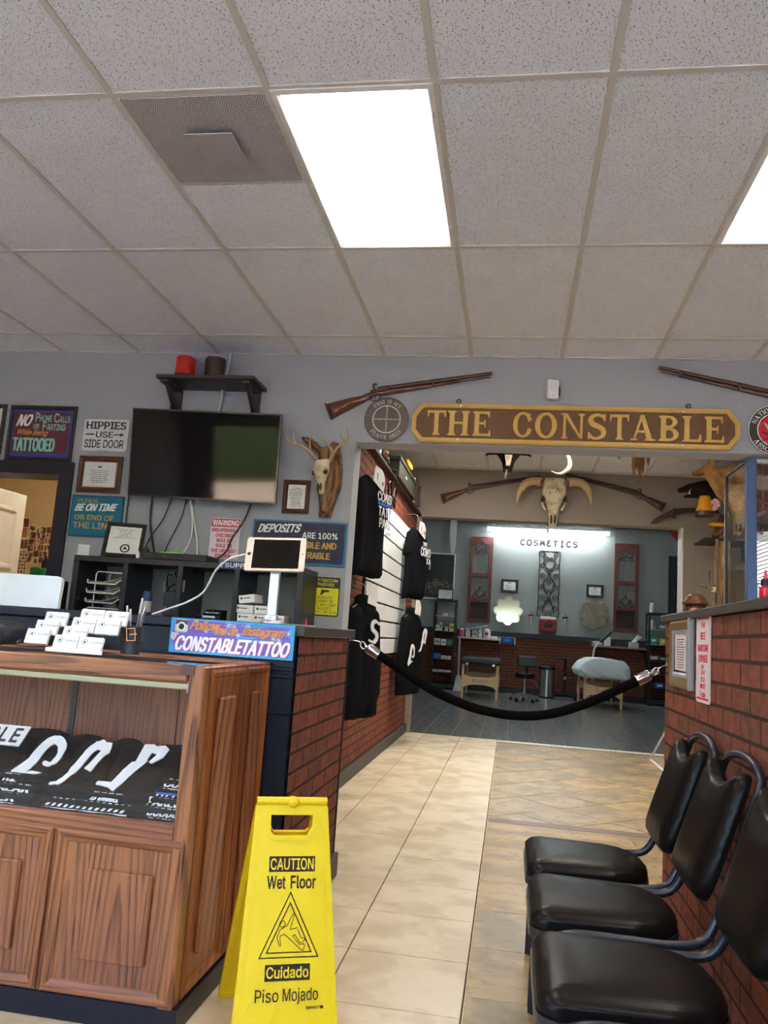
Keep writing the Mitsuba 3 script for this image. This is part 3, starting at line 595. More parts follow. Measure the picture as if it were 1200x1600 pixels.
t = thing('framed_certificate', 'small brown framed notice left of the deer skull', 'picture frame')
w = framed(t, BW, -1.60, -1.412, 1.90, 2.133, 0.032, 'frame_brown', 'paper')
part(t, 'print', lines_of_print(BW, -1.56, -1.455, 1.945, 2.085, 12, w, 4, 0.3), 'ink', kind='stuff')

t = thing('wall_sign', 'white tin sign with a red band reading WARNING UNSUPERVISED CHILDREN WILL BE SOLD', 'sign')
w = sign_board(t, BW, -2.106, -1.89, 1.558, 1.842, 'warn_pink', th=0.004, r=0.01)
part(t, 'band', BW(prism(rrect(-2.102, -1.894, 1.782, 1.838, 0.008), w, w + 0.0008)), 'warn_red', label='red band')
part(t, 'white_lettering', BW(text('WARNING', -2.094, -1.902, 1.79, 1.831, w + 0.0008, bold=True, fat=0.001)), 'white')
rows = [('UNSUPERVISED', -2.096, -1.9), ('CHILDREN', -2.065, -1.93), ('WILL BE', -2.055, -1.945), ('SOLD TO', -2.058, -1.94), ('THE HIGHEST', -2.09, -1.905), ('BIDDER', -2.055, -1.945)]
part(t, 'red_lettering', BW(cat(*[text(s, a, b, 1.745 - i * 0.036, 1.771 - i * 0.036, w, bold=True, fat=0.0008) for i, (s, a, b) in enumerate(rows)])), 'warn_red')

t = thing('wall_sign', 'navy hand painted sign reading DEPOSITS ARE 100% behind the tablet', 'sign')
w = sign_board(t, BW, -1.795, -1.13, 1.546, 1.847, 'navy_edge', th=0.012)
part(t, 'field', BW(prism(rrect(-1.783, -1.142, 1.56, 1.835, 0.01), w, w + 0.001)), 'navy'); w += 0.001
part(t, 'white_lettering', BW(cat(text('DEPOSITS', -1.76, -1.445, 1.755, 1.815, w, bold=True, shear=0.35, rise=0.04, fat=0.002), text('ARE 100%', -1.44, -1.19, 1.728, 1.772, w, bold=True))), 'white')
part(t, 'gold_lettering', BW(text('NON-REFUNDABLE AND', -1.77, -1.195, 1.66, 1.706, w, bold=True, fat=0.0015)), 'gold_paint')
part(t, 'gold_lettering', BW(text('NON-TRANSFERABLE', -1.77, -1.235, 1.59, 1.636, w, bold=True, fat=0.0015)), 'gold_paint')

t = thing('wall_sign', 'black and yellow tin sign reading ATTENTION THIEVES with a pistol', 'sign')
w = sign_board(t, BW, -1.346, -1.15, 1.211, 1.471, 'yel_black', th=0.004, r=0.01)
part(t, 'yellow_field', BW(prism(rrect(-1.340, -1.157, 1.217, 1.398, 0.006), w, w + 0.0006)), 'yellow', label='yellow field')
part(t, 'yellow_lettering', BW(cat(text('ATTENTION', -1.327, -1.168, 1.439, 1.46, w, bold=True), text('THIEVES', -1.31, -1.19, 1.41, 1.431, w, bold=True))), 'yellow')
rows = [('PLEASE', -1.30, -1.20), ('CARRY ID', -1.31, -1.19), ('SO WE CAN', -1.325, -1.175), ('NOTIFY', -1.295, -1.2), ('NEXT OF KIN', -1.333, -1.163)]
part(t, 'black_lettering', BW(cat(*[text(s, a, b, 1.324 - i * 0.0245, 1.342 - i * 0.0245, w + 0.0006) for i, (s, a, b) in enumerate(rows)])), 'ink')
part(t, 'pistol', BW(prism([(-1.278, 1.385), (-1.222, 1.385), (-1.222, 1.371), (-1.252, 1.371), (-1.258, 1.362), (-1.266, 1.362), (-1.27, 1.35), (-1.284, 1.352), (-1.278, 1.37)], w + 0.0006, w + 0.0014)), 'ink', label='black pistol outline')

solo('light_switch', BW(cat(cbox(-3.09, -3.0, 1.51, 1.606, 0, 0.006, 0.002), cbox(-3.055, -3.035, 1.55, 1.57, 0.006, 0.009))), 'white', 'white wall plate left of the leaning certificate', 'outlet')

# deer skull on driftwood
def drift_fn(p, n, uv):
    g = fbm(p.x * 60, p.z * 7, p.y * 60, 4)
    return mix(lc((150, 116, 88)), lc((88, 62, 44)), smoothstep(0.35, 0.7, g))
mat('driftwood', rough=0.9, spec=0.15, fn=drift_fn, bump=lambda p, n, uv: fbm(p.x * 60, p.z * 7, p.y * 60, 4), bs=0.012)
def bone_fn(p, n, uv):
    return mix(lc((222, 206, 172)), lc((178, 156, 120)), smoothstep(0.45, 0.8, fbm(p.x * 22, p.y * 22, p.z * 22, 4)))
mat('bone', rough=0.6, spec=0.3, fn=bone_fn)
mat('bone_dark', (62, 46, 34), 0.8)
mat('antler', (172, 148, 120), 0.55)
mat('horn', (196, 168, 122), 0.5)
def rough_prism(poly, w0, w1, amp, seed, step=0.02):
    """A thick board of irregular relief cut to an outline: rounded and displaced."""
    g = shapely.geometry.polygon.orient(poly.buffer(-0.004), 1.0); m = m3.CrossSection([np.array(g.exterior.coords)[:-1]]).extrude(w1 - w0).translate([0, 0, w0]).refine_to_length(step)
    v, f = arr(m); tm = trimesh.Trimesh(v, f, process=True); v = np.array(tm.vertices); nn = np.array(tm.vertex_normals)
    edge = np.array([g.exterior.distance(Point(p[0], p[1])) for p in v])
    v[:, 2] = np.where(v[:, 2] > (w0 + w1) / 2, w0 + (v[:, 2] - w0) * np.clip(0.35 + edge / 0.05, 0.35, 1), v[:, 2])
    v = v + nn * (meshkit.fbm(np.stack([v[:, 0] * 28, v[:, 1] * 5, v[:, 2] * 28], 1), 3, seed) - 0.5)[:, None] * amp
    return v, np.array(tm.faces)
t = thing('deer_skull_mount', 'antlered deer skull mounted on a piece of driftwood', 'deer skull')
part(t, 'driftwood', BW(rough_prism(Polygon([(-1.508, 2.438), (-1.433, 2.438), (-1.352, 2.372), (-1.274, 2.415), (-1.232, 2.403), (-1.213, 2.322), (-1.191, 2.215), (-1.194, 2.081), (-1.221, 2.0), (-1.252, 1.879), (-1.332, 1.878), (-1.342, 1.995), (-1.358, 2.074), (-1.352, 2.209), (-1.368, 2.317), (-1.449, 2.382)]), 0.0, 0.09, 0.04, 3)), 'driftwood', True)
sk = Fr((-1.300, 5.27, 2.145), (1, -0.35, 0.05), (0.05, -0.18, 1))
def skull_mesh(L, W, D):
    """A long muzzled skull: widths and depths along its length, from the crown (v = L/2) to the teeth."""
    prof = [(0.5, 0.72, 0.6), (0.485, 0.86, 0.8), (0.44, 0.93, 0.9), (0.3, 1.0, 1.0), (0.16, 1.0, 0.95), (0.08, 0.86, 0.85), (-0.05, 0.62, 0.72), (-0.2, 0.46, 0.55), (-0.34, 0.36, 0.4), (-0.44, 0.36, 0.3), (-0.5, 0.26, 0.2)]
    v, n = [], 20
    for s, a, b in prof:
        for j in range(n):
            w = 2 * math.pi * j / n; c, q = math.cos(w), math.sin(w)
            v.append((W / 2 * a * np.sign(c) * abs(c) ** 0.8, s * L, D * b * (0.5 + 0.5 * (np.sign(q) * abs(q) ** 0.9))))
    F = []; k = len(prof)
    for i in range(k - 1):
        for j in range(n):
            a0, a1, b0, b1 = i * n + j, i * n + (j + 1) % n, (i + 1) * n + j, (i + 1) * n + (j + 1) % n
            F += [[a0, b1, a1], [a0, b0, b1]]
    F += [[0, j, j + 1] for j in range(1, n - 1)] + [[(k - 1) * n, (k - 1) * n + j + 1, (k - 1) * n + j] for j in range(1, n - 1)]
    v, f = arr(trimesh.Trimesh(v, F, process=True).subdivide())
    return v + (meshkit.fbm(v * 60, 3, 4) - 0.5)[:, None] * [0.0, 0, 0.006], f
def rim_prism(a, b, W): return tube([(a, b, 0)], 0.001)
s = part(t, 'skull', sk(skull_mesh(0.235, 0.115, 0.085)), 'bone', 40)
for sg in (-1, 1):
    part(s, 'eye_socket', sk(ell((sg * 0.046, 0.03, 0.055), (0.014, 0.018, 0.02), 2)), 'bone_dark', True)
    part(s, 'nostril', sk(ell((sg * 0.010, -0.068, 0.046), (0.006, 0.026, 0.012), 2)), 'bone_dark', True)
def antler(main, tines, r):
    return cat(tube(spline(main, 4), np.linspace(r, r * 0.25, 4 * (len(main) - 1) + 1), 7), *[tube(spline(q, 4), np.linspace(r * 0.7, r * 0.15, 4 * (len(q) - 1) + 1), 6) for q in tines])
part(t, 'antler', antler([(-1.335, 5.25, 2.24), (-1.384, 5.19, 2.288), (-1.412, 5.17, 2.314), (-1.462, 5.15, 2.339), (-1.509, 5.14, 2.344), (-1.538, 5.14, 2.363), (-1.551, 5.15, 2.403)], [[(-1.485, 5.15, 2.342), (-1.503, 5.14, 2.398), (-1.497, 5.13, 2.452)], [(-1.384, 5.19, 2.29), (-1.389, 5.16, 2.354), (-1.377, 5.14, 2.406)]], 0.015), 'antler', True)
part(t, 'antler', antler([(-1.262, 5.24, 2.244), (-1.236, 5.21, 2.291), (-1.199, 5.19, 2.339), (-1.162, 5.19, 2.366), (-1.140, 5.2, 2.394), (-1.141, 5.21, 2.433), (-1.161, 5.22, 2.473)], [[(-1.229, 5.2, 2.298), (-1.267, 5.17, 2.350), (-1.302, 5.15, 2.402)], [(-1.156, 5.19, 2.373), (-1.172, 5.17, 2.406), (-1.192, 5.16, 2.425)]], 0.015), 'antler', True)

# rifles
mat('gun_wood', (84, 46, 32), 0.35, 0.5)
mat('gun_wood_dark', (48, 28, 22), 0.4, 0.5)
mat('gun_iron', (52, 40, 36), 0.4, metal=0.4)
def rifle(label, F, butt, wrist, muzzle, up=1, wood='gun_wood', fore=0.72):
    """A muzzle-loading rifle lying in the plane of F: butt end (mid), wrist and muzzle points; up = +1 or -1 turns the hammer side."""
    b, w, z = (np.array(q, float) for q in (butt, wrist, muzzle)); t = thing('rifle', label, 'rifle')
    ax = (z - w) / np.linalg.norm(z - w); nu = np.array([-ax[1], ax[0]]) * up; L = np.linalg.norm(z - w)
    bx = (b - w) / np.linalg.norm(b - w); bn = np.array([-bx[1], bx[0]]); bn = bn if bn @ nu > 0 else -bn; Lb = np.linalg.norm(b - w)
    stock = [b + bn * 0.058, w + bx * 0.48 * Lb + bn * 0.034, w + bx * 0.28 * Lb + bn * 0.018, w + nu * 0.022, w + ax * 0.1 + nu * 0.022, w + ax * fore * L + nu * 0.006, w + ax * fore * L - nu * 0.016, w + ax * 0.22 - nu * 0.03, w + ax * 0.05 - nu * 0.034, w - nu * 0.024, w + bx * 0.3 * Lb - bn * 0.04, b - bn * 0.066]
    part(t, 'stock', F(rough_prism(Polygon(stock), 0.008, 0.046, 0.001, 2, 0.03)), wood, 50)
    P = lambda a, h, d: (*(w + ax * a + nu * h), d)
    part(t, 'barrel', F(tube([P(0.02, 0.016, 0.03), P(0.3, 0.016, 0.03), P(L, 0.014, 0.03)], [0.0165, 0.015, 0.012], 10)), 'gun_iron', 40)
    part(t, 'ramrod', F(tube([P(fore * L * 0.8, -0.012, 0.03), P(L * 0.985, -0.012, 0.03)], 0.004, 6)), 'gun_iron', True)
    part(t, 'lock_plate', F(prism([tuple(w - ax * 0.03 - nu * 0.006), tuple(w + ax * 0.09 - nu * 0.008), tuple(w + ax * 0.1 + nu * 0.01), tuple(w - ax * 0.03 + nu * 0.012)], 0.046, 0.05)), 'gun_iron')
    part(t, 'hammer', F(tube(spline([P(0.005, 0.0, 0.052), P(-0.005, 0.03, 0.052), P(0.0, 0.05, 0.05), P(0.02, 0.046, 0.046)], 4), 0.007, 6)), 'gun_iron', True)
    part(t, 'trigger_guard', F(tube(spline([P(-0.04, -0.026, 0.028), P(-0.03, -0.058, 0.028), P(0.01, -0.062, 0.028), P(0.04, -0.034, 0.028)], 5), 0.0045, 6)), 'gun_iron', True)
    part(t, 'trigger', F(tube([P(0.0, -0.03, 0.028), P(-0.006, -0.05, 0.028)], 0.003, 5)), 'gun_iron', True)
    for k in (0.5, fore): part(t, 'barrel_band', F(tube([P(k * L - 0.006, 0.002, 0.028), P(k * L + 0.006, 0.002, 0.028)], 0.023, 10)), 'gun_iron', 40)
    part(t, 'butt_plate', F(prism([tuple(b + bn * 0.058), tuple(b - bn * 0.066), tuple(b - bn * 0.066 + bx * 0.006), tuple(b + bn * 0.058 + bx * 0.006)], 0.008, 0.046)), 'gun_iron')
    return t
rifle('antique rifle hung above the round peace sign disc', BW, (-1.323, 2.632), (-1.0, 2.775), (-0.198, 2.908))
rifle('antique rifle at the right edge above the round red emblem', BW, (2.25, 2.64), (1.90, 2.742), (0.89, 2.966), up=-1, wood='gun_wood_dark', fore=0.86)

# round peace sign disc
t = thing('wall_sign', 'round dark metal disc reading THIS IS MY PEACE SIGN with a gun sight', 'sign')
PF = Fr((-0.91, 5.362, 2.585))
part(t, 'disc', PF(prism(Point(0, 0).buffer(0.157, 24), 0.0, 0.006)), 'disc_dark')
part(t, 'lettering', PF(cat(arc_text('THIS IS MY', 0.113, 0.027, 90, 0.006, 0.0008), arc_text('PEACE SIGN', 0.141, 0.027, -90, 0.006, 0.0008, inside=True))), 'disc_light')
ring = Point(0, 0).buffer(0.1, 24).difference(Point(0, 0).buffer(0.092, 24))
cross = unary_union([ring, sbox(-0.094, -0.0016, 0.094, 0.0016), sbox(-0.0016, -0.094, 0.0016, 0.094)] + [sbox(k * 0.013 - 0.001, -0.006, k * 0.013 + 0.001, 0.006) for k in range(-6, 7)] + [sbox(-0.006, k * 0.013 - 0.001, 0.006, k * 0.013 + 0.001) for k in range(-6, 7)]
                    + [affinity.rotate(Polygon([(0.07, 0), (0.094, 0.005), (0.094, -0.005)]), a, origin=(0, 0)) for a in (0, 90, 180, 270)])
part(t, 'gun_sight', PF(prism(cross, 0.006, 0.0068)), 'disc_light')

# the carved shop sign
t = thing('shop_sign', 'long carved brown and gold shop sign reading THE CONSTABLE', 'sign')
oct_ = Polygon([(-0.729, 2.505), (-0.729, 2.617), (-0.666, 2.702), (1.336, 2.702), (1.402, 2.612), (1.402, 2.518), (1.336, 2.434), (-0.666, 2.431)])
SF = Fr((0, 5.366, 0))
part(t, 'board', SF(prism(oct_.buffer(-0.02), 0, 0.022)), 'sign_brown')
ring = oct_.difference(oct_.buffer(-0.03))
part(t, 'gold_rim', SF(cat(prism(ring, 0, 0.03), prism(oct_.buffer(-0.006).difference(oct_.buffer(-0.022)), 0.03, 0.036))), 'gold_leaf', label='gold rim')
spans = dict(zip('T H E C O N S t A B L e'.split(), [(-0.624, -0.497), (-0.484, -0.334), (-0.314, -0.192), (-0.044, 0.083), (0.102, 0.246), (0.273, 0.426), (0.445, 0.566), (0.588, 0.709), (0.721, 0.876), (0.897, 1.023), (1.044, 1.163), (1.182, 1.303)]))
for c, (a, b) in spans.items():
    g, wd = serif(c.upper(), S=0.2, t=0.1, e=0.075)
    sx = (b - a) / wd; g = affinity.translate(affinity.scale(g, sx, 0.172, origin=(0, 0)), a, 2.478)
    part(t, 'letter', SF(cat(prism(g, 0.022, 0.034), prism(g.buffer(-0.004), 0.034, 0.038))), 'gold_leaf')
for u in (-0.417, 1.085):
    part(t, 'eye_bolt', SF(tube([(u + 0.014 * math.cos(a), 2.722 + 0.014 * math.sin(a), 0.014) for a in np.linspace(0, 2 * math.pi, 15)[:-1]], 0.004, 6, closed=True)), 'gun_iron', True)
for u, v_ in ((-0.4, 2.686), (-0.41, 2.45), (1.05, 2.678), (1.05, 2.452)): part(t, 'screw', SF(lathe([(0, 0.003), (0.007, 0.002), (0.007, 0)], 8, (u, v_, 0.036))), 'white')

t = thing('motion_sensor', 'small white motion sensor box above the shop sign', 'sensor')
MS = Fr((0.206, 5.33, 2.81), (1, 0.25, 0), (0, -0.12, 1))
part(t, 'housing', MS(cbox(-0.038, 0.038, -0.065, 0.065, -0.01, 0.03, 0.006)), 'white')
part(t, 'lens', MS(cbox(-0.026, 0.026, -0.005, 0.052, 0.03, 0.034, 0.002)), 'paper')
part(t, 'mount', cbox(0.2, 0.26, 5.33, 5.369, 2.78, 2.83), 'black')
part(t, 'indicator', MS(ell((0, -0.04, 0.03), (0.003, 0.003, 0.002), 1)), 'black')

t = thing('wall_sign', 'round black and red emblem disc cut off by the right edge', 'sign')
NF = Fr((1.622, 5.362, 2.578))
part(t, 'disc', NF(prism(Point(0, 0).buffer(0.168, 24), 0, 0.006)), 'yel_black')
part(t, 'white_ring', NF(cat(prism(Point(0, 0).buffer(0.167, 24).difference(Point(0, 0).buffer(0.162, 24)), 0.006, 0.007), prism(Point(0, 0).buffer(0.112, 24).difference(Point(0, 0).buffer(0.106, 24)), 0.006, 0.007))), 'white')
part(t, 'red_field', NF(prism(Point(0, 0).buffer(0.106, 24), 0.006, 0.0066)), 'nra_red', label='red field')
part(t, 'lettering', NF(cat(arc_text('NATIONAL RIFLE', 0.122, 0.031, 90, 0.006, 0.0008, gap=0.1, stretch=0.95), arc_text('ASSOCIATION', 0.153, 0.031, -90, 0.006, 0.0008, True, gap=0.12))), 'white')
eagle = unary_union([Polygon([(-0.075, 0.05), (-0.04, 0.03), (-0.015, 0.045), (0.0, 0.07), (0.015, 0.045), (0.04, 0.03), (0.075, 0.05), (0.05, 0.0), (0.02, -0.01), (0.012, -0.05), (-0.012, -0.05), (-0.02, -0.01), (-0.05, 0.0)])])
part(t, 'eagle', NF(prism(eagle, 0.0066, 0.009)), 'disc_light', label='pale spread eagle')
for a in (35, -35): part(t, 'crossed_rifle', NF(prism(affinity.rotate(sbox(-0.085, -0.048, 0.085, -0.04), a * 0.55, origin=(0, -0.044)), 0.009, 0.011)), 'ink')
# ---------------------------------------------------------------- the counter with its brick end
def cushion(x0, x1, y0, y1, z0, z1, r, sub=2):
    s = np.array(trimesh.creation.icosphere(sub).vertices) * r
    return hull(np.vstack([s + [x, y, z] for x in (x0 + r, x1 - r) for y in (y0 + r, y1 - r) for z in (z0 + r, z1 - r)]))
def cloth(m, amp, freq, seed, step=0.02):
    """A soft, slightly wrinkled version of a closed mesh."""
    v, f = arr(m); M = m3.Manifold(m3.Mesh(vert_properties=np.asarray(v, np.float32), tri_verts=np.asarray(f, np.uint32))).refine_to_length(step)
    v, f = arr(M); tm = trimesh.Trimesh(v, f, process=True); v = np.array(tm.vertices)
    return v + np.array(tm.vertex_normals) * (meshkit.fbm(v * freq, 3, seed) - 0.5)[:, None] * amp, np.array(tm.faces)
CX, CY0, CY1 = -0.765, 2.93, 3.87
k = thing('counter', 'reception counter with a black front and a red brick end under a dark cap', 'counter')
part(k, 'front_panel', cbox(-3.4, CX - 0.012, CY0, CY0 + 0.04, 0, 1.09, 0.003), 'counter_black')
part(k, 'ledge', cbox(-3.4, CX - 0.2, CY0 - 0.03, CY0 + 0.16, 1.09, 1.126, 0.005), 'counter_black')
for z in (0.93, 0.955, 0.80): part(k, 'bead', cbox(-3.4, CX - 0.014, CY0 - 0.008, CY0, z, z + 0.016, 0.003), 'counter_black')
part(k, 'core', cbox(-0.98, CX - 0.002, CY0 + 0.04, CY1 - 0.01, 0, 1.082), 'mortar')
part(k, 'cap', cbox(-1.03, CX + 0.022, CY0 - 0.012, CY1 + 0.03, 1.084, 1.126, 0.004), 'dark_cap', label='dark laminate cap')
bricks(k, Fr((CX - 0.002, 0, 0), (0, 1, 0)), CY0 + 0.004, CY1 - 0.022, 0.0, 1.08, 0.0705, 0.205, 0.011, 0.0016)
part(k, 'corner_trim', cbox(CX - 0.012, CX + 0.004, CY1 - 0.022, CY1 - 0.004, 0.1, 1.08, 0.002), 'black')
part(k, 'baseboard', cbox(CX - 0.012, CX + 0.022, CY0 + 0.004, CY1 + 0.006, 0, 0.104, 0.004), 'dark_cap')
part(k, 'desk_top', cbox(-3.4, -1.03, CY0 + 0.16, CY0 + 0.85, 0.73, 0.76, 0.003), 'black_wood')
part(k, 'end_panel', cbox(-3.4, -3.37, CY0 + 0.04, CY0 + 0.85, 0, 0.73), 'black_wood')

# ---------------------------------------------------------------- the oak display case
DX0, DX1, DY0, DY1, DZ = -2.95, -0.862, 2.26, 2.915, 0.986
c = thing('display_case', 'oak display case with a glass front, panelled doors and folded shirts inside', 'display case')
part(c, 'plinth', cbox(DX0, DX1 + 0.012, DY0 + 0.006, DY1, 0, 0.067, 0.002), 'counter_black', label='dark plinth')
part(c, 'top_rail', cbox(DX0, DX1 - 0.052, DY0, DY0 + 0.05, 0.94, DZ, 0.004), 'oak_h')
part(c, 'top_rail', cbox(DX0, DX1, DY1 - 0.08, DY1, 0.955, DZ, 0.004), 'oak_h')
part(c, 'end_grain_block', cbox(DX1 - 0.075, DX1 - 0.03, DY0 - 0.001, DY0 + 0.05, 0.957, DZ + 0.0005, 0.002), 'gun_wood', label='dark end grain block')
part(c, 'top_side_rail', cbox(DX1 - 0.05, DX1, DY0 + 0.05, DY1 - 0.08, 0.955, DZ, 0.004), 'oak_side')
part(c, 'top_glass', (np.array([[DX0, DY0 + 0.05, 0.979], [DX1 - 0.05, DY0 + 0.05, 0.979], [DX1 - 0.05, DY1 - 0.08, 0.979], [DX0, DY1 - 0.08, 0.979]]), np.array([[0, 1, 2], [0, 2, 3]])), 'pane', label='glass top inset')
part(c, 'post', cbox(DX1 - 0.046, DX1, DY0, DY0 + 0.05, 0.067, DZ - 0.001, 0.003), 'oak_v')
part(c, 'lower_rail', cbox(DX0, DX1 - 0.046, DY0 + 0.004, DY0 + 0.05, 0.495, 0.54, 0.003), 'oak_h')
part(c, 'back_panel', cbox(DX0, -1.19, DY1 - 0.03, DY1 - 0.004, 0.067, 0.955), 'oak_v')
part(c, 'back_panel', cbox(-1.186, DX1 - 0.02, DY1 - 0.03, DY1 - 0.004, 0.067, 0.955), 'oak_v')
part(c, 'shelf', cbox(DX0, DX1 - 0.03, DY0 + 0.05, DY1 - 0.03, 0.49, 0.512), 'oak_h')
part(c, 'front_board', cbox(DX0, DX1 - 0.046, DY0 + 0.012, DY0 + 0.03, 0.067, 0.495), 'oak_v')
part(c, 'side_panel', cbox(DX1 - 0.022, DX1 - 0.008, DY0 + 0.05, DY1, 0.067, 0.955), 'oak_side')
XF = Fr((0, DY0 + 0.012, 0))
mprof = [(0, 0), (0, 0.012), (0.006, 0.016), (0.014, 0.016), (0.022, 0.010), (0.030, 0.008), (0.034, 0.004), (0.034, 0)]
for i, (a, b) in enumerate(((-1.256, -0.866), (-1.665, -1.268), (-2.075, -1.677), (-2.485, -2.087), (-2.895, -2.497))):
    d = part(c, 'door', XF(cbox(a + 0.03, b - 0.03, 0.1, 0.47, 0, 0.003)), 'oak_v')
    for k in range(4): part(d, 'stile_moulding' if k % 2 else 'rail_moulding', XF(moulding(a, b, 0.072, 0.503, mprof, (k,))), 'oak_v' if k % 2 else 'oak_h')
    part(d, 'raised_panel', XF(cat(cbox(a + 0.104, b - 0.088, 0.164, 0.404, 0.003, 0.016, 0.004))), 'oak_v')
SF2 = Fr((DX1 - 0.008, 0, 0), (0, 1, 0))
for a, b in ((2.318, 2.632), (2.642, 2.905)):
    d = part(c, 'side_field', SF2(cbox(a + 0.03, b - 0.03, 0.1, 0.945, -0.004, -0.001)), 'oak_side')
    for k in range(4): part(d, 'side_moulding', SF2(moulding(a, b, 0.072, 0.975, [(0, -0.004), (0, 0.010), (0.008, 0.014), (0.018, 0.013), (0.026, 0.004), (0.034, 0.002), (0.034, -0.004)], (k,))), 'oak_side')
    part(d, 'raised_panel', SF2(cbox(a + 0.092, b - 0.087, 0.16, 0.89, -0.001, 0.016, 0.006)), 'oak_v')
part(c, 'front_glass', (np.array([[DX0, 2.285, 0.54], [DX1 - 0.046, 2.285, 0.54], [DX1 - 0.046, 2.285, 0.94], [DX0, 2.285, 0.94]]), np.array([[0, 1, 2], [0, 2, 3]])), 'pane', label='glass front')
mat('brass_rail', (196, 184, 150), 0.3, metal=0.5)
part(c, 'light_bar', cbox(DX0, DX1 - 0.052, 2.30, 2.325, 0.913, 0.934, 0.003), 'brass_rail', label='pale metal light bar')
part(c, 'bracket', cbox(DX1 - 0.062, DX1 - 0.05, 2.292, 2.33, 0.905, 0.945, 0.002), 'white')
part(c, 'shelf_standard', cbox(-1.61, -1.588, DY1 - 0.038, DY1 - 0.03, 0.56, 0.95), 'steel_dark' if False else 'disc_dark')
part(c, 'slots', cat(*[cbox(-1.602, -1.596, DY1 - 0.0385, DY1 - 0.0378, 0.6 + i * 0.02, 0.61 + i * 0.02) for i in range(17)]), 'black', kind='stuff')

mat('shirt_black', (17, 18, 21), 0.95, 0.08)
mat('print_white', (226, 228, 230), 0.75)
mat('print_blue', (36, 92, 180), 0.7)
def printed(t, F, polys, m='print_white', name='print', w=0.0, d=0.0012, label=None):
    part(t, name, F(cat(*[prism(p, w, w + d) if not isinstance(p, tuple) else p for p in polys])), m, label=label)
def glyph(ch):
    """Old style curled letters of the shop's shirts, in a unit box."""
    if ch == '9': return unary_union([_stroke(spline([(0.70, 0.42), (0.86, 0.40), (0.97, 0.56), (0.92, 0.82), (0.70, 0.97), (0.50, 0.90), (0.40, 0.68), (0.34, 0.40), (0.12, 0.10)], 5), [0.10] * 8 + [0.16] * 6 + [0.2] * 9 + [0.24 + 0.004 * i for i in range(18)]), Polygon([(0.0, 0.22), (0.06, -0.02), (0.55, 0.10), (0.78, 0.20), (0.5, 0.22), (0.3, 0.16)]).buffer(0)])
    if ch == 'n': return unary_union([_stroke(spline([(0.0, 0.02), (0.22, 0.10), (0.40, 0.42), (0.52, 0.80), (0.70, 0.95)], 5), [0.06] * 4 + [0.12] * 5 + [0.2] * 12), Polygon([(0.45, 0.80), (0.55, 1.0), (0.95, 1.0), (1.0, 0.86), (0.86, 0.55), (0.80, 0.34), (0.60, 0.40), (0.66, 0.50), (0.78, 0.80), (0.66, 0.84)]).buffer(0)])
    if ch == 'm': return unary_union([q.buffer(0) for q in (Polygon([(0.52, 0.98), (0.70, 1.0), (0.74, 0.96), (0.90, 1.0), (1.0, 0.92), (0.96, 0.74), (0.80, 0.60), (0.74, 0.63), (0.82, 0.80), (0.72, 0.82), (0.68, 0.62), (0.50, 0.58)]), Polygon([(0.44, 0.60), (0.72, 0.66), (0.58, 0.42), (0.44, 0.14), (0.36, 0.0), (0.24, 0.07), (0.0, 0.10), (0.02, 0.17), (0.26, 0.17), (0.36, 0.44)]))])
    if ch == 'S': return _stroke(spline([(0.75, 0.86), (0.5, 0.98), (0.28, 0.85), (0.3, 0.62), (0.6, 0.42), (0.62, 0.2), (0.42, 0.04), (0.12, 0.12)], 5), [0.1] * 6 + [0.2] * 24 + [0.1] * 6)
    return sbox(0, 0, 1, 1)
def place(p, u0, u1, v0, v1):
    x0, y0, x1, y1 = p.bounds
    return affinity.translate(affinity.scale(affinity.translate(p, -x0, -y0), (u1 - u0) / (x1 - x0), (v1 - v0) / (y1 - y0), origin=(0, 0)), u0, v0)
# a row of folded hoodies leaning in the case: slanted local frames
lean = (0, 0.72, 0.69)
for i, (a, b, g, nm) in enumerate(((-1.83, -1.53, None, 'folded black hoodie with PBLE in a white arched band, leftmost in the case'), (-1.525, -1.385, '9', 'folded black hoodie with a white curled nine shaped letter'),
                                   (-1.38, -1.24, 'n', 'folded black hoodie with a slim white curled letter'), (-1.235, -1.02, 'm', 'folded black hoodie with a broad white gothic letter, right end of the row'))):
    t = thing('folded_hoodie', nm, 'hoodie', 'folded hoodies in the display case')
    F = Fr((0, 2.43 + 0.004 * i, 0.612), (1, 0, 0), lean)
    part(t, 'body', F(cloth(cushion(a, b, 0.0, 0.155 + 0.01 * (i % 2), -0.085, 0.0, 0.04), 0.016, 14, i)), 'shirt_black', True)
    part(t, 'back_fold', cloth(cushion(a + 0.005, b - 0.005, 2.58, 2.82, 0.52, 0.70 - 0.006 * i, 0.05), 0.02, 14, 7 + i), 'shirt_black', True)
    if g: printed(t, F, [place(glyph(g), a - 0.002, b - (0.004 if g != 'm' else 0.035), -0.045, 0.14)], w=0.006, d=0.004)
    else: printed(t, F, [sbox(-1.73, 0.085, -1.55, 0.165), place(glyph('S'), -1.68, -1.60, -0.01, 0.07)], w=0.006, d=0.004); part(t, 'lettering', F(cat(*[text(s, -1.715 + k * 0.04, -1.687 + k * 0.04, 0.097, 0.155, 0.0102, bold=True) for k, s in enumerate('PBLE')])), 'ink')
solo('shirt_tag', cat(Fr((-1.235, 2.44, 0.66), (1, 0, 0), lean)(prism(Polygon([(-0.01, 0.02), (0.012, 0.045), (0.016, 0.03), (0.004, 0.016)]), 0.012, 0.014))), 'paper', 'small white paper tag on the folded hoodies', 'tag')
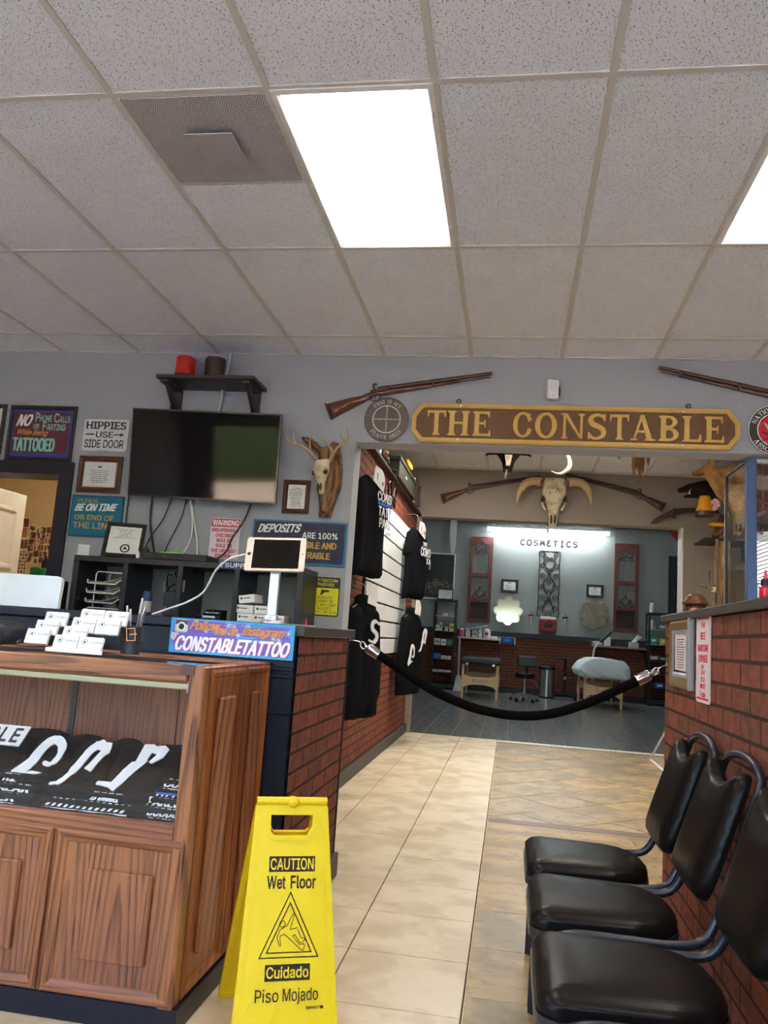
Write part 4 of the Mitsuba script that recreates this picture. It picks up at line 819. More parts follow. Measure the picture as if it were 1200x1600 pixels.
def tee_stack(x0, x1, y0, n, words, label, blue=False):
    for k in range(n):
        t = thing('folded_shirt', label[k], 'shirt', 'folded shirts in the display case')
        z = 0.513 + k * 0.024; y = y0 + 0.022 * k
        part(t, 'body', cloth(cushion(x0 + 0.004 * k, x1 - 0.003 * k, y, 2.46, z, z + 0.026, 0.0125), 0.004, 20, k), 'shirt_black', True)
        F = Fr((0, y + 0.0, z), (1, 0, 0), (0, 0.35, 0.94))
        w = words[k]
        if w: part(t, 'print', F(cat(*[text(w[0], x0 + w[1], x0 + w[2], 0.0, 0.026, 0.0015, 0.0015, bold=True, shear=0.4, fat=0.0012)])), 'print_white')
        if w and blue and k in (0, 3): part(t, 'blue_stripe', F(cbox(x0 + 0.02, x1 - 0.006, 0.006 if k else 0.0, 0.014 if k else 0.006, 0.0012, 0.0035)), 'print_blue')
tee_stack(-1.78, -1.40, 2.33, 4, [('TTER', 0.22, 0.335), ('ORATEK', 0.13, 0.33), ('NIDOTALAR', 0.1, 0.36), ('THE', 0.24, 0.3)], ['bottom folded black shirt at the left of the case', 'second folded black shirt from the bottom at the left of the case', 'third folded black shirt from the bottom at the left of the case', 'folded black shirt with THE in white, top of the left stack'])
tee_stack(-1.39, -1.04, 2.335, 3, [('IIIIIIIIIIIIII', 0.02, 0.3), ('/////////////', 0.03, 0.3), ('IHMMI', 0.16, 0.26)], ['bottom folded black shirt in the middle of the case', 'folded black shirt with white stripes in the middle of the case', 'upper folded black shirt in the middle of the case'])
tee_stack(-1.055, -0.93, 2.345, 5, [('PARL', 0.02, 0.11), ('UUUUU', 0.015, 0.12), ('PARLO', 0.0, 0.12), ('ATTO', 0.02, 0.12), ('COR', 0.03, 0.11)], ['bottom folded black shirt with a blue stripe at the right end of the case', 'second folded shirt from the bottom at the right end of the case', 'middle folded shirt at the right end of the case', 'folded shirt with ATTO and a blue stripe at the right end of the case', 'top folded shirt with COR at the right end of the case'], True)

# ---------------------------------------------------------------- things on the case and the counter
mat('card', (240, 240, 240), 0.5)
mat('clear_plastic', (225, 228, 232), 0.15, 0.6)
def card_stack(t, x, y, z, w=0.089, h=0.052, tip=-14, rise=0.0, logo=True):
    F = Fr((x, y, z), (1, 0.10, 0.0), (0, 0.35, 1)); s = part(t, 'card_stack', F(cbox(0, w, 0, h, -0.014, 0, 0.0008)), 'card')
    if logo:
        part(s, 'logo', F(prism(Point(0.02, h * 0.66).buffer(0.0095, 8).difference(Point(0.02, h * 0.66).buffer(0.0083, 8)).union(sbox(0.017, h * 0.58, 0.023, h * 0.72)), 0, 0.0004)), 'ink')
        part(s, 'lettering', F(text('Constable', 0.036, 0.078, h * 0.58, h * 0.72, 0, 0.0004)), 'cable_grey')
scene['mat_acrylic'] = dict(scene['mat_pane'])
t = thing('card_holder', 'clear stepped card holder with three tiers of white cards, left on the case', 'card holder', 'business card holders on the display case')
for j in range(3): card_stack(t, -1.655 + 0.012 * j, 2.60 + 0.032 * j, 1.003 + 0.031 * j, w=0.08)
part(t, 'side', cat(*[prism([(2.575, 0.988), (2.73, 0.988), (2.73, 1.085), (2.70, 1.085), (2.66, 1.04), (2.60, 1.01)], 0, 0.002)]), 'acrylic') if False else None
for x in (-1.667, -1.548):
    v, f = prism([(2.58, 0.987), (2.73, 0.987), (2.73, 1.08), (2.69, 1.08), (2.65, 1.045), (2.62, 1.03), (2.60, 1.01), (2.58, 1.01)], 0, 0.002)
    part(t, 'side', (np.stack([x + v[:, 2], v[:, 0], v[:, 1]], 1), f), 'acrylic')
part(t, "base", cbox(-1.667, -1.53, 2.58, 2.73, 0.987, 0.990), "acrylic")
t = thing('card_holder', 'wide card holder with two columns of white cards beside the pen cup', 'card holder', 'business card holders on the display case')
for j in range(4):
    card_stack(t, -1.475 + 0.011 * j, 2.475 + 0.03 * j, 0.992 + 0.03 * j, w=0.08)
    if j != 1: card_stack(t, -1.393 + 0.011 * j, 2.485 + 0.03 * j, 0.991 + 0.03 * j, w=0.08)
part(t, 'base', cbox(-1.48, -1.285, 2.455, 2.61, 0.987, 0.992, 0.001), 'acrylic')
part(t, 'front_lip', cbox(-1.48, -1.285, 2.45, 2.456, 0.987, 1.0), 'card')
pass
mat('leather_dark', (34, 38, 42), 0.45, 0.4)
mat('copper', (176, 110, 72), 0.35, metal=0.8)
t = thing('pen_cup', 'dark leather pen cup with a copper buckle, on the display case', 'pen cup')
part(t, 'cup', lathe([(0.0, 0.0), (0.031, 0.0), (0.033, 0.01), (0.034, 0.05), (0.037, 0.055), (0.036, 0.095), (0.033, 0.095), (0.030, 0.01), (0, 0.008)], 24, (-1.29, 2.66, 0.987)), 'leather_dark', 40)
part(t, 'strap', lathe([(0.0345, 0.0), (0.038, 0.002), (0.038, 0.022), (0.0345, 0.024)], 24, (-1.29, 2.66, 1.03)), 'leather_dark', 40)
BF = Fr((-1.274, 2.618, 1.055), (1, 0.35, 0.15), (-0.15, 0, 1))
part(t, 'buckle', BF(cat(moulding(-0.015, 0.015, -0.022, 0.022, [(0, 0), (0, 0.004), (0.003, 0.004), (0.003, 0)]), cbox(-0.004, 0.02, -0.002, 0.002, 0.003, 0.006))), 'copper', label='copper buckle')
rng = random.Random(8)
for i in range(7):
    a = rng.uniform(0, 6.28); r0 = rng.uniform(0.003, 0.018); x, y = -1.29 + r0 * math.cos(a), 2.66 + r0 * math.sin(a); h = rng.uniform(0.13, 0.185)
    p0 = np.array([x, y, 0.997]); p1 = p0 + np.array([0.03 * math.cos(a) * rng.uniform(0.3, 1), 0.02 * math.sin(a), h])
    t = thing('pen', 'grey translucent pen standing in the leather cup', 'pen', 'pens in the leather cup')
    part(t, 'barrel', tube([p0, p1], [0.0035, 0.0042], 8), 'cable_grey' if i % 3 else 'alu', True)
    part(t, 'cap', tube([p1 - (p1 - p0) * 0.3, p1], [0.0048, 0.0044], 8), 'disc_light' if i % 2 else 'steel', True)
solo('leather_bag', cloth(cushion(-1.95, -1.69, 2.52, 2.70, 0.988, 1.075, 0.04), 0.02, 9, 3), 'leather_dark', 'dark leather bag at the left edge on top of the case', 'bag', smooth=True)

t = thing('instagram_sign', 'purple and blue hand painted sign reading FOLLOW ME ON INSTAGRAM over the case', 'sign')
IF = Fr((0, CY0 - 0.03, 0))
IX0, IX1, IZ0, IZ1 = -1.252, -0.775, 0.996, 1.124
w = sign_board(t, IF, IX0, IX1, IZ0, IZ1, 'sky_blue', th=0.008)
IG = Fr(IF.p(IX0, IZ0, w)); L, H = IX1 - IX0, IZ1 - IZ0
part(t, 'lilac_field', IG(prism(Polygon([(0.02, 0.008), (0.2, 0.014), (L - 0.02, 0.01), (L - 0.012, 0.06), (L - 0.02, H - 0.012), (0.25, H - 0.008), (0.02, H - 0.006), (0.008, 0.07)]), 0, 0.0006)), 'lilac', label='lilac field')
part(t, 'blue_swirl', IG(cat(*[prism(_stroke(spline(q, 4), [0.001] * 3 + [0.006] * (4 * len(q) - 9) + [0.001] * 3), 0.0006, 0.001) for q in ([(0.1, 0.07), (0.2, 0.085), (0.3, 0.07), (0.38, 0.085)], [(0.22, 0.118), (0.32, 0.112), (0.45, 0.118)], [(0.18, 0.075), (0.32, 0.062), (0.46, 0.07)], [(0.02, 0.06), (0.05, 0.075), (0.08, 0.07)])])), 'sky_blue', label='blue swirls')
part(t, 'rose_shadow', IG(cat(text('@', 0.008, 0.028, 0.045, 0.072, 0.001, bold=True), text('CONSTABLETATTOO', 0.025, L - 0.004, 0.006, 0.06, 0.001, bold=True, shear=0.25))), 'rose', label='rose letter shadows')
part(t, 'white_lettering', IG(cat(text('@', 0.006, 0.026, 0.047, 0.074, 0.002, bold=True), text('CONSTABLETATTOO', 0.022, L - 0.008, 0.009, 0.064, 0.002, bold=True, shear=0.25, fat=0.0018))), 'white', label='white lettering')
part(t, 'orange_lettering', IG(cat(text('Follow', 0.075, 0.2, 0.086, 0.122, 0.0026, bold=True, shear=0.45, fat=0.0012), text('me on', 0.175, 0.265, 0.074, 0.1, 0.0026, bold=True, shear=0.45, fat=0.0012), text('Instagram', 0.27, L - 0.03, 0.07, 0.112, 0.0026, bold=True, shear=0.45, fat=0.0012))), 'orange', label='orange lettering')
part(t, 'camera_icon', IG(cat(prism(rrect(0.018, 0.068, 0.076, 0.122, 0.008), 0.0012, 0.002))), 'cream_paper', label='painted camera icon')
part(t, 'camera_band', IG(cat(prism(sbox(0.019, 0.104, 0.067, 0.120), 0.002, 0.0022))), 'gun_wood', label='brown band')
part(t, 'camera_ring', IG(prism(Point(0.043, 0.096).buffer(0.017, 8), 0.0022, 0.0026)), 'white')
part(t, 'camera_lens', IG(prism(Point(0.043, 0.096).buffer(0.011, 8), 0.0026, 0.003)), 'ink')
st = []
for (x, y, r) in ((0.225, 0.112, 0.016), (0.245, 0.108, 0.014), (0.14, 0.086, 0.01), (0.30, 0.112, 0.01), (0.265, 0.078, 0.012), (0.40, 0.074, 0.015), (0.42, 0.07, 0.012), (0.455, 0.095, 0.016), (0.1, 0.118, 0.008), (0.03, 0.07, 0.006)):
    st += [affinity.rotate(sbox(x - r, y - 0.0007, x + r, y + 0.0007), a, origin=(x, y)) for a in (10, 55, 100, 145)]
part(t, 'painted_stars', IG(prism(unary_union(st), 0.0016, 0.0024)), 'white', kind='stuff', label='white painted stars')

# tablet on its stand
t = thing('tablet_stand', 'white tablet with a dark screen on a metal stand upon the counter', 'tablet')
part(t, 'base', lathe([(0, 0.012), (0.04, 0.012), (0.046, 0.006), (0.047, 0.0), (0, 0)], 28, (-0.895, 3.0, 1.126)), 'alu', 40)
part(t, 'post', cat(cbox(-0.918, -0.880, 2.99, 3.008, 1.135, 1.36, 0.002)), 'alu')
part(t, 'collar', cbox(-0.924, -0.876, 2.982, 3.016, 1.138, 1.158, 0.002), 'alu')
part(t, 'screw', lathe([(0, 0.003), (0.004, 0.002), (0.004, 0)], 8, (-0.900, 2.982, 1.148), (0, -1, 0)), 'steel')
AF = Fr((-0.898, 2.975, 1.387), (1, 0.12, 0.045), (-0.10, 0.42, 1)); AF.v = AF.v - AF.u * (AF.u @ AF.v); AF.v /= np.linalg.norm(AF.v); AF.n = np.cross(AF.u, AF.v); AF.M = np.stack([AF.u, AF.v, AF.n])
mat('tablet_white', (232, 214, 198), 0.35)
b = part(t, 'tablet', AF(prism(rrect(-0.114, 0.114, -0.072, 0.072, 0.008), -0.006, 0.004)), 'tablet_white')
part(b, 'screen', AF(cbox(-0.087, 0.092, -0.062, 0.062, 0.004, 0.0045)), 'tv_screen')
part(b, 'home_button', AF(lathe([(0, 0.0012), (0.0065, 0.001), (0.0065, 0)], 16, (-0.101, 0.0, 0.004))), 'ink')
part(b, 'camera', AF(lathe([(0, 0.0008), (0.0025, 0.0006), (0.0025, 0)], 10, (0.104, 0.0, 0.004))), 'ink')
solo('charging_cable', tube(spline([(-1.01, 2.975, 1.383), (-1.072, 2.96, 1.360), (-1.132, 2.98, 1.314), (-1.181, 3.0, 1.229), (-1.249, 3.0, 1.183), (-1.313, 3.0, 1.157), (-1.38, 3.0, 1.130)], 8), 0.0045, 8), 'cable_white', 'white charging cable curving from the tablet to the counter', 'cable', smooth=True)
t = thing('marker', 'small red marker standing on the counter cap', 'marker')
part(t, 'barrel', cyl((-0.845, 3.32, 1.127), (-0.845, 3.32, 1.150), 0.005, 0.0045, 10), 'nra_red', True); part(t, 'tip', cyl((-0.845, 3.32, 1.150), (-0.845, 3.32, 1.158), 0.003, 0.002, 8), 'nra_red', True)
solo('paper_sheet', cbox(-0.90, -0.79, 3.05, 3.27, 1.127, 1.129), 'paper', 'white paper sheet lying on the counter cap', 'paper')
mat('imac_silver', (236, 238, 240), 0.35, metal=0.1)
t = thing('computer_monitor', 'back of a silver desktop computer behind the counter at left', 'computer')
MF = Fr((-2.30, 3.38, 1.06), (1, 0.02, 0), (0, 0.1, 1))
part(t, 'back', MF(prism(rrect(-0.285, 0.285, -0.21, 0.215, 0.025), -0.02, 0.004)), 'imac_silver', 35)
part(t, 'foot', cat(cbox(-2.39, -2.21, 3.36, 3.38, 0.765, 0.95, 0.003), cbox(-2.39, -2.21, 3.25, 3.45, 0.76, 0.768, 0.002)), 'alu')

# ---------------------------------------------------------------- black cube shelf behind the counter
KX0, KX1, KY, KT = -2.885, -1.31, 4.98, 1.50
t = thing('cube_shelf', 'black open cube shelf standing against the wall below the television', 'shelf')
part(t, 'top_board', cbox(KX0, KX1, KY, 5.365, KT - 0.038, KT, 0.002), 'black_wood')
part(t, 'bottom_board', cbox(KX0, KX1, KY, 5.365, 0.34, 0.378, 0.002), 'black_wood')
part(t, 'middle_board', cbox(KX0 + 0.04, KX1 - 0.04, KY, 5.365, 1.10, 1.134, 0.001), 'black_wood')
part(t, 'lower_board', cbox(KX0 + 0.04, KX1 - 0.04, KY, 5.365, 0.74, 0.76, 0.001), 'black_wood')
for x in (KX0, KX1 - 0.04): part(t, 'side_board', cbox(x, x + 0.04, KY, 5.365, 0.0, KT - 0.038, 0.001), 'black_wood')
for x in (-2.53, -2.15, -1.765): part(t, 'divider', cbox(x, x + 0.034, KY + 0.001, 5.365, 0.378, KT - 0.038, 0.001), 'black_wood')
part(t, 'hinge_strip', cbox(-2.1158, -2.113, 5.01, 5.03, 1.30, 1.376), 'brass_rail', label='small brass strip')
ST = Fr((0, KY - 0.001, 0))
t = thing('bumper_sticker', 'navy sticker reading I SUPPORT on the shelf edge behind the tablet', 'sticker')
part(t, 'strip', ST(cbox(-1.882, -1.42, 1.463, 1.512, 0, 0.002)), 'sticker_navy'); part(t, 'lettering', ST(text('I SUPPORT', -1.868, -1.60, 1.472, 1.503, 0.002, bold=True)), 'white')
t = thing('framed_certificate', 'black framed certificate with a round seal leaning on top of the cube shelf', 'picture frame')
LF = Fr((-2.558, 5.02, 1.5), (1, 0.25, 0.0), (0.1, 0.4, 1)); LF.v = LF.v - LF.u * (LF.u @ LF.v); LF.v /= np.linalg.norm(LF.v); LF.n = np.cross(LF.u, LF.v); LF.M = np.stack([LF.u, LF.v, LF.n])
w = framed(t, LF, -0.145, 0.115, 0.0, 0.25, 0.026, 'frame_black', 'paper')
part(t, 'print', lines_of_print(LF, -0.09, 0.06, 0.14, 0.215, 6, w, 5, 0.2), 'ink', kind='stuff')
part(t, 'seal', LF(prism(Point(0.0, 0.065).buffer(0.032, 12).difference(Point(0.0, 0.065).buffer(0.022, 12)).union(Polygon([(-0.016, 0.056), (0.016, 0.056), (0.009, 0.066), (0.006, 0.077), (-0.006, 0.077), (-0.009, 0.066)])), w, w + 0.0006)), 'ink', label='round black seal')
t = thing('letter_tray', 'white wire letter tray with three tiers of papers in the cube shelf', 'letter tray')
W_, R_ = 'cable_white', 0.0045
part(t, 'frame', tube([(-2.78, 5.0, 1.137), (-2.78, 5.0, 1.145), (-2.76, 5.02, 1.16), (-2.54, 5.02, 1.158)], R_, 6), W_, True)
for x, y in ((-2.74, 5.03), (-2.70, 5.14)): part(t, 'upright', tube([(x, y, 1.14), (x, y, 1.38), (x + 0.012, y, 1.40), (-2.54, y, 1.398)], R_, 6), W_, True)
for j in range(3):
    z = 1.195 + 0.062 * j
    part(t, 'tier', tube([(-2.775, 4.99, z + 0.028), (-2.775, 4.99, z + 0.005), (-2.765, 4.99, z), (-2.58, 4.99, z), (-2.54, 4.99, z + 0.03)], R_, 6), W_, True)
    part(t, 'tier', tube([(-2.76, 5.2, z + 0.028), (-2.76, 5.2, z), (-2.58, 5.2, z), (-2.54, 5.2, z + 0.03)], R_, 6), W_, True)
    for x in (-2.765, -2.7, -2.64, -2.575): part(t, 'rod', tube([(x, 4.99, z), (x, 5.2, z)], 0.003, 5), W_, True)
    for q in range(2):
        v, f = cbox(-2.768, -2.54, 4.985, 5.19, 0, 0.002); v = np.vstack([v]); 
        m = trimesh.Trimesh(*cbox(-2.768, -2.54, 4.985, 5.19, 0, 0.002), process=True).subdivide().subdivide().subdivide(); v = np.array(m.vertices); v[:, 2] += z + 0.006 + 0.006 * q + np.clip(v[:, 0] + 2.62 + 0.02 * q, 0, 1) * 0.3 * (0.6 + 0.4 * q)
        solo('paper_sheet', (v, np.array(m.faces)), 'paper' if q else 'cable_grey' if j == 0 else 'cream_paper', ('upper' if q else 'lower') + ' sheet of paper in the ' + ('bottom', 'middle', 'top')[j] + ' tier of the letter tray', 'paper')
t = thing('drink_can', 'dark and silver drink can in the cube shelf right of the letter tray', 'can')
part(t, 'body', lathe([(0, 0), (0.028, 0.0), (0.033, 0.008), (0.033, 0.135), (0.027, 0.15)], 24, (-2.36, 5.02, 1.135)), 'sticker_navy', 40)
part(t, 'lid', lathe([(0.0265, 0.150), (0.028, 0.153), (0.025, 0.151), (0, 0.148)], 24, (-2.36, 5.02, 1.135)), 'steel', 40)
part(t, 'label_band', lathe([(0.0333, 0.02), (0.0334, 0.09)], 24, (-2.36, 5.02, 1.135)), 'disc_light')
rng = np.random.default_rng(4)
for i, (cx, cz, r, m) in enumerate(((-2.29, 1.33, 0.085, 'cable_white'), (-2.30, 1.36, 0.05, 'cable_black'), (-2.27, 1.30, 0.055, 'cable_black'), (-2.23, 1.41, 0.04, 'cable_black'))):
    a = np.linspace(0.4, 5.4 + i, 9); p = [(cx + r * math.cos(x) * (1 + 0.3 * rng.uniform(-1, 1)), 5.25 + 0.05 * rng.uniform(-1, 1), cz + r * math.sin(x) * (1 + 0.25 * rng.uniform(-1, 1))) for x in a]
    cable(p, 0.005, m, ('white looped cable in the second cube of the shelf', 'left tangle of black cable in the second cube of the shelf', 'lower tangle of black cable in the second cube', 'black cable loop at the top of the second cube')[i])
cable([(-2.60, 5.2, 1.45), (-2.57, 5.2, 1.425), (-2.53, 5.2, 1.43)], 0.006, 'cable_black', 'black cable loop above the letter tray')
t = thing('power_brick', 'upright black device box in the second cube of the shelf', 'device box'); part(t, 'body', cbox(-2.235, -2.155, 5.0, 5.16, 1.136, 1.30, 0.004), 'black_wood'); part(t, 'label', cbox(-2.225, -2.215, 4.999, 5.0, 1.16, 1.2), 'cable_grey')
t = thing('card_terminal', 'black card terminal with silver keys in the third cube of the shelf', 'card terminal')
part(t, 'body', hull(np.array([(x, y, z) for x in (-1.96, -1.84) for y, z in ((4.99, 1.136), (4.99, 1.155), (5.12, 1.136), (5.12, 1.20), (5.05, 1.195))])), 'black')
for i in range(3): part(t, 'key', cbox(-1.945 + i * 0.032, -1.92 + i * 0.032, 5.0, 5.03, 1.172, 1.182, 0.002), 'alu')
part(t, 'silver_lip', cbox(-1.955, -1.87, 4.986, 4.992, 1.143, 1.158, 0.001), 'alu')
solo('cable_coil', tube(spline([(-2.02, 5.0, 1.138), (-2.0, 5.0, 1.16), (-1.97, 5.0, 1.15), (-1.99, 5.02, 1.138)], 5), 0.005, 6), 'cable_black', 'small coil of black cable left of the card terminal', 'cable', smooth=True)
bx = [(-1.725, 1.135, 0.105, 0, 'bottom left white card box beside the tablet post'), (-1.74, 1.189, 0.115, 0, 'white card box in the middle of the left pile'), (-1.72, 1.246, 0.105, -9, 'topmost tilted white card box'), (-1.618, 1.135, 0.095, 0, 'lower white card box right of the left pile'), (-1.613, 1.19, 0.088, 0, 'upper white card box right of the left pile'), (-1.505, 1.135, 0.09, 0, 'white card box half hidden behind the tablet post')]
for i, (x, z, wd, tl, lb) in enumerate(bx):
    t = thing('card_box', lb, 'box', 'white card boxes in the cube shelf')
    R = lambda m: about(m, (x, 4.99, z), (0, 1, 0), tl)
    part(t, 'body', R(cbox(x, x + wd, 4.99, 5.17, z, z + 0.052, 0.001)), 'card')
    part(t, 'label', R(cat(cbox(x + 0.012, x + 0.024, 4.989, 4.99, z + 0.024, z + 0.038), cbox(x + 0.032, x + 0.075, 4.989, 4.99, z + 0.028, z + 0.033))), 'ink', kind='stuff')
t = thing('network_recorder', 'flat black network recorder with a green strip on top of the cube shelf', 'network recorder')
part(t, 'body', cbox(-2.40, -1.97, 5.0, 5.22, 1.502, 1.545, 0.003), 'black')
part(t, 'indicator', ell((-2.26, 4.999, 1.522), (0.004, 0.002, 0.004), 1), 'sky_blue', True)
mat('green_tape', (108, 214, 70), 0.5)
solo('green_ruler', cbox(-2.31, -2.16, 5.03, 5.06, 1.546, 1.556, 0.002), 'green_tape', 'bright green strip lying on the network recorder', 'strip')
t = thing('power_adapter', 'black power adapter on the shelf top beside the white plug', 'power adapter'); part(t, 'body', cbox(-2.43, -2.395 + 0.0, 5.02, 5.06, 1.501, 1.57, 0.004), 'black'); part(t, 'plug', cbox(-2.42, -2.41, 5.03, 5.05, 1.57, 1.58), 'black')
t = thing('power_plug', 'small white plug on the shelf top', 'plug'); part(t, 'body', cbox(-2.472, -2.448, 5.02, 5.05, 1.501, 1.538, 0.003), 'white'); part(t, 'prong', cbox(-2.465, -2.455, 5.03, 5.04, 1.538, 1.552), 'steel')
solo('desk_gadget', cat(cushion(-2.995, -2.91, 4.9, 5.0, 0.9, 1.32, 0.01), cbox(-2.99, -2.91, 4.9, 5.0, 0.0, 0.9)), 'black', 'black machine left of the cube shelf', 'machine')
# ---------------------------------------------------------------- soft shapes
def pillow(poly, t0, t1, R, step=0.02, back=True, power=0.5):
    """A slab cut to an outline, its face swelling from t0 at the edge to t1 over the distance R (local plane, +z the face)."""
    g = shapely.geometry.polygon.orient(poly, 1.0)
    m = m3.CrossSection([np.array(g.exterior.coords)[:-1]]).extrude(1.0).refine_to_length(step) if False else None
    v2, f2 = None, None
    M = m3.CrossSection([np.array(g.exterior.coords)[:-1]]).extrude(t0).refine_to_length(step)
    v, f = arr(M); v = v.copy()
    d = np.array([g.exterior.distance(Point(p[0], p[1])) for p in v])
    e = np.clip(d / R, 0, 1); lift = (t1 - t0) * np.sqrt(np.clip(1 - (1 - e) ** 2, 0, 1))
    top = v[:, 2] > t0 * 0.5
    v[:, 2] = np.where(top, v[:, 2] + lift, v[:, 2] - (lift * 0.15 if back else 0))
    return v, f
mat('leather_shine', (19, 16, 14), 0.3, 0.25)
mat('leather_dull', (19, 16, 14), 1.0, 0.0)
scene['mat_leather_black'] = {'type': 'blendbsdf', 'weight': 0.5, 'a': scene.pop('mat_leather_shine'), 'b': scene.pop('mat_leather_dull')}
mat('seat_steel', (26, 29, 40), 0.33, 0.5)
# ---------------------------------------------------------------- half wall on the right, with its cap
RX, RY1, RZ = 0.70, 3.885, 1.285
h = struct('wall_half', cbox(RX + 0.002, RX + 0.14, -0.4, RY1 - 0.004, 0, RZ - 0.035), 'mortar', 'half height red brick wall on the right behind the chairs')
part(h, 'cap', cbox(RX - 0.022, RX + 0.17, -0.4, RY1 + 0.015, RZ - 0.03, RZ, 0.004), 'dark_cap', label='dark cap of the half wall')
HW = Fr((RX + 0.002, 0, 0), (0, -1, 0))                  # faces -x: u = -y
bricks(h, HW, -RY1, -0.9, 0.0, RZ - 0.034, 0.0765, 0.205, 0.012, 0.0016, near=lambda u, v: -u * 0.2 - v if -u > 1.6 else 9)
part(h, 'end_bricks', cat(*[Fr((0, RY1 - 0.004, 0), (-1, 0, 0))(cbox(-RX - 0.14, -RX - 0.002, RZ - 0.034 - (k + 1) * 0.0765 + 0.01, RZ - 0.034 - k * 0.0765, 0, 0.0035)) for k in range(16)]), 'brick_b', kind='stuff')

# framed notice and narrow tin sign on the half wall
mat('frame_gold', (138, 112, 70), 0.4, metal=0.5)
mat('silver_leaf', (196, 200, 206), 0.35, metal=0.6)
QF = Fr((RX, 0, 0), (0, -1, 0))
t = thing('framed_notice', 'gold and silver framed notice on the right brick half wall', 'picture frame')
u0, u1, v0, v1 = -3.70, -3.29, 0.982, 1.253
part(t, 'outer_moulding', QF(moulding(u0, u1, v0, v1, [(0, 0), (0, 0.016), (0.01, 0.02), (0.055, 0.014), (0.06, 0.012), (0.06, 0)])), 'frame_gold')
part(t, 'inner_moulding', QF(moulding(u0 + 0.058, u1 - 0.058, v0 + 0.04, v1 - 0.04, [(0, 0), (0, 0.018), (0.012, 0.018), (0.02, 0.012), (0.02, 0)])), 'silver_leaf', label='silver inner moulding')
part(t, 'silver_edge', QF(cbox(u1 - 0.008, u1 + 0.002, v0 - 0.004, v1 + 0.004, 0.0, 0.026, 0.003)), 'silver_leaf', label='bright silver side edge')
part(t, 'backing', QF(cbox(u0 + 0.07, u1 - 0.07, v0 + 0.05, v1 - 0.05, 0.0, 0.012)), 'counter_black')
part(t, 'paper', QF(Fr((0, 0, 0), (1, 0, 0), (0, 1, 0))(prism([(u0 + 0.11, v0 + 0.07), (u1 - 0.085, v0 + 0.066), (u1 - 0.085, v1 - 0.062), (u0 + 0.10, v1 - 0.056)], 0.012, 0.014))), 'warn_pink')
part(t, 'print', lines_of_print(QF, u0 + 0.12, u1 - 0.095, v0 + 0.08, v1 - 0.07, 12, 0.014, 11, 0.28), 'ink', kind='stuff')
t = thing('wall_sign', 'tall narrow white tin sign with red lettering on the right brick half wall', 'sign')
u0, u1, v0, v1 = -3.235, -3.02, 0.947, 1.265
w = sign_board(t, QF, u0, u1, v0, v1, 'warn_pink', th=0.004, r=0.014)
part(t, 'red_bar', QF(cbox(u0 + 0.02, u1 - 0.02, v1 - 0.018, v1 - 0.011, w, w + 0.0008)), 'warn_red'); part(t, 'red_bar', QF(cbox(u0 + 0.02, u1 - 0.02, v0 + 0.011, v0 + 0.018, w, w + 0.0008)), 'warn_red')
for i, (s, a, b, hh, q) in enumerate((('THE', 0.075, 0.14, 0.017, 0.040), ('BEE', 0.07, 0.145, 0.026, 0.078), ('HANDSOME', 0.025, 0.19, 0.026, 0.122), ('OWNER', 0.04, 0.18, 0.028, 0.160), ('OF', 0.085, 0.13, 0.016, 0.190), ('A V', 0.085, 0.14, 0.016, 0.21), ('IF IT', 0.08, 0.14, 0.017, 0.235), ('MUST', 0.07, 0.15, 0.017, 0.258), ('Trade', 0.07, 0.15, 0.02, 0.288))):
    part(t, 'lettering', QF(text(s, u0 + a, u0 + b, v1 - q - hh / 2, v1 - q + hh / 2, w, bold=True)), 'warn_red')
for v_ in (v1 - 0.024, v0 + 0.026): part(t, 'screw', QF(lathe([(0, 0.002), (0.004, 0.001), (0.004, 0)], 8, ((u0 + u1) / 2, v_, w))), 'steel')

# ---------------------------------------------------------------- stacking chairs along the half wall
def seat_poly(w0, w1, d):
    """Seat outline: x 0 (front) to d (rear), y half widths w0 front, w1 rear, well rounded."""
    p = Polygon([(0.0, -w0), (d, -w1), (d, w1), (0, w0)]).buffer(-0.07).buffer(0.07, quad_segs=6); return p
seat_p = Polygon([(0.0, -0.200), (0.015, -0.210), (0.28, -0.195), (0.35, -0.16), (0.392, -0.09), (0.40, 0), (0.392, 0.09), (0.35, 0.16), (0.28, 0.195), (0.015, 0.210), (0.0, 0.200)]).buffer(-0.05).buffer(0.05, quad_segs=6)
ca, sa = math.cos(math.radians(19)), math.sin(math.radians(19))
back_p = Polygon(np.array(spline([(-0.09, -0.012), (0.09, -0.012), (0.15, -0.004), (0.178, 0.03), (0.186, 0.12), (0.184, 0.24), (0.176, 0.315), (0.15, 0.342), (0.10, 0.322), (0.05, 0.302), (0.0, 0.296), (-0.05, 0.302), (-0.10, 0.322), (-0.15, 0.342), (-0.176, 0.315), (-0.184, 0.24), (-0.186, 0.12), (-0.178, 0.03), (-0.15, -0.004)], 4, closed=True)))
chair_parts = None
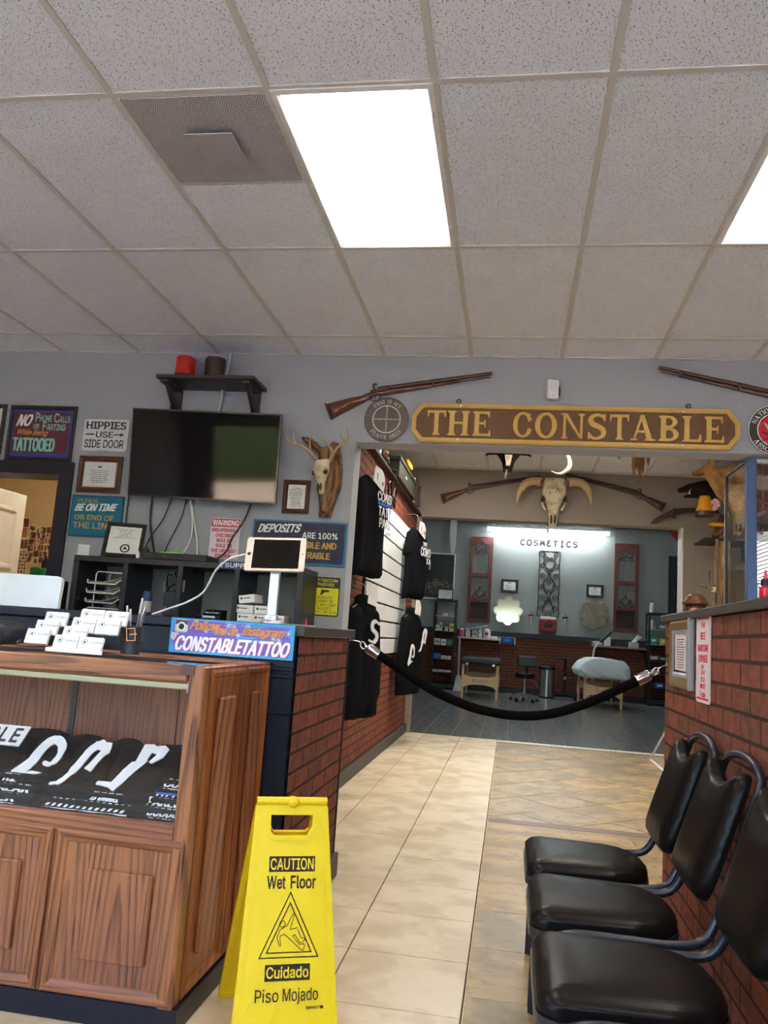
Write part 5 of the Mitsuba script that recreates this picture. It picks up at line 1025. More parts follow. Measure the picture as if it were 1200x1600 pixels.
def chair(y, label):
    global chair_parts
    t = thing('stacking_chair', label, 'chair', 'black chairs along the half wall')
    if chair_parts is None:
        x0, L = 0.085, []
        seat = pillow(seat_p, 0.026, 0.058, 0.13, 0.016); L.append(('seat', link(xf(seat, None, (x0, 0, 0.376)), 'leather_black', 40), 'leather_black'))
        rim = [(x, yy) for x, yy in np.array(seat_p.buffer(0.004).exterior.coords)[:-1]]
        L.append(('seat_frame', link(xf(prism(seat_p.buffer(0.004), 0.352, 0.378), None, (x0, 0, 0)), 'seat_steel'), 'seat_steel'))
        bf = Fr((0.535, 0, 0.485), (0, -1, 0), (sa, 0, ca))
        L.append(('backrest', link(bf(pillow(back_p, 0.018, 0.05, 0.09, 0.016)), 'leather_black', 40), 'leather_black'))
        P = []
        for s in (-1, 1):
            q = [(0.115, s * 0.18, 0.335), (0.145, s * 0.218, 0.368), (0.20, s * 0.228, 0.386), (0.32, s * 0.228, 0.387), (0.44, s * 0.222, 0.386), (0.51, s * 0.214, 0.400), (0.545, s * 0.207, 0.45), (0.568, s * 0.202, 0.52), (0.622, s * 0.198, 0.68), (0.656, s * 0.19, 0.782), (0.664, s * 0.165, 0.815), (0.668, s * 0.09, 0.836)]
            P.append(q)
        path = P[0] + [(0.669, 0, 0.842)] + P[1][::-1]
        L.append(('back_frame', link(tube(spline(path, 5), 0.0125, 8), 'seat_steel', True), 'seat_steel'))
        for s in (-1, 1):
            L.append(('leg', link(cat(tube([(0.13, s * 0.205, 0.36), (0.122, s * 0.225, 0.0)], [0.023, 0.021], 4), tube([(0.13, s * 0.205, 0.35), (0.131, s * 0.204, 0.37)], 0.016, 4)), 'seat_steel'), 'seat_steel'))
            L.append(('rear_leg', link(tube(spline([(0.44, s * 0.205, 0.36), (0.47, s * 0.212, 0.2), (0.50, s * 0.222, 0.0)], 4), 0.012, 6), 'seat_steel', True), 'seat_steel'))
        L.append(('stretcher', link(tube([(0.135, -0.2, 0.33), (0.135, 0.2, 0.33)], 0.009, 6), 'seat_steel', True), 'seat_steel'))
        chair_parts = L
    for n_, d_, m_ in chair_parts: part(t, n_, d_, m_, tw=T().translate([0, y, 0]))
chair(2.985, 'black vinyl chair with a scalloped backrest, farthest of the row along the half wall')
chair(2.50, 'black vinyl chair with a scalloped backrest, second from the far end of the row')
chair(1.985, 'black vinyl chair in the right foreground, nearest one shown with its whole seat')
chair(1.47, 'black vinyl chair at the bottom edge, only its frame and seat rim in view')

# ---------------------------------------------------------------- wet floor sign
mat('sign_yellow', (234, 200, 12), 0.42, 0.4)
mat('sign_ink', (40, 18, 22), 0.6)
t = thing('wet_floor_sign', 'yellow folding floor sign reading CAUTION WET FLOOR', 'floor sign')
th = math.radians(25); uu = np.array([math.cos(th), math.sin(th), 0]); nn = np.array([math.sin(th), -math.cos(th), 0]); hin = np.array([-0.621, 2.45, 0.607]); SP = 0.171
def leg_frame(s):
    foot = np.array([hin[0], hin[1], 0]) + nn * SP * s; up = hin - foot
    return Fr(foot, uu * s, up), np.linalg.norm(up)
for s, nm in ((1, 'front_panel'), (-1, 'rear_panel')):
    WF, LH = leg_frame(s); hw = lambda v: 0.148 - (0.148 - 0.107) * v / LH
    out = Polygon([(-hw(0), 0), (-0.10, 0), (-0.085, 0.012), (0.085, 0.012), (0.10, 0), (hw(0), 0), (hw(LH - 0.02), LH - 0.02), (hw(LH) - 0.008, LH - 0.004), (-hw(LH) + 0.008, LH - 0.004), (-hw(LH - 0.02), LH - 0.02)])
    slot = Polygon([(-0.062, LH - 0.042), (0.062, LH - 0.042), (0.062, LH - 0.07), (0.045, LH - 0.098), (-0.05, LH - 0.098), (-0.062, LH - 0.088)])
    pn = part(t, nm, WF(cat(prism(out.difference(slot.buffer(0.004)), -0.006, 0.002), prism(slot.buffer(0.014).difference(slot), -0.008, 0.006), prism(out.difference(out.buffer(-0.016)), -0.012, 0.004))), 'sign_yellow')
    if s < 0: continue
    part(pn, 'raised_field', WF(prism(Polygon([(-hw(0.16) + 0.024, 0.162), (hw(0.16) - 0.024, 0.162), (hw(LH - 0.13) - 0.022, LH - 0.13), (-hw(LH - 0.13) + 0.022, LH - 0.13)]).buffer(-0.006).buffer(0.006), 0.002, 0.0045)), 'sign_yellow')
    w = 0.0046
    for a in range(6):
        x = -0.105 + a * 0.042
        part(pn, 'chevron_rib', WF(prism(_stroke([(x * 0.9, 0.14 - abs(x) * 0.2), (x * 1.15 + (0.03 if x < 0 else -0.03) * -1, 0.02)], 0.007), 0.002, 0.0045)), 'sign_yellow')
    part(t, 'black_block', WF(cat(sq := prism(sbox(-0.062, LH - 0.196, 0.072, LH - 0.155), w, w + 0.0004))), 'sign_ink')
    part(t, 'yellow_lettering', WF(cat(text('CAUTION', -0.058, 0.068, LH - 0.191, LH - 0.160, w + 0.0004, bold=True))), 'sign_yellow')
    part(t, 'black_lettering', WF(cat(text('Wet', -0.066, -0.013, LH - 0.241, LH - 0.206, w, bold=True), text('Floor', 0.002, 0.076, LH - 0.241, LH - 0.206, w, bold=True))), 'sign_ink')
    tri = Polygon([(0.003, LH - 0.247), (-0.082, LH - 0.415), (0.088, LH - 0.415)])
    part(t, 'warning_triangle', WF(prism(unary_union([tri.difference(tri.buffer(-0.003, join_style=2)), tri.buffer(-0.012, join_style=2).difference(tri.buffer(-0.015, join_style=2))]), w, w + 0.0006)), 'sign_ink')
    zz = lambda q: [((x - 405) * 0.00047 + 0.003, LH - 0.247 - (y - 600) * 0.00047) for x, y in q]
    fig = Polygon(zz([(376, 792), (386, 786), (424, 720), (433, 728), (412, 806), (452, 797), (478, 852), (501, 857), (503, 866), (470, 884), (437, 838), (428, 843), (468, 888), (494, 882), (501, 897), (490, 922), (480, 920), (372, 832), (366, 842), (354, 838), (350, 852), (358, 893), (346, 896), (329, 848), (346, 806)])).buffer(0).union(Point(zz([(361, 777)])[0]).buffer(0.0088))
    part(t, 'falling_figure', WF(prism(fig.difference(fig.buffer(-0.0018)), w, w + 0.0006)), 'sign_ink', label='outline of a falling person')
    part(t, 'black_block', WF(prism(sbox(-0.062, LH - 0.470, 0.064, LH - 0.430), w, w + 0.0004)), 'sign_ink')
    part(t, 'yellow_lettering', WF(text('Cuidado', -0.058, 0.060, LH - 0.464, LH - 0.435, w + 0.0004, bold=True)), 'sign_yellow')
    part(t, 'black_lettering', WF(cat(text('Piso', -0.086, -0.022, LH - 0.520, LH - 0.488, w), text('Mojado', -0.010, 0.088, LH - 0.527, LH - 0.488, w))), 'sign_ink')
    part(t, 'small_lettering', WF(cat(text('IMPACT', 0.055, 0.092, LH - 0.540, LH - 0.533, w, bold=True), prism(sbox(0.095, LH - 0.540, 0.103, LH - 0.533), w, w + 0.0004))), 'sign_ink')
part(t, 'hinge_bar', tube([hin - uu * 0.105 + [0, 0, -0.004], hin + uu * 0.105 + [0, 0, -0.004]], 0.013, 12), 'sign_yellow', True)
part(t, 'hinge_knob', ell(hin + [0, 0, -0.004] + nn * 0.008, (0.02, 0.012, 0.017), 2), 'sign_yellow', True)

# ---------------------------------------------------------------- velvet rope
mat('velvet', (9, 7, 8), 1.0, 0.05)
t = thing('barrier_rope', 'black velvet barrier rope with chrome ends hung across the passage', 'rope')
rp = spline([(-0.63, 3.85, 1.025), (-0.52, 3.85, 0.965), (-0.396, 3.85, 0.895), (-0.293, 3.85, 0.850), (-0.143, 3.85, 0.805), (0.004, 3.85, 0.788), (0.129, 3.85, 0.795), (0.242, 3.85, 0.822), (0.381, 3.85, 0.880), (0.501, 3.85, 0.945), (0.585, 3.85, 0.990)], 6)
part(t, 'rope', tube(rp, 0.021, 14), 'velvet', True)
for (a, b, hk) in (((-0.612, 3.85, 1.016), (-0.676, 3.85, 1.048), (-0.758, 3.85, 1.078)), ((0.572, 3.85, 0.984), (0.635, 3.85, 1.022), (0.70, 3.85, 1.066))):
    a, b, hk = map(np.array, (a, b, hk)); d = (b - a) / np.linalg.norm(b - a)
    f = part(t, 'end_fitting', lathe([(0.0, 0.0), (0.0245, 0.0), (0.0255, 0.006), (0.0255, 0.055), (0.022, 0.064), (0.009, 0.068), (0.008, 0.078), (0, 0.08)], 20, a, d), 'chrome', 35)
    c0 = b + d * 0.018
    part(f, 'snap_hook', tube([c0 + 0.016 * (math.cos(q) * d + math.sin(q) * np.array([0, 0, 1.0])) for q in np.linspace(0, 2 * math.pi, 15)[:-1]], 0.0035, 6, closed=True), 'chrome', True)
    part(t, 'wall_eye', cat(tube(spline([c0 + d * 0.01, c0 + d * 0.022 + [0, 0, 0.006], hk], 5), 0.0035, 6), tube([hk, hk + [0.012 * np.sign(hk[0]) * 0, 0, 0]], 0.004, 6) if False else ell(hk, (0.006, 0.008, 0.008), 1)), 'chrome', True)

# ---------------------------------------------------------------- things on and behind the half wall
mat('ink_red', (206, 26, 40), 0.2, 0.5)
for x, y, hgt, cap, lb in ((0.694, 2.385, 0.026, True, 'small red ink bottle with a black cap on the half wall'), (0.70, 2.295, 0.075, False, 'black bottle with a red label at the right edge on the half wall')):
    t = thing('ink_bottle', lb, 'bottle')
    z = RZ
    part(t, 'body', lathe([(0, 0), (0.0145, 0.0), (0.016, 0.004), (0.016, hgt), (0.009, hgt + 0.006), (0.009, hgt + 0.01), (0, hgt + 0.01)], 20, (x, y, z)), 'ink_red' if cap else 'black', 40)
    part(t, 'cap', lathe([(0.0, hgt + 0.026), (0.010, hgt + 0.026), (0.012, hgt + 0.022), (0.0125, hgt + 0.008), (0, hgt + 0.008)], 20, (x, y, z)), 'black', 40)
    part(t, 'nozzle', lathe([(0, hgt + 0.052), (0.003, hgt + 0.05), (0.0065, hgt + 0.026), (0, hgt + 0.026)], 14, (x, y, z)), 'rose' if cap else 'black', 40)
    if not cap: part(t, 'label', lathe([(0.0163, 0.01), (0.0163, 0.065)], 20, (x, y, z)), 'ink_red')
def wood_fn(p, n, uv): return mix(lc((112, 58, 40)), lc((60, 28, 20)), fbm(p.x * 40, p.y * 40, p.z * 16, 3))
mat('carved_wood', rough=0.45, spec=0.4, fn=wood_fn)
t = thing('carved_bust', 'carved dark wood head in a round cap behind the half wall', 'carving')
bc = np.array([0.98, 4.6, 1.272])
part(t, 'cap', cat(lathe([(0, 0.172), (0.03, 0.17), (0.05, 0.155), (0.058, 0.13), (0.062, 0.122)], 28, bc), lathe([(0.05, 0.118), (0.064, 0.112), (0.068, 0.122), (0.064, 0.133), (0.052, 0.135)], 28, bc)), 'carved_wood', True)
part(t, 'head', cat(ell(bc + [0, 0.0, 0.08], (0.046, 0.05, 0.065), 3), ell(bc + [-0.008, -0.05, 0.075], (0.009, 0.012, 0.016), 2), ell(bc + [0, -0.01, 0.045], (0.038, 0.042, 0.04), 2)), 'carved_wood', True)
part(t, 'hair', cat(ell(bc + [0.03, 0.012, 0.07], (0.034, 0.045, 0.06), 2), ell(bc + [-0.036, 0.012, 0.08], (0.02, 0.042, 0.05), 2)), 'gun_wood_dark', True)
part(t, 'face', ell(bc + [-0.012, -0.034, 0.075], (0.03, 0.02, 0.032), 2), 'copper', True, label='lighter face')
part(t, 'pedestal', cat(lathe([(0.0, 0.03), (0.05, 0.03), (0.06, 0.0), (0.04, -0.03), (0.04, -1.2), (0.12, -1.24), (0.12, -1.27), (0, -1.27)], 24, bc)), 'carved_wood', 40)

# glass showcase under the right end of the sign
mat('post_blue', (70, 92, 134), 0.35, metal=0.2)
t = thing('glass_showcase', 'tall glass showcase with a blue grey metal corner post', 'showcase')
gx, gx1, gy, gy1, gz = 1.465, 2.45, 5.42, 5.97, 2.40
part(t, 'corner_post', cbox(gx, gx + 0.062, gy, gy + 0.05, 0, gz, 0.003), 'post_blue', label='blue grey corner post')
part(t, 'rear_post', cbox(gx, gx + 0.02, gy1 - 0.02, gy1, 0, gz, 0.002), 'black_trim')
part(t, 'edge_strip', cbox(gx - 0.003, gx + 0.003, gy1 - 0.006, gy1 + 0.002, 0, gz - 0.1, 0.001), 'alu')
part(t, 'far_post', cbox(gx1 - 0.05, gx1, gy, gy + 0.05, 0, gz, 0.002), 'alu')
part(t, 'top_rail', cbox(gx + 0.062, gx1 - 0.05, gy, gy + 0.04, gz - 0.025, gz, 0.002), 'alu')
part(t, 'side_rail', cbox(gx, gx + 0.02, gy + 0.05, gy1 - 0.02, gz - 0.015, gz, 0.002), 'black_trim')
part(t, 'base', cbox(gx, gx1, gy, gy1, 0.0, 0.35, 0.004), 'black_wood')
part(t, 'side_pane', (np.array([[gx + 0.008, gy + 0.05, 0.35], [gx + 0.008, gy1 - 0.02, 0.35], [gx + 0.008, gy1 - 0.02, gz - 0.015], [gx + 0.008, gy + 0.05, gz - 0.015]]), np.array([[0, 1, 2], [0, 2, 3]])), 'pane', label='clear side pane')
part(t, 'front_pane', (np.array([[gx + 0.062, gy + 0.02, 0.35], [gx1 - 0.05, gy + 0.02, 0.35], [gx1 - 0.05, gy + 0.02, gz - 0.025], [gx + 0.062, gy + 0.02, gz - 0.025]]), np.array([[0, 1, 2], [0, 2, 3]])), 'pane', label='clear front pane')
for z in (1.30, 1.93, 2.30): part(t, 'glass_shelf', cbox(gx + 0.07, gx1 - 0.06, gy + 0.06, gy1 - 0.03, z, z + 0.006), 'pane')
part(t, 'dark_panel', cbox(gx + 0.075, gx1 - 0.06, gy + 0.2, gy1 - 0.03, 2.0, 2.04, 0.003), 'black_wood')
rng = random.Random(12)
ant = [tube(spline([(1.55 + 0.07 * k, 5.7 + rng.uniform(-0.1, 0.1), 1.94), (1.6 + 0.07 * k, 5.7 + rng.uniform(-0.1, 0.1), 2.04 + rng.uniform(0, 0.1)), (1.52 + 0.08 * k, 5.66 + rng.uniform(-0.1, 0.1), 2.12 + rng.uniform(0, 0.12))], 4), np.linspace(0.014, 0.005, 9), 6) for k in range(8)]
for a in ant: solo('antler_piece', a, 'gun_wood', 'brown antler piece on the showcase shelf', 'antler', 'antler pieces in the glass showcase', smooth=True)
# plexiglass guard on the floor
t = thing('acrylic_guard', 'clear acrylic sheet with pale edges on the floor past the end of the half wall', 'acrylic sheet')
A, B, Cc = np.array([1.50, 9.10, 0.01]), np.array([1.50, 8.05, 0.01]), np.array([1.50, 8.10, 0.46])
part(t, 'sheet', (np.array([A, B, Cc, [1.50, 8.0, 0.5]]), np.array([[0, 1, 2], [1, 3, 2]])), 'pane')
part(t, 'edge', tube([A, Cc], 0.012, 6), 'white'); part(t, 'edge', tube([A, B], 0.014, 6), 'white')
# bright window with blinds in the side wall behind the showcase
w = struct('window_2', None, None, 'bright window with white blinds seen beside the showcase')
SW = Fr((2.5, 0, 0), (0, -1, 0))
part(w, 'frame', SW(moulding(-8.95, -6.9, 1.90, 2.44, [(0, 0), (0, 0.02), (0.03, 0.02), (0.03, 0)])), 'white_paint')
part(w, 'lit_pane', SW((np.array([[-8.92, 1.93, 0.004], [-6.93, 1.93, 0.004], [-6.93, 2.41, 0.004], [-8.92, 2.41, 0.004]]), np.array([[0, 1, 2], [0, 2, 3]]))), 'white', emitter={'type': 'area', 'radiance': {'type': 'rgb', 'value': [1.5, 1.75, 1.95]}})
for k in range(12): part(w, 'slat', SW(cbox(-8.915, -6.935, 1.94 + k * 0.04, 1.955 + k * 0.04, 0.012, 0.016)), 'blind')

# ---------------------------------------------------------------- trophies right of the opening
def fur_fn(p, n, uv): return mix(lc((186, 140, 86)), lc((142, 100, 60)), smoothstep(0.3, 0.75, fbm(p.x * 16, p.y * 16, p.z * 7, 4)))
mat('fur_tan', rough=0.95, spec=0.1, fn=fur_fn, bump=lambda p, n, uv: noise(p.x * 260, p.y * 260, p.z * 90), bs=0.006)
mat('fur_black', (20, 16, 14), 0.9, 0.15)
def body(chain, edge=0.02, amp=0.0, freq=20, seed=0):
    """Bones as hulls of spheres, joined, refined and smoothed into one skin: chain = [(p, r, q, s)]."""
    M = m3.Manifold()
    for p, r, q, s in chain:
        a = m3.Manifold.sphere(r, 20).translate(list(map(float, p))); b = m3.Manifold.sphere(s, 20).translate(list(map(float, q)))
        M = M + m3.Manifold.batch_hull([a, b])
    v, f = arr(M.refine_to_length(edge)); tm = trimesh.Trimesh(v, f, process=True); trimesh.smoothing.filter_taubin(tm, iterations=12)
    v = np.array(tm.vertices)
    if amp: v = v + np.array(tm.vertex_normals) * (meshkit.fbm(v * freq, 3, seed) - 0.5)[:, None] * amp
    return v, np.array(tm.faces)
t = thing('coyote_mount', 'tan coyote head and shoulders mounted beside the showcase, muzzle to the left', 'animal mount')
Y = 8.4
part(t, 'body', body([((1.765, Y - 0.02, 2.925), 0.020, (1.83, Y, 2.955), 0.042), ((1.83, Y, 2.955), 0.042, (1.91, Y, 2.978), 0.07), ((1.765, Y - 0.02, 2.898), 0.012, (1.87, Y, 2.925), 0.03), ((1.91, Y, 2.978), 0.07, (1.99, Y, 2.89), 0.095), ((1.99, Y, 2.90), 0.095, (2.06, Y, 2.78), 0.10), ((2.06, Y, 2.78), 0.10, (2.25, Y + 0.05, 2.72), 0.17), ((2.0, Y, 2.92), 0.085, (2.3, Y + 0.05, 2.92), 0.16)], 0.018, 0.01, 30), 'fur_tan', True)
for s in (-1, 1): part(t, 'ear', hull([(1.885, Y + s * 0.045 - 0.02, 3.015), (1.955, Y + s * 0.045 - 0.02, 3.01), (1.93, Y + s * 0.06 + 0.025, 3.01), (1.915, Y + s * 0.06, 3.088), (1.935, Y + s * 0.06, 3.082)]), 'fur_tan')
part(t, 'nose', ell((1.750, Y - 0.02, 2.930), (0.012, 0.013, 0.011), 2), 'black', True)
for s in (-1, 1): part(t, 'eye', ell((1.838, Y + s * 0.036, 2.985), (0.009, 0.008, 0.009), 2), 'black', True)
part(t, 'mouth', tube(spline([(1.755, Y - 0.040, 2.907), (1.80, Y - 0.048, 2.915), (1.845, Y - 0.052, 2.928)], 4), 0.005, 6), 'bone_dark', True)
solo('mount_board', cbox(2.36, 2.499, 8.2, 8.7, 2.55, 3.12, 0.01), 'carved_wood', 'wooden board behind the coyote mount', 'board')
t = thing('boar_mount', 'black boar head with an open jaw below the coyote', 'animal mount')
Y = 8.72
part(t, 'head', body([((1.695, Y, 2.82), 0.026, (1.80, Y, 2.852), 0.045), ((1.80, Y, 2.852), 0.045, (1.93, Y, 2.84), 0.09), ((1.745, Y, 2.755), 0.014, (1.86, Y, 2.775), 0.032), ((1.86, Y, 2.775), 0.032, (1.95, Y, 2.80), 0.07), ((1.93, Y, 2.84), 0.09, (2.3, Y, 2.86), 0.15)], 0.018, 0.008, 30), 'fur_black', True)
part(t, 'snout_disc', lathe([(0, 0.006), (0.024, 0.005), (0.026, 0.0)], 16, (1.674, Y, 2.815), (-1, 0, -0.2)), 'bone_dark', 40)
for s in (-1, 1): part(t, 'tusk', tube(spline([(1.785, Y + s * 0.03, 2.775), (1.778, Y + s * 0.042, 2.80), (1.79, Y + s * 0.05, 2.828)], 4), np.linspace(0.008, 0.002, 9), 6), 'bone', True)
solo('yellow_bell_shade', lathe([(0.045, 0.16), (0.052, 0.15), (0.062, 0.08), (0.078, 0.015), (0.082, 0.0), (0.078, 0.0), (0.06, 0.08), (0.045, 0.15)], 24, (1.87, 8.35, 2.565)), 'gold_shade' if False else 'sign_amber', 'amber yellow bell shaped shade hanging under the boar head', 'lamp shade', smooth=40) if False else None
mat('amber', (226, 150, 30), 0.5)
t = thing('bell_shade', 'amber yellow bell shaped shade below the boar head', 'lamp shade')
part(t, 'shade', lathe([(0.0, 0.165), (0.045, 0.16), (0.054, 0.15), (0.064, 0.08), (0.084, 0.015), (0.09, 0.0), (0.085, 0.0), (0.06, 0.08), (0.045, 0.15)], 28, (1.932, 8.68, 2.60)), 'amber', 40)
part(t, 'rim', lathe([(0.09, 0.0), (0.092, -0.045), (0.086, -0.05), (0.086, 0.0)], 28, (1.932, 8.68, 2.595)), 'gun_wood_dark', 40)
mat('pink_cloth', (196, 138, 140), 0.85)
solo('pink_flower', cat(*[ell((1.965 + 0.025 * math.cos(a) * (k % 2), 8.37, 2.62 + 0.04 * math.sin(a)), (0.022, 0.022, 0.026), 2) for k, a in enumerate(np.linspace(0, 6.28, 8))]), 'pink_cloth', 'pink rosette beside the amber shade', 'ornament', smooth=True)
t = thing('machete', 'long curved dark blade in a sheath hung left of the amber shade', 'sword')
MC = Fr((0, 9.66, 0)); bl = Polygon(list(spline([(1.545, 2.592), (1.62, 2.672), (1.76, 2.755), (1.90, 2.79), (2.12, 2.80)], 5)) + list(spline([(2.12, 2.75), (1.95, 2.742), (1.83, 2.708), (1.70, 2.655), (1.60, 2.603)], 5)))
part(t, 'sheath', MC(prism(bl.buffer(0), 0.0, 0.025)), 'gun_wood_dark'); part(t, 'band', MC(cbox(1.80, 1.825, 2.67, 2.785, 0.0, 0.03)), 'gun_iron')
part(t, 'handle', MC(tube([(2.12, 2.77, 0.012), (2.3, 2.765, 0.012)], 0.022, 8)), 'carved_wood', True)
t = thing('corner_shelf', 'dark wall shelf with carvings below the trophies', 'shelf')
part(t, 'board', cbox(2.0, 2.5, 8.98, 9.5, 2.345, 2.37, 0.003), 'black_wood'); part(t, 'support', cbox(2.44, 2.5, 9.2, 9.24, 2.15, 2.345), 'black_wood')
t = thing('wooden_carving', 'brown wooden carving with an orange top on the dark shelf', 'carving')
part(t, 'body', body([((2.13, 9.05, 2.41), 0.04, (2.20, 9.05, 2.50), 0.055), ((2.20, 9.05, 2.50), 0.055, (2.19, 9.05, 2.60), 0.035)], 0.015, 0.01, 40), 'carved_wood', True)
part(t, 'saddle', cloth(cushion(2.06, 2.21, 8.98, 9.12, 2.50, 2.54, 0.017), 0.006, 20, 4), 'amber', True)
t = thing('spear', 'wooden spear with a crossbar leaning behind the half wall', 'spear')
part(t, 'shaft', tube([(2.0, 8.72, 0.02), (2.085, 8.80, 2.33)], 0.022, 8), 'driftwood', True)
part(t, 'crossbar', tube([(1.895, 8.76, 1.845), (2.05, 8.76, 1.80)], 0.013, 8), 'driftwood', True)
part(t, 'binding', tube([(2.045, 8.765, 1.77), (2.05, 8.765, 1.825)], 0.02, 8), 'bone', True)
part(t, 'charm', tube([(2.0, 8.75, 1.86), (2.0, 8.75, 1.97), (2.005, 8.75, 1.985)], [0.004, 0.006, 0.012], 6), 'bone_dark', True)
solo('fur_pelt', cloth(cushion(2.17, 2.27, 9.0, 9.04, 1.15, 2.344, 0.018), 0.03, 6, 5, 0.03), 'fur_tan', 'hanging tan fur pelt beside the spear', 'pelt', smooth=True)
# ---------------------------------------------------------------- slat wall, shirts and the ledge of the corridor
mat('slat_white', (226, 226, 222), 0.3, 0.45)
t = thing('slat_panel', 'white slatted display panel on the corridor brick wall', 'display panel')
CF = Fr((-1.179, 0, 0), (0, 1, 0))
part(t, 'back', CF(cbox(6.40, 8.86, 0.925, 2.305, 0.0, 0.006)), 'black')
for k in range(9):
    a = 0.93 + k * 0.1525
    s = part(t, 'slat', CF(cbox(6.405, 8.855, a + 0.008, a + 0.1445, 0.006, 0.022, 0.002)), 'slat_white')
    for y in (6.55, 8.70): part(s, 'price_mark', CF(cbox(y, y + 0.012, a + 0.03, a + 0.11, 0.022, 0.0225)), 'cable_grey')
part(t, 'end_strip', CF(cbox(8.857, 8.885, 0.925, 2.305, 0.0, 0.026)), 'white_paint')
ga = math.radians(15); GU = (math.sin(ga), math.cos(ga), 0)
def garment(name, label, short, cat_, at, top, poly, thick, prints, hook_z, seed, hood=False):
    G = Fr((at[0], at[1], top), GU); t = thing(name, label, cat_, 'clothes hung on the corridor wall')
    v, f = pillow(poly, 0.02, thick, 0.09, 0.028)
    fold = (meshkit.noise(np.stack([v[:, 0] * 16, v[:, 1] * 2.2, v[:, 0] * 0 + seed], 1), seed) - 0.5) * np.clip(-v[:, 1] / 0.4, 0, 1)
    v[:, 2] += fold * 0.05
    part(t, 'body', G((v - [0, 0, 0.03], f)), 'shirt_black', True)
    if hood:
        part(t, 'hood', G(cloth(cat(cushion(-0.12, 0.12, -0.14, 0.035, -0.045, 0.055, 0.044)), 0.02, 12, seed)), 'shirt_black', True)
        for s in (0.05, 0.085): part(t, 'drawstring', G(tube(spline([(s, -0.1, 0.065), (s + 0.02, -0.2, 0.07), (s + 0.01, -0.32, 0.06)], 4), 0.004, 6)), 'shirt_black', True)
    for p, m in prints: part(t, 'print', G(p), m)
    hg = thing('clothes_hanger', 'wire hanger of the ' + short, 'hanger', 'hangers on the corridor wall')
    part(hg, 'hook', tube(spline([G.p(0, 0.0, 0), G.p(0, 0.07, 0), (at[0] - 0.03, at[1], hook_z), (-1.178, at[1], hook_z - 0.004)], 5), 0.003, 6), 'alu', True)
    part(hg, 'arms', G(tube([(-0.2, -0.07, 0.0), (0, 0.005, 0.0), (0.2, -0.07, 0.0)], 0.004, 6)), 'alu', True)
    tg = solo('price_card', G(cat(prism(Polygon([(-0.11, -0.05), (0.085, -0.11), (0.095, 0.01), (0.035, 0.06), (-0.085, 0.07)]), 0.05, 0.053) if not hood else prism(Polygon([(-0.09, -0.03), (0.07, -0.05), (0.08, 0.05), (0.03, 0.11), (-0.07, 0.115)]), 0.062, 0.065))), 'white', 'white price card on the ' + short, 'card', 'price cards on the hanging clothes')
    part(tg, 'small_print', G(cat(cbox(0.045, 0.075, -0.06, -0.03, 0.053, 0.054), cbox(-0.05, -0.035, -0.03, 0.02, 0.053, 0.054))), 'cable_grey', kind='stuff')
    return t, G
tee = Polygon([(-0.09, 0.0), (0, -0.02), (0.09, 0.0), (0.24, -0.075), (0.31, -0.30), (0.265, -0.33), (0.255, -0.75), (0.10, -0.765), (-0.1, -0.755), (-0.26, -0.775), (-0.255, -0.33), (-0.30, -0.31), (-0.24, -0.075)])
hoody = Polygon([(-0.10, -0.02), (0.10, -0.02), (0.22, -0.08), (0.30, -0.40), (0.315, -0.72), (0.26, -0.74), (0.255, -0.86), (-0.255, -0.86), (-0.26, -0.76), (-0.31, -0.74), (-0.29, -0.40), (-0.22, -0.08)])
def wd(s, u0, u1, v0, v1, w=0.072): return text(s, u0, u1, v0, v1, w, 0.004, bold=True)
garment('t_shirt', 'black t shirt with white lettering and a blue stripe, nearest on the corridor wall', 'nearest t shirt with the blue stripe', 't-shirt', (-1.075, 5.93), 2.29, tee, 0.065,
        [(cat(wd('CONS', -0.06, 0.20, -0.19, -0.115), wd('TATT', -0.03, 0.21, -0.30, -0.225), wd('PARL', 0.0, 0.22, -0.385, -0.31), wd('EST', 0.13, 0.22, -0.43, -0.40)), 'print_white'), (cbox(-0.05, 0.21, -0.217, -0.196, 0.072, 0.076), 'print_blue')], 2.44, 1)
garment('t_shirt', 'black t shirt with THE CONS in white at the far end of the slatted panel', 'far t shirt reading THE CONS', 't-shirt', (-1.03, 8.60), 2.27, tee, 0.065,
        [(cat(wd('THE', -0.02, 0.10, -0.19, -0.145), wd('CONS', -0.07, 0.22, -0.30, -0.20), wd('TA', 0.10, 0.24, -0.375, -0.31), wd('I', 0.21, 0.23, -0.42, -0.385)), 'print_white')], 2.42, 2)
garment('hanging_hoodie', 'black hoodie with a white curled letter hung below the nearest t shirt', 'hoodie below the nearest t shirt', 'hoodie', (-1.065, 5.88), 1.36, hoody, 0.08,
        [(prism(place(glyph('S'), -0.08, 0.10, -0.32, -0.14), 0.084, 0.09), 'print_white')], 1.47, 3, True)
garment('hanging_hoodie', 'black hoodie with two white curled letters at the far end of the corridor', 'far hoodie with two curled letters', 'hoodie', (-1.02, 8.45), 1.38, hoody, 0.08,
        [(prism(place(glyph('n'), 0.02, 0.24, -0.42, -0.17), 0.084, 0.09), 'print_white'), (prism(place(glyph('9'), -0.26, -0.09, -0.56, -0.34), 0.084, 0.09), 'print_white')], 1.45, 4, True)
t = thing('iron_ornament', 'dark iron scroll ornament on the brick above the slatted panel', 'ornament')
OF = Fr((-1.172, 7.45, 2.43), (0, 1, 0))
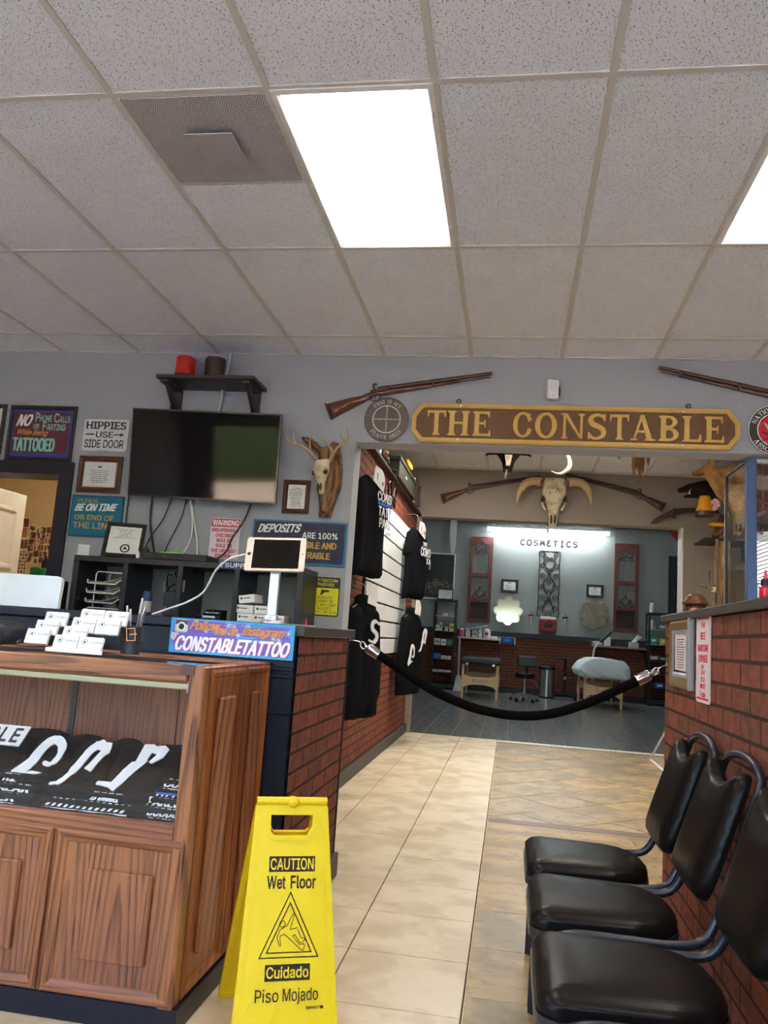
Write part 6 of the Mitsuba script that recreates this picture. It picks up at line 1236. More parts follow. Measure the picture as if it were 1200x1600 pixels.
for s in (-1, 1):
    part(t, 'scroll', OF(tube(spline([(0, -0.1, 0.01), (s * 0.06, 0.02, 0.012), (s * 0.16, 0.09, 0.012), (s * 0.25, 0.05, 0.012), (s * 0.22, -0.03, 0.012), (s * 0.15, -0.01, 0.012)], 5), 0.010, 6)), 'gun_iron', True)
    part(t, 'scroll', OF(tube(spline([(0, 0.0, 0.01), (s * 0.08, -0.08, 0.012), (s * 0.2, -0.1, 0.012), (s * 0.16, -0.04, 0.012)], 5), 0.009, 6)), 'gun_iron', True)
part(t, 'stem', OF(tube([(0, 0.13, 0.01), (0, -0.2, 0.01)], [0.010, 0.005], 6)), 'gun_iron', True)
part(t, 'finial', OF(ell((0, 0.14, 0.012), (0.02, 0.025, 0.012), 2)), 'gun_iron', True)

# things on the ledge
mat('army_green', (46, 47, 34), 0.6)
t = thing('ammunition_box', 'large army green ammunition box on the ledge of the corridor wall', 'box')
part(t, 'body', cbox(-1.36, -1.105, 7.45, 8.75, 2.60, 2.765, 0.006), 'army_green')
part(t, 'lid', cbox(-1.37, -1.095, 7.44, 8.76, 2.765, 2.81, 0.006), 'army_green')
part(t, 'stencil', cat(cbox(-1.30, -1.20, 7.448, 7.45, 2.665, 2.675), cbox(-1.1055, -1.1040, 7.9, 8.0, 2.68, 2.70)), 'cream_paper', kind='stuff')
part(t, 'latch', cbox(-1.125, -1.11, 8.0, 8.06, 2.75, 2.80, 0.003), 'gun_iron'); part(t, 'handle', tube(spline([(-1.24, 7.535, 2.76), (-1.24, 7.515, 2.74), (-1.20, 7.515, 2.74), (-1.20, 7.535, 2.76)], 4), 0.006, 6), 'gun_iron', True)
t = thing('brass_horn', 'golden flared horn lying on the ammunition box', 'horn')
part(t, 'bell', lathe([(0.062, 0.0), (0.05, 0.02), (0.03, 0.05), (0.018, 0.09), (0.014, 0.16), (0.016, 0.162), (0.022, 0.09), (0.034, 0.05), (0.054, 0.02), (0.064, 0.0)], 24, (-1.11, 8.2, 2.885), (-0.75, 0.2, -0.35)), 'amber', 40)
part(t, 'stand', cbox(-1.25, -1.19, 8.17, 8.26, 2.81, 2.82, 0.002), 'amber')
part(t, 'stem', tube([(-1.22, 8.22, 2.82), (-1.20, 8.225, 2.845)], 0.012, 8), 'amber', True)
t = thing('skull_figurine', 'small dark figurine with a pale skull head on the corridor ledge', 'figurine')
fc = np.array([-1.165, 6.95, 2.60])
part(t, 'body', body([((fc[0], fc[1], 2.615), 0.022, (fc[0], fc[1], 2.66), 0.028), ((fc[0] - 0.03, fc[1], 2.62), 0.012, (fc[0] - 0.02, fc[1], 2.665), 0.014), ((fc[0] + 0.03, fc[1], 2.62), 0.012, (fc[0] + 0.02, fc[1], 2.665), 0.014)], 0.01), 'gun_wood_dark', True)
part(t, 'head', body([((fc[0], fc[1], 2.708), 0.024, (fc[0], fc[1] - 0.006, 2.69), 0.016)], 0.008), 'copper', True)
part(t, 'cap', lathe([(0, 0.026), (0.014, 0.023), (0.024, 0.012), (0.027, 0.0)], 20, (fc[0], fc[1], 2.712)), 'bone', True)
t = thing('white_carton', 'small white carton at the near end of the corridor ledge', 'box')
part(t, 'body', cbox(-1.27, -1.205, 6.86, 6.95, 2.60, 2.765, 0.002), 'paper'); part(t, 'print', cbox(-1.26, -1.235, 6.858, 6.86, 2.73, 2.75), 'ink')
solo('black_saucer', lathe([(0, 0.004), (0.05, 0.004), (0.085, 0.014), (0.087, 0.012), (0.05, 0.0), (0, 0.0)], 24, (-1.18, 7.25, 2.601)), 'black', 'black saucer in front of the ammunition box on the ledge', 'saucer', smooth=40)
for i, (y, m, hh, lb) in enumerate(((8.95, 'cream_paper', 0.30, 'pale upright book at the far end of the corridor ledge'), (9.05, 'gun_wood_dark', 0.33, 'dark upright book at the far end of the corridor ledge'), (9.14, 'frame_brown', 0.24, 'brown upright book at the far end of the corridor ledge'))):
    t = thing('book', lb, 'book', 'books on the corridor ledge')
    part(t, 'cover', cbox(-1.26, -1.14 + 0.02 * i, y, y + 0.05, 2.60, 2.60 + hh, 0.003), m); part(t, 'title_block', cbox(-1.24, -1.16, y - 0.0015, y, 2.63, 2.69), 'nra_red')

# ---------------------------------------------------------------- wall with the bison skull
WR = Fr((0, 9.7, 0))
t = thing('horned_skull', 'large pale horned cattle skull over the back room opening', 'animal skull')
SK = Fr((0.437, 9.665, 2.80), (1, 0, 0.02), (0, -0.10, 1))
s = part(t, 'skull', SK(skull_mesh(0.58, 0.275, 0.16)), 'bone', 40)
for g in (-1, 1):
    part(s, 'eye_socket', SK(ell((g * 0.128, 0.035, 0.085), (0.026, 0.035, 0.04), 2)), 'bone_dark', True)
    part(s, 'nostril', SK(ell((g * 0.022, -0.205, 0.075), (0.012, 0.055, 0.016), 2)), 'bone_dark', True)
    part(s, 'cheek', SK(tube(spline([(g * 0.135, 0.0, 0.06), (g * 0.12, -0.05, 0.06), (g * 0.09, -0.10, 0.06)], 4), 0.016, 6)), 'bone', True)
    part(t, 'horn_band', SK(tube([(g * 0.125, 0.225, 0.06), (g * 0.165, 0.232, 0.06)], 0.058, 12)), 'driftwood', True)
    h = [(g * 0.15, 0.232, 0.06), (g * 0.24, 0.245, 0.07), (g * 0.33, 0.215, 0.085), (g * 0.395, 0.13, 0.09), (g * 0.425, 0.03, 0.09), (g * 0.43, -0.03, 0.09)]
    part(t, 'horn', SK(tube(spline(h, 5), np.concatenate([np.linspace(0.056, 0.045, 13), np.linspace(0.043, 0.004, 13)]), 12)), 'horn', True)
for u, v in ((0.03, 0.15), (0.045, 0.145), (0.02, 0.12), (-0.05, 0.10)): part(s, 'bullet_hole', SK(ell((u, v, 0.158), (0.008, 0.008, 0.004), 1)), 'bone_dark')
rifle('antique rifle left of the horned skull, pointing to the upper right', WR, (-0.89, 2.80), (-0.56, 2.94), (0.27, 3.10), wood='gun_wood')
rifle('dark antique rifle right of the horned skull, butt to the lower right', WR, (1.70, 2.80), (1.42, 2.95), (0.56, 3.14), up=-1, wood='gun_wood_dark')
# hung below the corridor ceiling
t = thing('hide_skull', 'dark furred horned skull hung below the corridor ceiling', 'animal skull')
HF = Fr((-0.085, 7.0, 2.715))
part(t, 'skull', HF((skull_mesh(0.22, 0.12, 0.07))), 'fur_black', 40)
part(t, 'hide', HF(prism(Polygon([(-0.2, 0.02), (-0.14, 0.06), (0.14, 0.06), (0.2, 0.025), (0.10, 0.025), (0.055, -0.04), (0.035, -0.13), (-0.035, -0.13), (-0.055, -0.04), (-0.10, 0.025)]), 0.0, 0.03)), 'fur_black')
part(t, 'nose_bone', HF(prism(Polygon([(-0.03, 0.01), (0.035, 0.01), (0.018, -0.085), (-0.016, -0.085)]), 0.06, 0.085)), 'bone', label='pale nose bone')
for g in (-1, 1): part(t, 'horn', HF(tube(spline([(g * 0.04, 0.05, 0.02), (g * 0.09, 0.045, 0.02), (g * 0.14, 0.035, 0.02), (g * 0.17, 0.03, 0.02), (g * 0.195, 0.005, 0.02)], 4), np.linspace(0.022, 0.005, 17), 7)), 'fur_black', True)
part(t, 'cord', tube([(-0.085, 7.0, 2.83), (-0.085, 7.0, 3.176)], 0.003, 5), 'cable_grey')
part(t, 'tassel', HF(tube([(-0.01, -0.115, 0.04), (-0.02, -0.19, 0.04)], [0.012, 0.006], 6)), 'cable_grey', True)
t = thing('white_tusk', 'curved white tusk hung below the corridor ceiling above the skull', 'tusk')
part(t, 'tusk', tube(spline([(0.405, 7.0, 2.79), (0.44, 7.0, 2.71), (0.44, 7.0, 2.65), (0.405, 7.0, 2.607), (0.347, 7.0, 2.588), (0.285, 7.0, 2.612)], 5), np.concatenate([np.linspace(0.016, 0.022, 13), np.linspace(0.021, 0.003, 13)]), 10), 'bone', True)
part(t, 'cord', tube([(0.405, 7.0, 2.785), (0.405, 7.0, 3.176)], 0.003, 5), 'cable_grey')
mat('feather_brown', (58, 38, 20), 0.95, 0.05)
t = thing('feather_bundle', 'brown feather bundle hung below the corridor ceiling', 'feathers')
rng = random.Random(4)
for k, (x, l) in enumerate(((0.975, 0.2), (1.0, 0.15), (1.03, 0.24), (1.055, 0.16), (1.1, 0.1), (0.86, 0.05))):
    z = 2.80; l = l * 1.15; FFr = Fr((x, 7.0 + 0.01 * k, z))
    part(t, 'feather', FFr(prism(Polygon([(-0.014, 0), (0.014, 0), (0.02, -l * 0.4), (0.004, -l), (-0.014, -l * 0.5)]), -0.003, 0.003)), 'feather_brown')
for k in range(5): part(t, 'bead', ell((1.095 - 0.004 * k, 7.0, 2.70 - k * 0.025), (0.005, 0.005, 0.007), 1), 'carved_wood', True)
part(t, 'rod', tube([(0.84, 7.0, 2.822), (1.12, 7.0, 2.822)], 0.005, 6), 'gun_wood_dark', True); part(t, 'cord', tube([(0.98, 7.0, 2.822), (0.98, 7.0, 3.176)], 0.003, 5), 'cable_grey')
# ---------------------------------------------------------------- the back room
CB = Fr((0, 19.0, 0))
mat('tube_case', (226, 230, 230), 0.5)
for a, b, z, lb in ((-0.64, 0.73, 3.70, 'left one of the two tube lights over the COSMETICS lettering'), (0.74, 2.12, 3.71, 'right one of the two tube lights over the COSMETICS lettering')):
    t = thing('tube_light', lb, 'tube light')
    part(t, 'housing', cat(cbox(a, b, 18.50, 18.72, z + 0.02, z + 0.06, 0.004), cbox(a, a + 0.02, 18.5, 18.72, z - 0.04, z + 0.02), cbox(b - 0.02, b, 18.5, 18.72, z - 0.04, z + 0.02)), 'tube_case')
    part(t, 'lamp', tube([(a + 0.03, 18.61, z - 0.01), (b - 0.03, 18.61, z - 0.01)], 0.045, 12), 'white', emitter={'type': 'area', 'radiance': {'type': 'rgb', 'value': [TUBE * 0.86, TUBE * 0.97, TUBE]}})
    part(t, 'chain', cat(*[tube([(x, 18.61, z + 0.06), (x, 18.61, 4.2)], 0.004, 5) for x in (a + 0.2, b - 0.2)]), 'cable_grey', kind='stuff')
for x, y in ((-0.8, 12.6), (1.6, 12.6), (0.4, 15.4)):
    t = thing('tube_light', 'ceiling tube light further forward in the back room', 'tube light', 'ceiling tube lights of the back room')
    part(t, 'housing', cbox(x - 0.65, x + 0.65, y - 0.1, y + 0.1, 4.10, 4.16, 0.004), 'tube_case')
    part(t, 'lamp', tube([(x - 0.62, y, 4.06), (x + 0.62, y, 4.06)], 0.04, 10), 'white', emitter={'type': 'area', 'radiance': {'type': 'rgb', 'value': [TUBE * 0.75, TUBE * 0.81, TUBE * 0.81]}})
t = thing('wall_lettering', 'thin grey letters spelling COSMETICS under the tube lights', 'lettering')
strokes = {'C': [[(0.85, 0.8), (0.6, 0.98), (0.25, 0.9), (0.08, 0.5), (0.25, 0.08), (0.6, 0.02), (0.9, 0.22)]], 'O': [[(0.5, 1), (0.15, 0.85), (0.05, 0.5), (0.15, 0.12), (0.5, 0), (0.85, 0.15), (0.95, 0.5), (0.85, 0.88), (0.5, 1)]],
           'S': [[(0.85, 0.85), (0.5, 1), (0.18, 0.85), (0.22, 0.6), (0.75, 0.42), (0.85, 0.18), (0.5, 0.0), (0.12, 0.15)]], 'M': [[(0.05, 0), (0.2, 1)], [(0.2, 1), (0.5, 0.3)], [(0.5, 0.3), (0.8, 1)], [(0.8, 1), (0.95, 0)]], 'E': [[(0.85, 0.95), (0.4, 0.98), (0.2, 0.75), (0.5, 0.55)], [(0.5, 0.55), (0.12, 0.35), (0.2, 0.06), (0.5, 0.0), (0.9, 0.12)]], 'T': [[(0.05, 0.95), (0.95, 1.0)], [(0.5, 0.97), (0.5, 0)]], 'I': [[(0.5, 1), (0.5, 0)], [(0.25, 1), (0.75, 1)], [(0.25, 0), (0.75, 0)]]}
for i, ch in enumerate('COSMETICS'):
    u = 0.14 + i * 0.15; q = [[(u + a * 0.105, 3.40 + b * 0.125, 0.012) for a, b in s] for s in strokes[ch]]
    part(t, 'letter', CB(cat(*[tube(spline(s, 4) if len(s) > 2 else s, 0.0115, 6) for s in q])), 'gun_iron', True)
# iron scroll panel
t = thing('iron_scroll_panel', 'tall black iron scroll panel between the two framed notices', 'wall decor')
F = Fr((0.825, 18.985, 2.53))
def scroll(cx, cy, r, turns, a0, s):
    k = np.linspace(0, 1, 22); a = a0 + s * turns * 2 * math.pi * k; q = r * (1 - 0.72 * k)
    return np.stack([cx + q * np.cos(a), cy + q * np.sin(a), 0 * k], 1)
for row in range(6):
    cy = 0.61 - row * 0.244; k = 1 if row % 2 else -1
    for g in (-1, 1):
        part(t, 'scroll', F(tube(scroll(g * 0.155, cy + 0.055, 0.072, 1.35, k * math.pi / 2, g * k), 0.0085, 5)), 'gun_iron', True)
        part(t, 'scroll', F(tube(scroll(g * 0.06, cy - 0.05, 0.058, 1.3, -k * math.pi / 2, -g * k), 0.0078, 5)), 'gun_iron', True)
for g in (-1, 1):
    part(t, 'long_curve', F(tube(spline([(g * 0.02, 0.74, 0), (g * 0.2, 0.745, 0), (g * 0.235, 0.69, 0), (g * 0.225, 0.5, 0), (g * 0.225, 0.25, 0), (g * 0.232, 0, 0), (g * 0.225, -0.3, 0), (g * 0.23, -0.55, 0), (g * 0.245, -0.70, 0), (g * 0.2, -0.745, 0), (g * 0.02, -0.735, 0)], 5), 0.0105, 5)), 'gun_iron', True)
    part(t, 'long_curve', F(tube(spline([(g * 0.13, 0.62, 0), (g * 0.10, 0.42, 0), (g * 0.012, 0.22, 0), (g * 0.11, 0.05, 0), (g * 0.12, -0.08, 0), (g * 0.012, -0.34, 0), (g * 0.10, -0.52, 0), (g * 0.13, -0.66, 0)], 5), 0.011, 5)), 'gun_iron', True)
for v in (0.22, -0.34, 0.0): part(t, 'collar', F(cbox(-0.04, 0.04, v - 0.014, v + 0.014, -0.012, 0.014, 0.003)), 'gun_iron')
# red carved shutters
mat('shutter_red', (88, 40, 36), 0.55)
mat('shutter_dark', (40, 30, 26), 0.7)
for cx, lb in ((-0.745, 'left reddish wooden shutter panel with iron bars'), (2.535, 'right reddish wooden shutter panel with iron bars')):
    t = thing('shutter_panel', lb, 'wall decor'); F = Fr((cx, 18.99, 1.55)); W, Hh = 0.26, 1.985
    part(t, 'frame', F(cat(prism(sbox(-W, 0, W, Hh).difference(unary_union([sbox(-W + 0.06, 0.07, W - 0.06, 0.46), sbox(-W + 0.06, 0.53, W - 0.06, 1.05), sbox(-W + 0.06, 1.13, W - 0.06, 1.72), Polygon([(-W + 0.06, 1.71), (-W + 0.06, 1.78), (-0.1, 1.80), (0, 1.88), (0.1, 1.80), (W - 0.06, 1.78), (W - 0.06, 1.71)])])), 0.0, 0.045))), 'shutter_red')
    part(t, 'lower_panel', F(cbox(-W + 0.06, W - 0.06, 0.07, 0.46, 0.0, 0.02)), 'shutter_dark', label='dark carved lower panel')
    for g in (-1, 1): part(t, 'carving', F(tube(scroll(g * 0.08, 0.26, 0.09, 1.2, math.pi / 2, g), 0.008, 5)), 'shutter_dark', True)
    for z0, z1 in ((0.53, 1.05), (1.13, 1.76)):
        for k in range(7):
            x = -0.162 + k * 0.054
            part(t, 'bar', F(tube([(x, z0, 0.02), (x, z1, 0.02)], 0.004, 5)), 'gun_iron', True)
    for s in ([(0, 1.84), (0.07, 1.76), (0.13, 1.70), (0.06, 1.66), (0, 1.72)], [(0.17, 1.78), (0.1, 1.69), (0.15, 1.62), (0.05, 1.60)], [(0, 0.78), (0.05, 0.72), (0.12, 0.70), (0.1, 0.62), (0.03, 0.62)], [(0, 0.55), (0.08, 0.66), (0.15, 0.62), (0.16, 0.55), (0.1, 0.56)]):
        for g in (-1, 1): part(t, 'scroll', F(tube(spline([(g * a, b, 0.03) for a, b in s], 5), 0.0085, 5)), 'gun_iron', True)
    part(t, 'finial', F(ell((0, 0.79, 0.03), (0.02, 0.035, 0.012), 1)), 'gun_iron', True)
for (u0, u1, v0, v1), lb in (((-0.262, 0.126, 2.275, 2.577), 'black framed notice left of the iron scroll panel'), ((1.67, 2.045, 2.273, 2.565), 'black framed notice right of the iron scroll panel')):
    t = thing('framed_notice', lb, 'picture frame'); w = framed(t, CB, u0, u1, v0, v1, 0.05, 'frame_black', 'paper', mat_w=0.01, matm='frame_black')
    part(t, 'print', cat(lines_of_print(CB, u0 + 0.1, u1 - 0.1, v0 + 0.08, v1 - 0.13, 7, w, 6, 0.25), lines_of_print(CB, u0 + 0.14, u1 - 0.14, v1 - 0.10, v1 - 0.075, 1, w, 7, 0.9)), 'ink', kind='stuff')
for (cx, cz, r), lb in (((-0.075, 1.855, 0.34), 'scalloped mirror on the left, reflecting bright windows'), ((1.85, 1.88, 0.34), 'scalloped mirror on the right')):
    t = thing('mirror', lb, 'mirror'); F = Fr((cx, 18.985, cz))
    a = np.linspace(0, 2 * np.pi, 97)[:-1] + math.pi / 2; q = r * (0.82 + 0.18 * np.abs(np.cos(4 * (a - math.pi / 2)))) 
    o = Polygon(np.stack([q * np.cos(a), q * np.sin(a)], 1)).buffer(-0.01).buffer(0.01)
    part(t, 'glass', F(prism(o.buffer(-0.025), 0.0, 0.012)), 'mirror'); part(t, 'bevel', F(cat(prism(o.difference(o.buffer(-0.034)), 0, 0.02), prism(o.buffer(-0.008).difference(o.buffer(-0.024)), 0.02, 0.03))), 'chrome')
for x, lb in ((0.449, 'small dagger on the wall left of the red box'), (1.217, 'small dagger on the wall right of the red box')):
    t = thing('dagger', lb, 'dagger')
    part(t, 'blade', CB(prism([(x - 0.012, 1.77), (x + 0.012, 1.77), (x + 0.008, 1.56), (x, 1.51), (x - 0.008, 1.56)], 0.004, 0.014)), 'steel'); part(t, 'guard', CB(cbox(x - 0.062, x + 0.062, 1.77, 1.795, 0.0, 0.022, 0.003)), 'black'); part(t, 'grip', CB(tube([(x, 1.79, 0.012), (x, 1.885, 0.012)], 0.010, 6)), 'steel', True)
mat('box_red', (120, 22, 32), 0.35)
t = thing('sharps_box', 'dark red wall box with a white lid under the iron scroll panel', 'wall box')
part(t, 'body', cbox(0.635, 1.022, 18.86, 18.999, 1.43, 1.715, 0.015), 'box_red'); part(t, 'lid', cbox(0.65, 1.01, 18.87, 18.999, 1.715, 1.775, 0.01), 'white'); part(t, 'latch', cbox(0.985, 1.0, 18.85, 18.86, 1.54, 1.57, 0.003), 'white'); part(t, 'label', cbox(0.75, 0.93, 18.856, 18.86, 1.52, 1.62), 'shutter_dark')
# wall shelves and what stands on them
def shelf(x0, x1, z, lb):
    t = thing('wall_shelf', lb, 'shelf'); part(t, 'board', cbox(x0, x1, 18.62, 18.9, z - 0.03, z, 0.003), 'alu'); part(t, 'front_edge', cbox(x0, x1, 18.61, 18.62, z - 0.035, z + 0.002), 'steel')
    for x in (x0 + 0.08, x1 - 0.08): part(t, 'bracket', cbox(x, x + 0.03, 18.7, 18.9, z - 0.12, z - 0.03), 'black')
shelf(-1.19, -0.20, 1.19, 'silver wall shelf on the left with jars and bottles'); shelf(1.80, 2.96, 1.20, 'silver wall shelf on the right with a tissue box')
mat('teal_box', (60, 150, 156), 0.5)
mat('blue_box', (32, 84, 168), 0.5)
mat('yellow_box', (206, 200, 60), 0.5)
mat('green_box', (70, 110, 90), 0.5)
def jar(x, y, z, r, h, m, cap, lb, cat_='jar', neck=0.7):
    t = thing('bottle' if cat_ == 'bottle' else 'jar', lb, cat_); part(t, 'body', lathe([(0, 0), (r, 0.0), (r, h * 0.86), (r * neck, h * 0.92), (r * neck, h * 0.95), (0, h * 0.95)], 16, (x, y, z)), m, 40); part(t, 'cap', lathe([(0, h * 1.12), (r * neck * 0.9, h * 1.1), (r * neck * 1.05, h * 0.95), (0, h * 0.95)], 16, (x, y, z)), cap, 40); return t
def carton(x, y, z, w, d, h, m, lb, lid=None):
    t = thing('carton', lb, 'box'); part(t, 'body', cbox(x, x + w, y, y + d, z, z + h, 0.004), m); part(t, 'label', cbox(x + w * 0.2, x + w * 0.8, y - 0.002, y, z + h * 0.35, z + h * 0.65), lid or 'card'); return t
jar(-1.10, 18.75, 1.19, 0.06, 0.17, 'rose', 'white', 'pink jar at the left end of the left wall shelf')
jar(-0.96, 18.75, 1.19, 0.055, 0.15, 'clear_plastic', 'white', 'clear jar on the left wall shelf')
carton(-0.86, 18.70, 1.19, 0.12, 0.12, 0.16, 'disc_light', 'grey carton on the left wall shelf', 'cable_grey')
jar(-0.68, 18.74, 1.19, 0.045, 0.20, 'white', 'white', 'white bottle on the left wall shelf', 'bottle', 0.4)
t = jar(-0.53, 18.74, 1.19, 0.085, 0.2, 'white', 'white', 'large white canister with a red label on the left wall shelf'); part(t, 'label', cbox(-0.57, -0.5, 18.65, 18.657, 1.25, 1.32), 'nra_red')
carton(-0.44, 18.70, 1.19, 0.16, 0.12, 0.06, 'white', 'low white box at the right end of the left wall shelf')
t = thing('lamp_arm', 'grey magnifier lamp arm lying over the jars on the left wall shelf', 'lamp'); part(t, 'arm', tube([(-1.0, 18.68, 1.36), (-0.52, 18.68, 1.47)], 0.022, 8), 'alu', True); part(t, 'joint', ell((-0.98, 18.68, 1.37), (0.035, 0.03, 0.03), 1), 'alu', True)
t = thing('glove_box_rack', 'blue and white glove box at the right end of the left wall shelf', 'box'); part(t, 'body', cbox(-0.2, 0.08, 18.66, 18.8, 1.10, 1.25, 0.01), 'blue_box'); part(t, 'opening', cbox(-0.13, 0.01, 18.655, 18.66, 1.15, 1.2, 0.002), 'sky_blue')
for x in (-0.245, 0.09): part(t, 'holder', cbox(x, x + 0.03, 18.66, 18.9, 1.09, 1.24, 0.004), 'alu')
carton(2.07, 18.70, 1.20, 0.13, 0.12, 0.2, 'white', 'tall white carton on the right wall shelf')
t = thing('tissue_box', 'white tissue box with a tissue standing up on the right wall shelf', 'tissue box'); part(t, 'body', cbox(2.60, 2.80, 18.66, 18.82, 1.20, 1.32, 0.006), 'disc_light'); part(t, 'tissue', hull([(2.64, 18.74, 1.32), (2.74, 18.74, 1.32), (2.74, 18.70, 1.33), (2.84, 18.74, 1.46), (2.78, 18.72, 1.49), (2.88, 18.75, 1.44)]), 'white')
t = thing('wire_basket', 'small white box in a wire holder at the left end of the right wall shelf', 'box'); part(t, 'body', cbox(1.82, 2.02, 18.66, 18.8, 1.205, 1.29, 0.004), 'white')
for z in (1.22, 1.27): part(t, 'wire', tube([(1.76, 18.64, z), (2.05, 18.64, z), (2.05, 18.82, z), (1.76, 18.82, z)], 0.006, 5, closed=True), 'alu', True)
# glass cabinets
def cabinet(x0, x1, ztop, lb, zs):
    t = thing('glass_cabinet', lb, 'cabinet'); y0, y1 = 18.45, 18.88
    for x in (x0, x1 - 0.035):
        for y in (y0, y1 - 0.035): part(t, 'post', cbox(x, x + 0.035, y, y + 0.035, 0.0, ztop, 0.002), 'black_trim')
    part(t, 'top', cbox(x0, x1, y0, y1, ztop - 0.04, ztop, 0.003), 'black_trim'); part(t, 'base', cbox(x0, x1, y0, y1, 0.02, 0.12, 0.003), 'black_trim')
    for i, z in enumerate(zs): part(t, 'shelf', cbox(x0 + 0.01, x1 - 0.01, y0 + 0.02, y1 - 0.02, z - 0.012, z), 'black_trim' if i > 1 else 'alu')
    part(t, 'side_pane', (np.array([[x1 - 0.01, y0 + 0.035, 0.12], [x1 - 0.01, y1 - 0.035, 0.12], [x1 - 0.01, y1 - 0.035, ztop - 0.04], [x1 - 0.01, y0 + 0.035, ztop - 0.04]]), np.array([[0, 1, 2], [0, 2, 3]])), 'pane')
    return t
zl = [1.63, 1.30, 0.97, 0.66, 0.37]
cabinet(-1.735, -1.225, 2.0, 'black framed glass cabinet on the left of the back room', zl)
cabinet(2.965, 3.50, 1.985, 'black framed glass cabinet on the right beside the half wall', zl)
for i, (x, z, w, h, m, lb) in enumerate(((-1.66, 1.63, 0.05, 0.08, 'rose', 'small pink jar'), (-1.53, 1.63, 0.09, 0.06, 'white', 'white dish'), (-1.38, 1.63, 0.12, 0.03, 'disc_light', 'flat tray'), (-1.68, 1.30, 0.08, 0.12, 'white', 'white bottle group'), (-1.60, 1.30, 0.06, 0.19, 'disc_light', 'tall pale bottle'), (-1.47, 1.30, 0.06, 0.08, 'white', 'small white pot'), (-1.37, 1.30, 0.12, 0.17, 'yellow_box', 'yellow box'),
                                         (-1.70, 0.97, 0.14, 0.15, 'disc_light', 'left pale carton'), (-1.54, 0.97, 0.11, 0.14, 'card', 'right pale carton'), (-1.41, 0.97, 0.12, 0.14, 'green_box', 'green box'), (-1.70, 0.66, 0.17, 0.13, 'blue_box', 'blue tub'), (-1.52, 0.66, 0.13, 0.08, 'white', 'white roll'), (-1.37, 0.66, 0.06, 0.08, 'card', 'small white box'), (-1.71, 0.37, 0.42, 0.05, 'disc_light', 'stack of pale trays'))):
    carton(x, 18.5, z, w, 0.16, h, m, lb + ' on a shelf of the left glass cabinet', 'cable_grey')
for i, (x, z, w, h, m, lb) in enumerate(((3.02, 1.63, 0.05, 0.2, 'white', 'tall white bottle'), (3.16, 1.63, 0.2, 0.13, 'cable_grey', 'grey carton with white print'), (3.0, 1.30, 0.16, 0.18, 'teal_box', 'teal box'), (3.21, 1.30, 0.12, 0.14, 'yellow_box', 'yellow box'), (3.02, 0.97, 0.16, 0.08, 'disc_light', 'rolled pale cloth'), (3.21, 0.97, 0.13, 0.07, 'green_box', 'greenish tray'), (3.02, 0.66, 0.2, 0.1, 'disc_light', 'pale carton'), (3.14, 0.37, 0.17, 0.12, 'blue_box', 'blue tub'))):
    carton(x, 18.5, z, w, 0.16, h, m, lb + ' on a shelf of the right glass cabinet', 'card')
jar(3.05, 18.6, 1.985, 0.046, 0.24, 'white', 'black', 'white pump bottle with a black top on the right glass cabinet', 'bottle', 0.45)
t = thing('framed_certificate', 'pale certificate in a black frame standing on the left glass cabinet', 'picture frame'); CFR = Fr((-1.51, 18.6, 2.0), (1, 0, 0), (0, 0.15, 1)); w = framed(t, CFR, -0.18, 0.18, 0.0, 0.25, 0.022, 'frame_black', 'paper'); part(t, 'print', lines_of_print(CFR, -0.1, 0.1, 0.08, 0.18, 5, w, 8, 0.2), 'disc_light', kind='stuff')
# city picture and strip at the left
def city_fn(p, n, uv):
    w = cell_rand(dr.floor(p.x * 38), dr.floor(p.z * 60)); h = noise(p.x * 9) * 0.18 + 2.35
    lit = dr.select((p.z < h) & (p.z > 2.15) & (w > 0.72), 1.0, 0.0)
    return mix(mix(lc((40, 44, 50)), lc((24, 26, 30)), smoothstep(2.3, 2.6, p.z + 0.1 * noise(p.x * 6, p.z * 6))), lc((150, 128, 100)), lit * 0.7)
mat('city_print', rough=0.4, fn=city_fn)
t = thing('city_picture', 'large dark city skyline picture in a pale frame at the left of the back room', 'picture')
part(t, 'frame', CB(moulding(-2.9, -1.345, 2.02, 3.11, [(0, 0.0), (0, 0.03), (0.03, 0.03), (0.03, 0.0)])), 'tube_case'); part(t, 'print', CB(cbox(-2.87, -1.375, 2.05, 3.08, 0.0, 0.015)), 'city_print')
solo('hanging_strip', cloth(Fr((0, 18.6, 0))(prism([(-1.48, 4.2), (-1.32, 4.2), (-1.33, 3.3), (-1.37, 3.02), (-1.43, 3.04), (-1.49, 3.5)], 0, 0.02)), 0.02, 5, 2, 0.06), 'tube_case', 'pale plastic strip hanging beside the city picture', 'strip', smooth=True)
t = thing('floor_lamp', 'grey pole lamp standing between the left glass cabinet and the massage table', 'floor lamp')
part(t, 'pole', tube([(-1.10, 18.3, 0.32), (-1.115, 18.3, 1.16)], 0.024, 8), 'alu', True); part(t, 'base', hull([(x, y, z) for x, y, z in ((-1.2, 18.2, 0), (-1.0, 18.2, 0), (-1.2, 18.4, 0), (-1.0, 18.4, 0), (-1.14, 18.26, 0.34), (-1.06, 18.26, 0.34), (-1.14, 18.34, 0.34), (-1.06, 18.34, 0.34))]), 'alu')
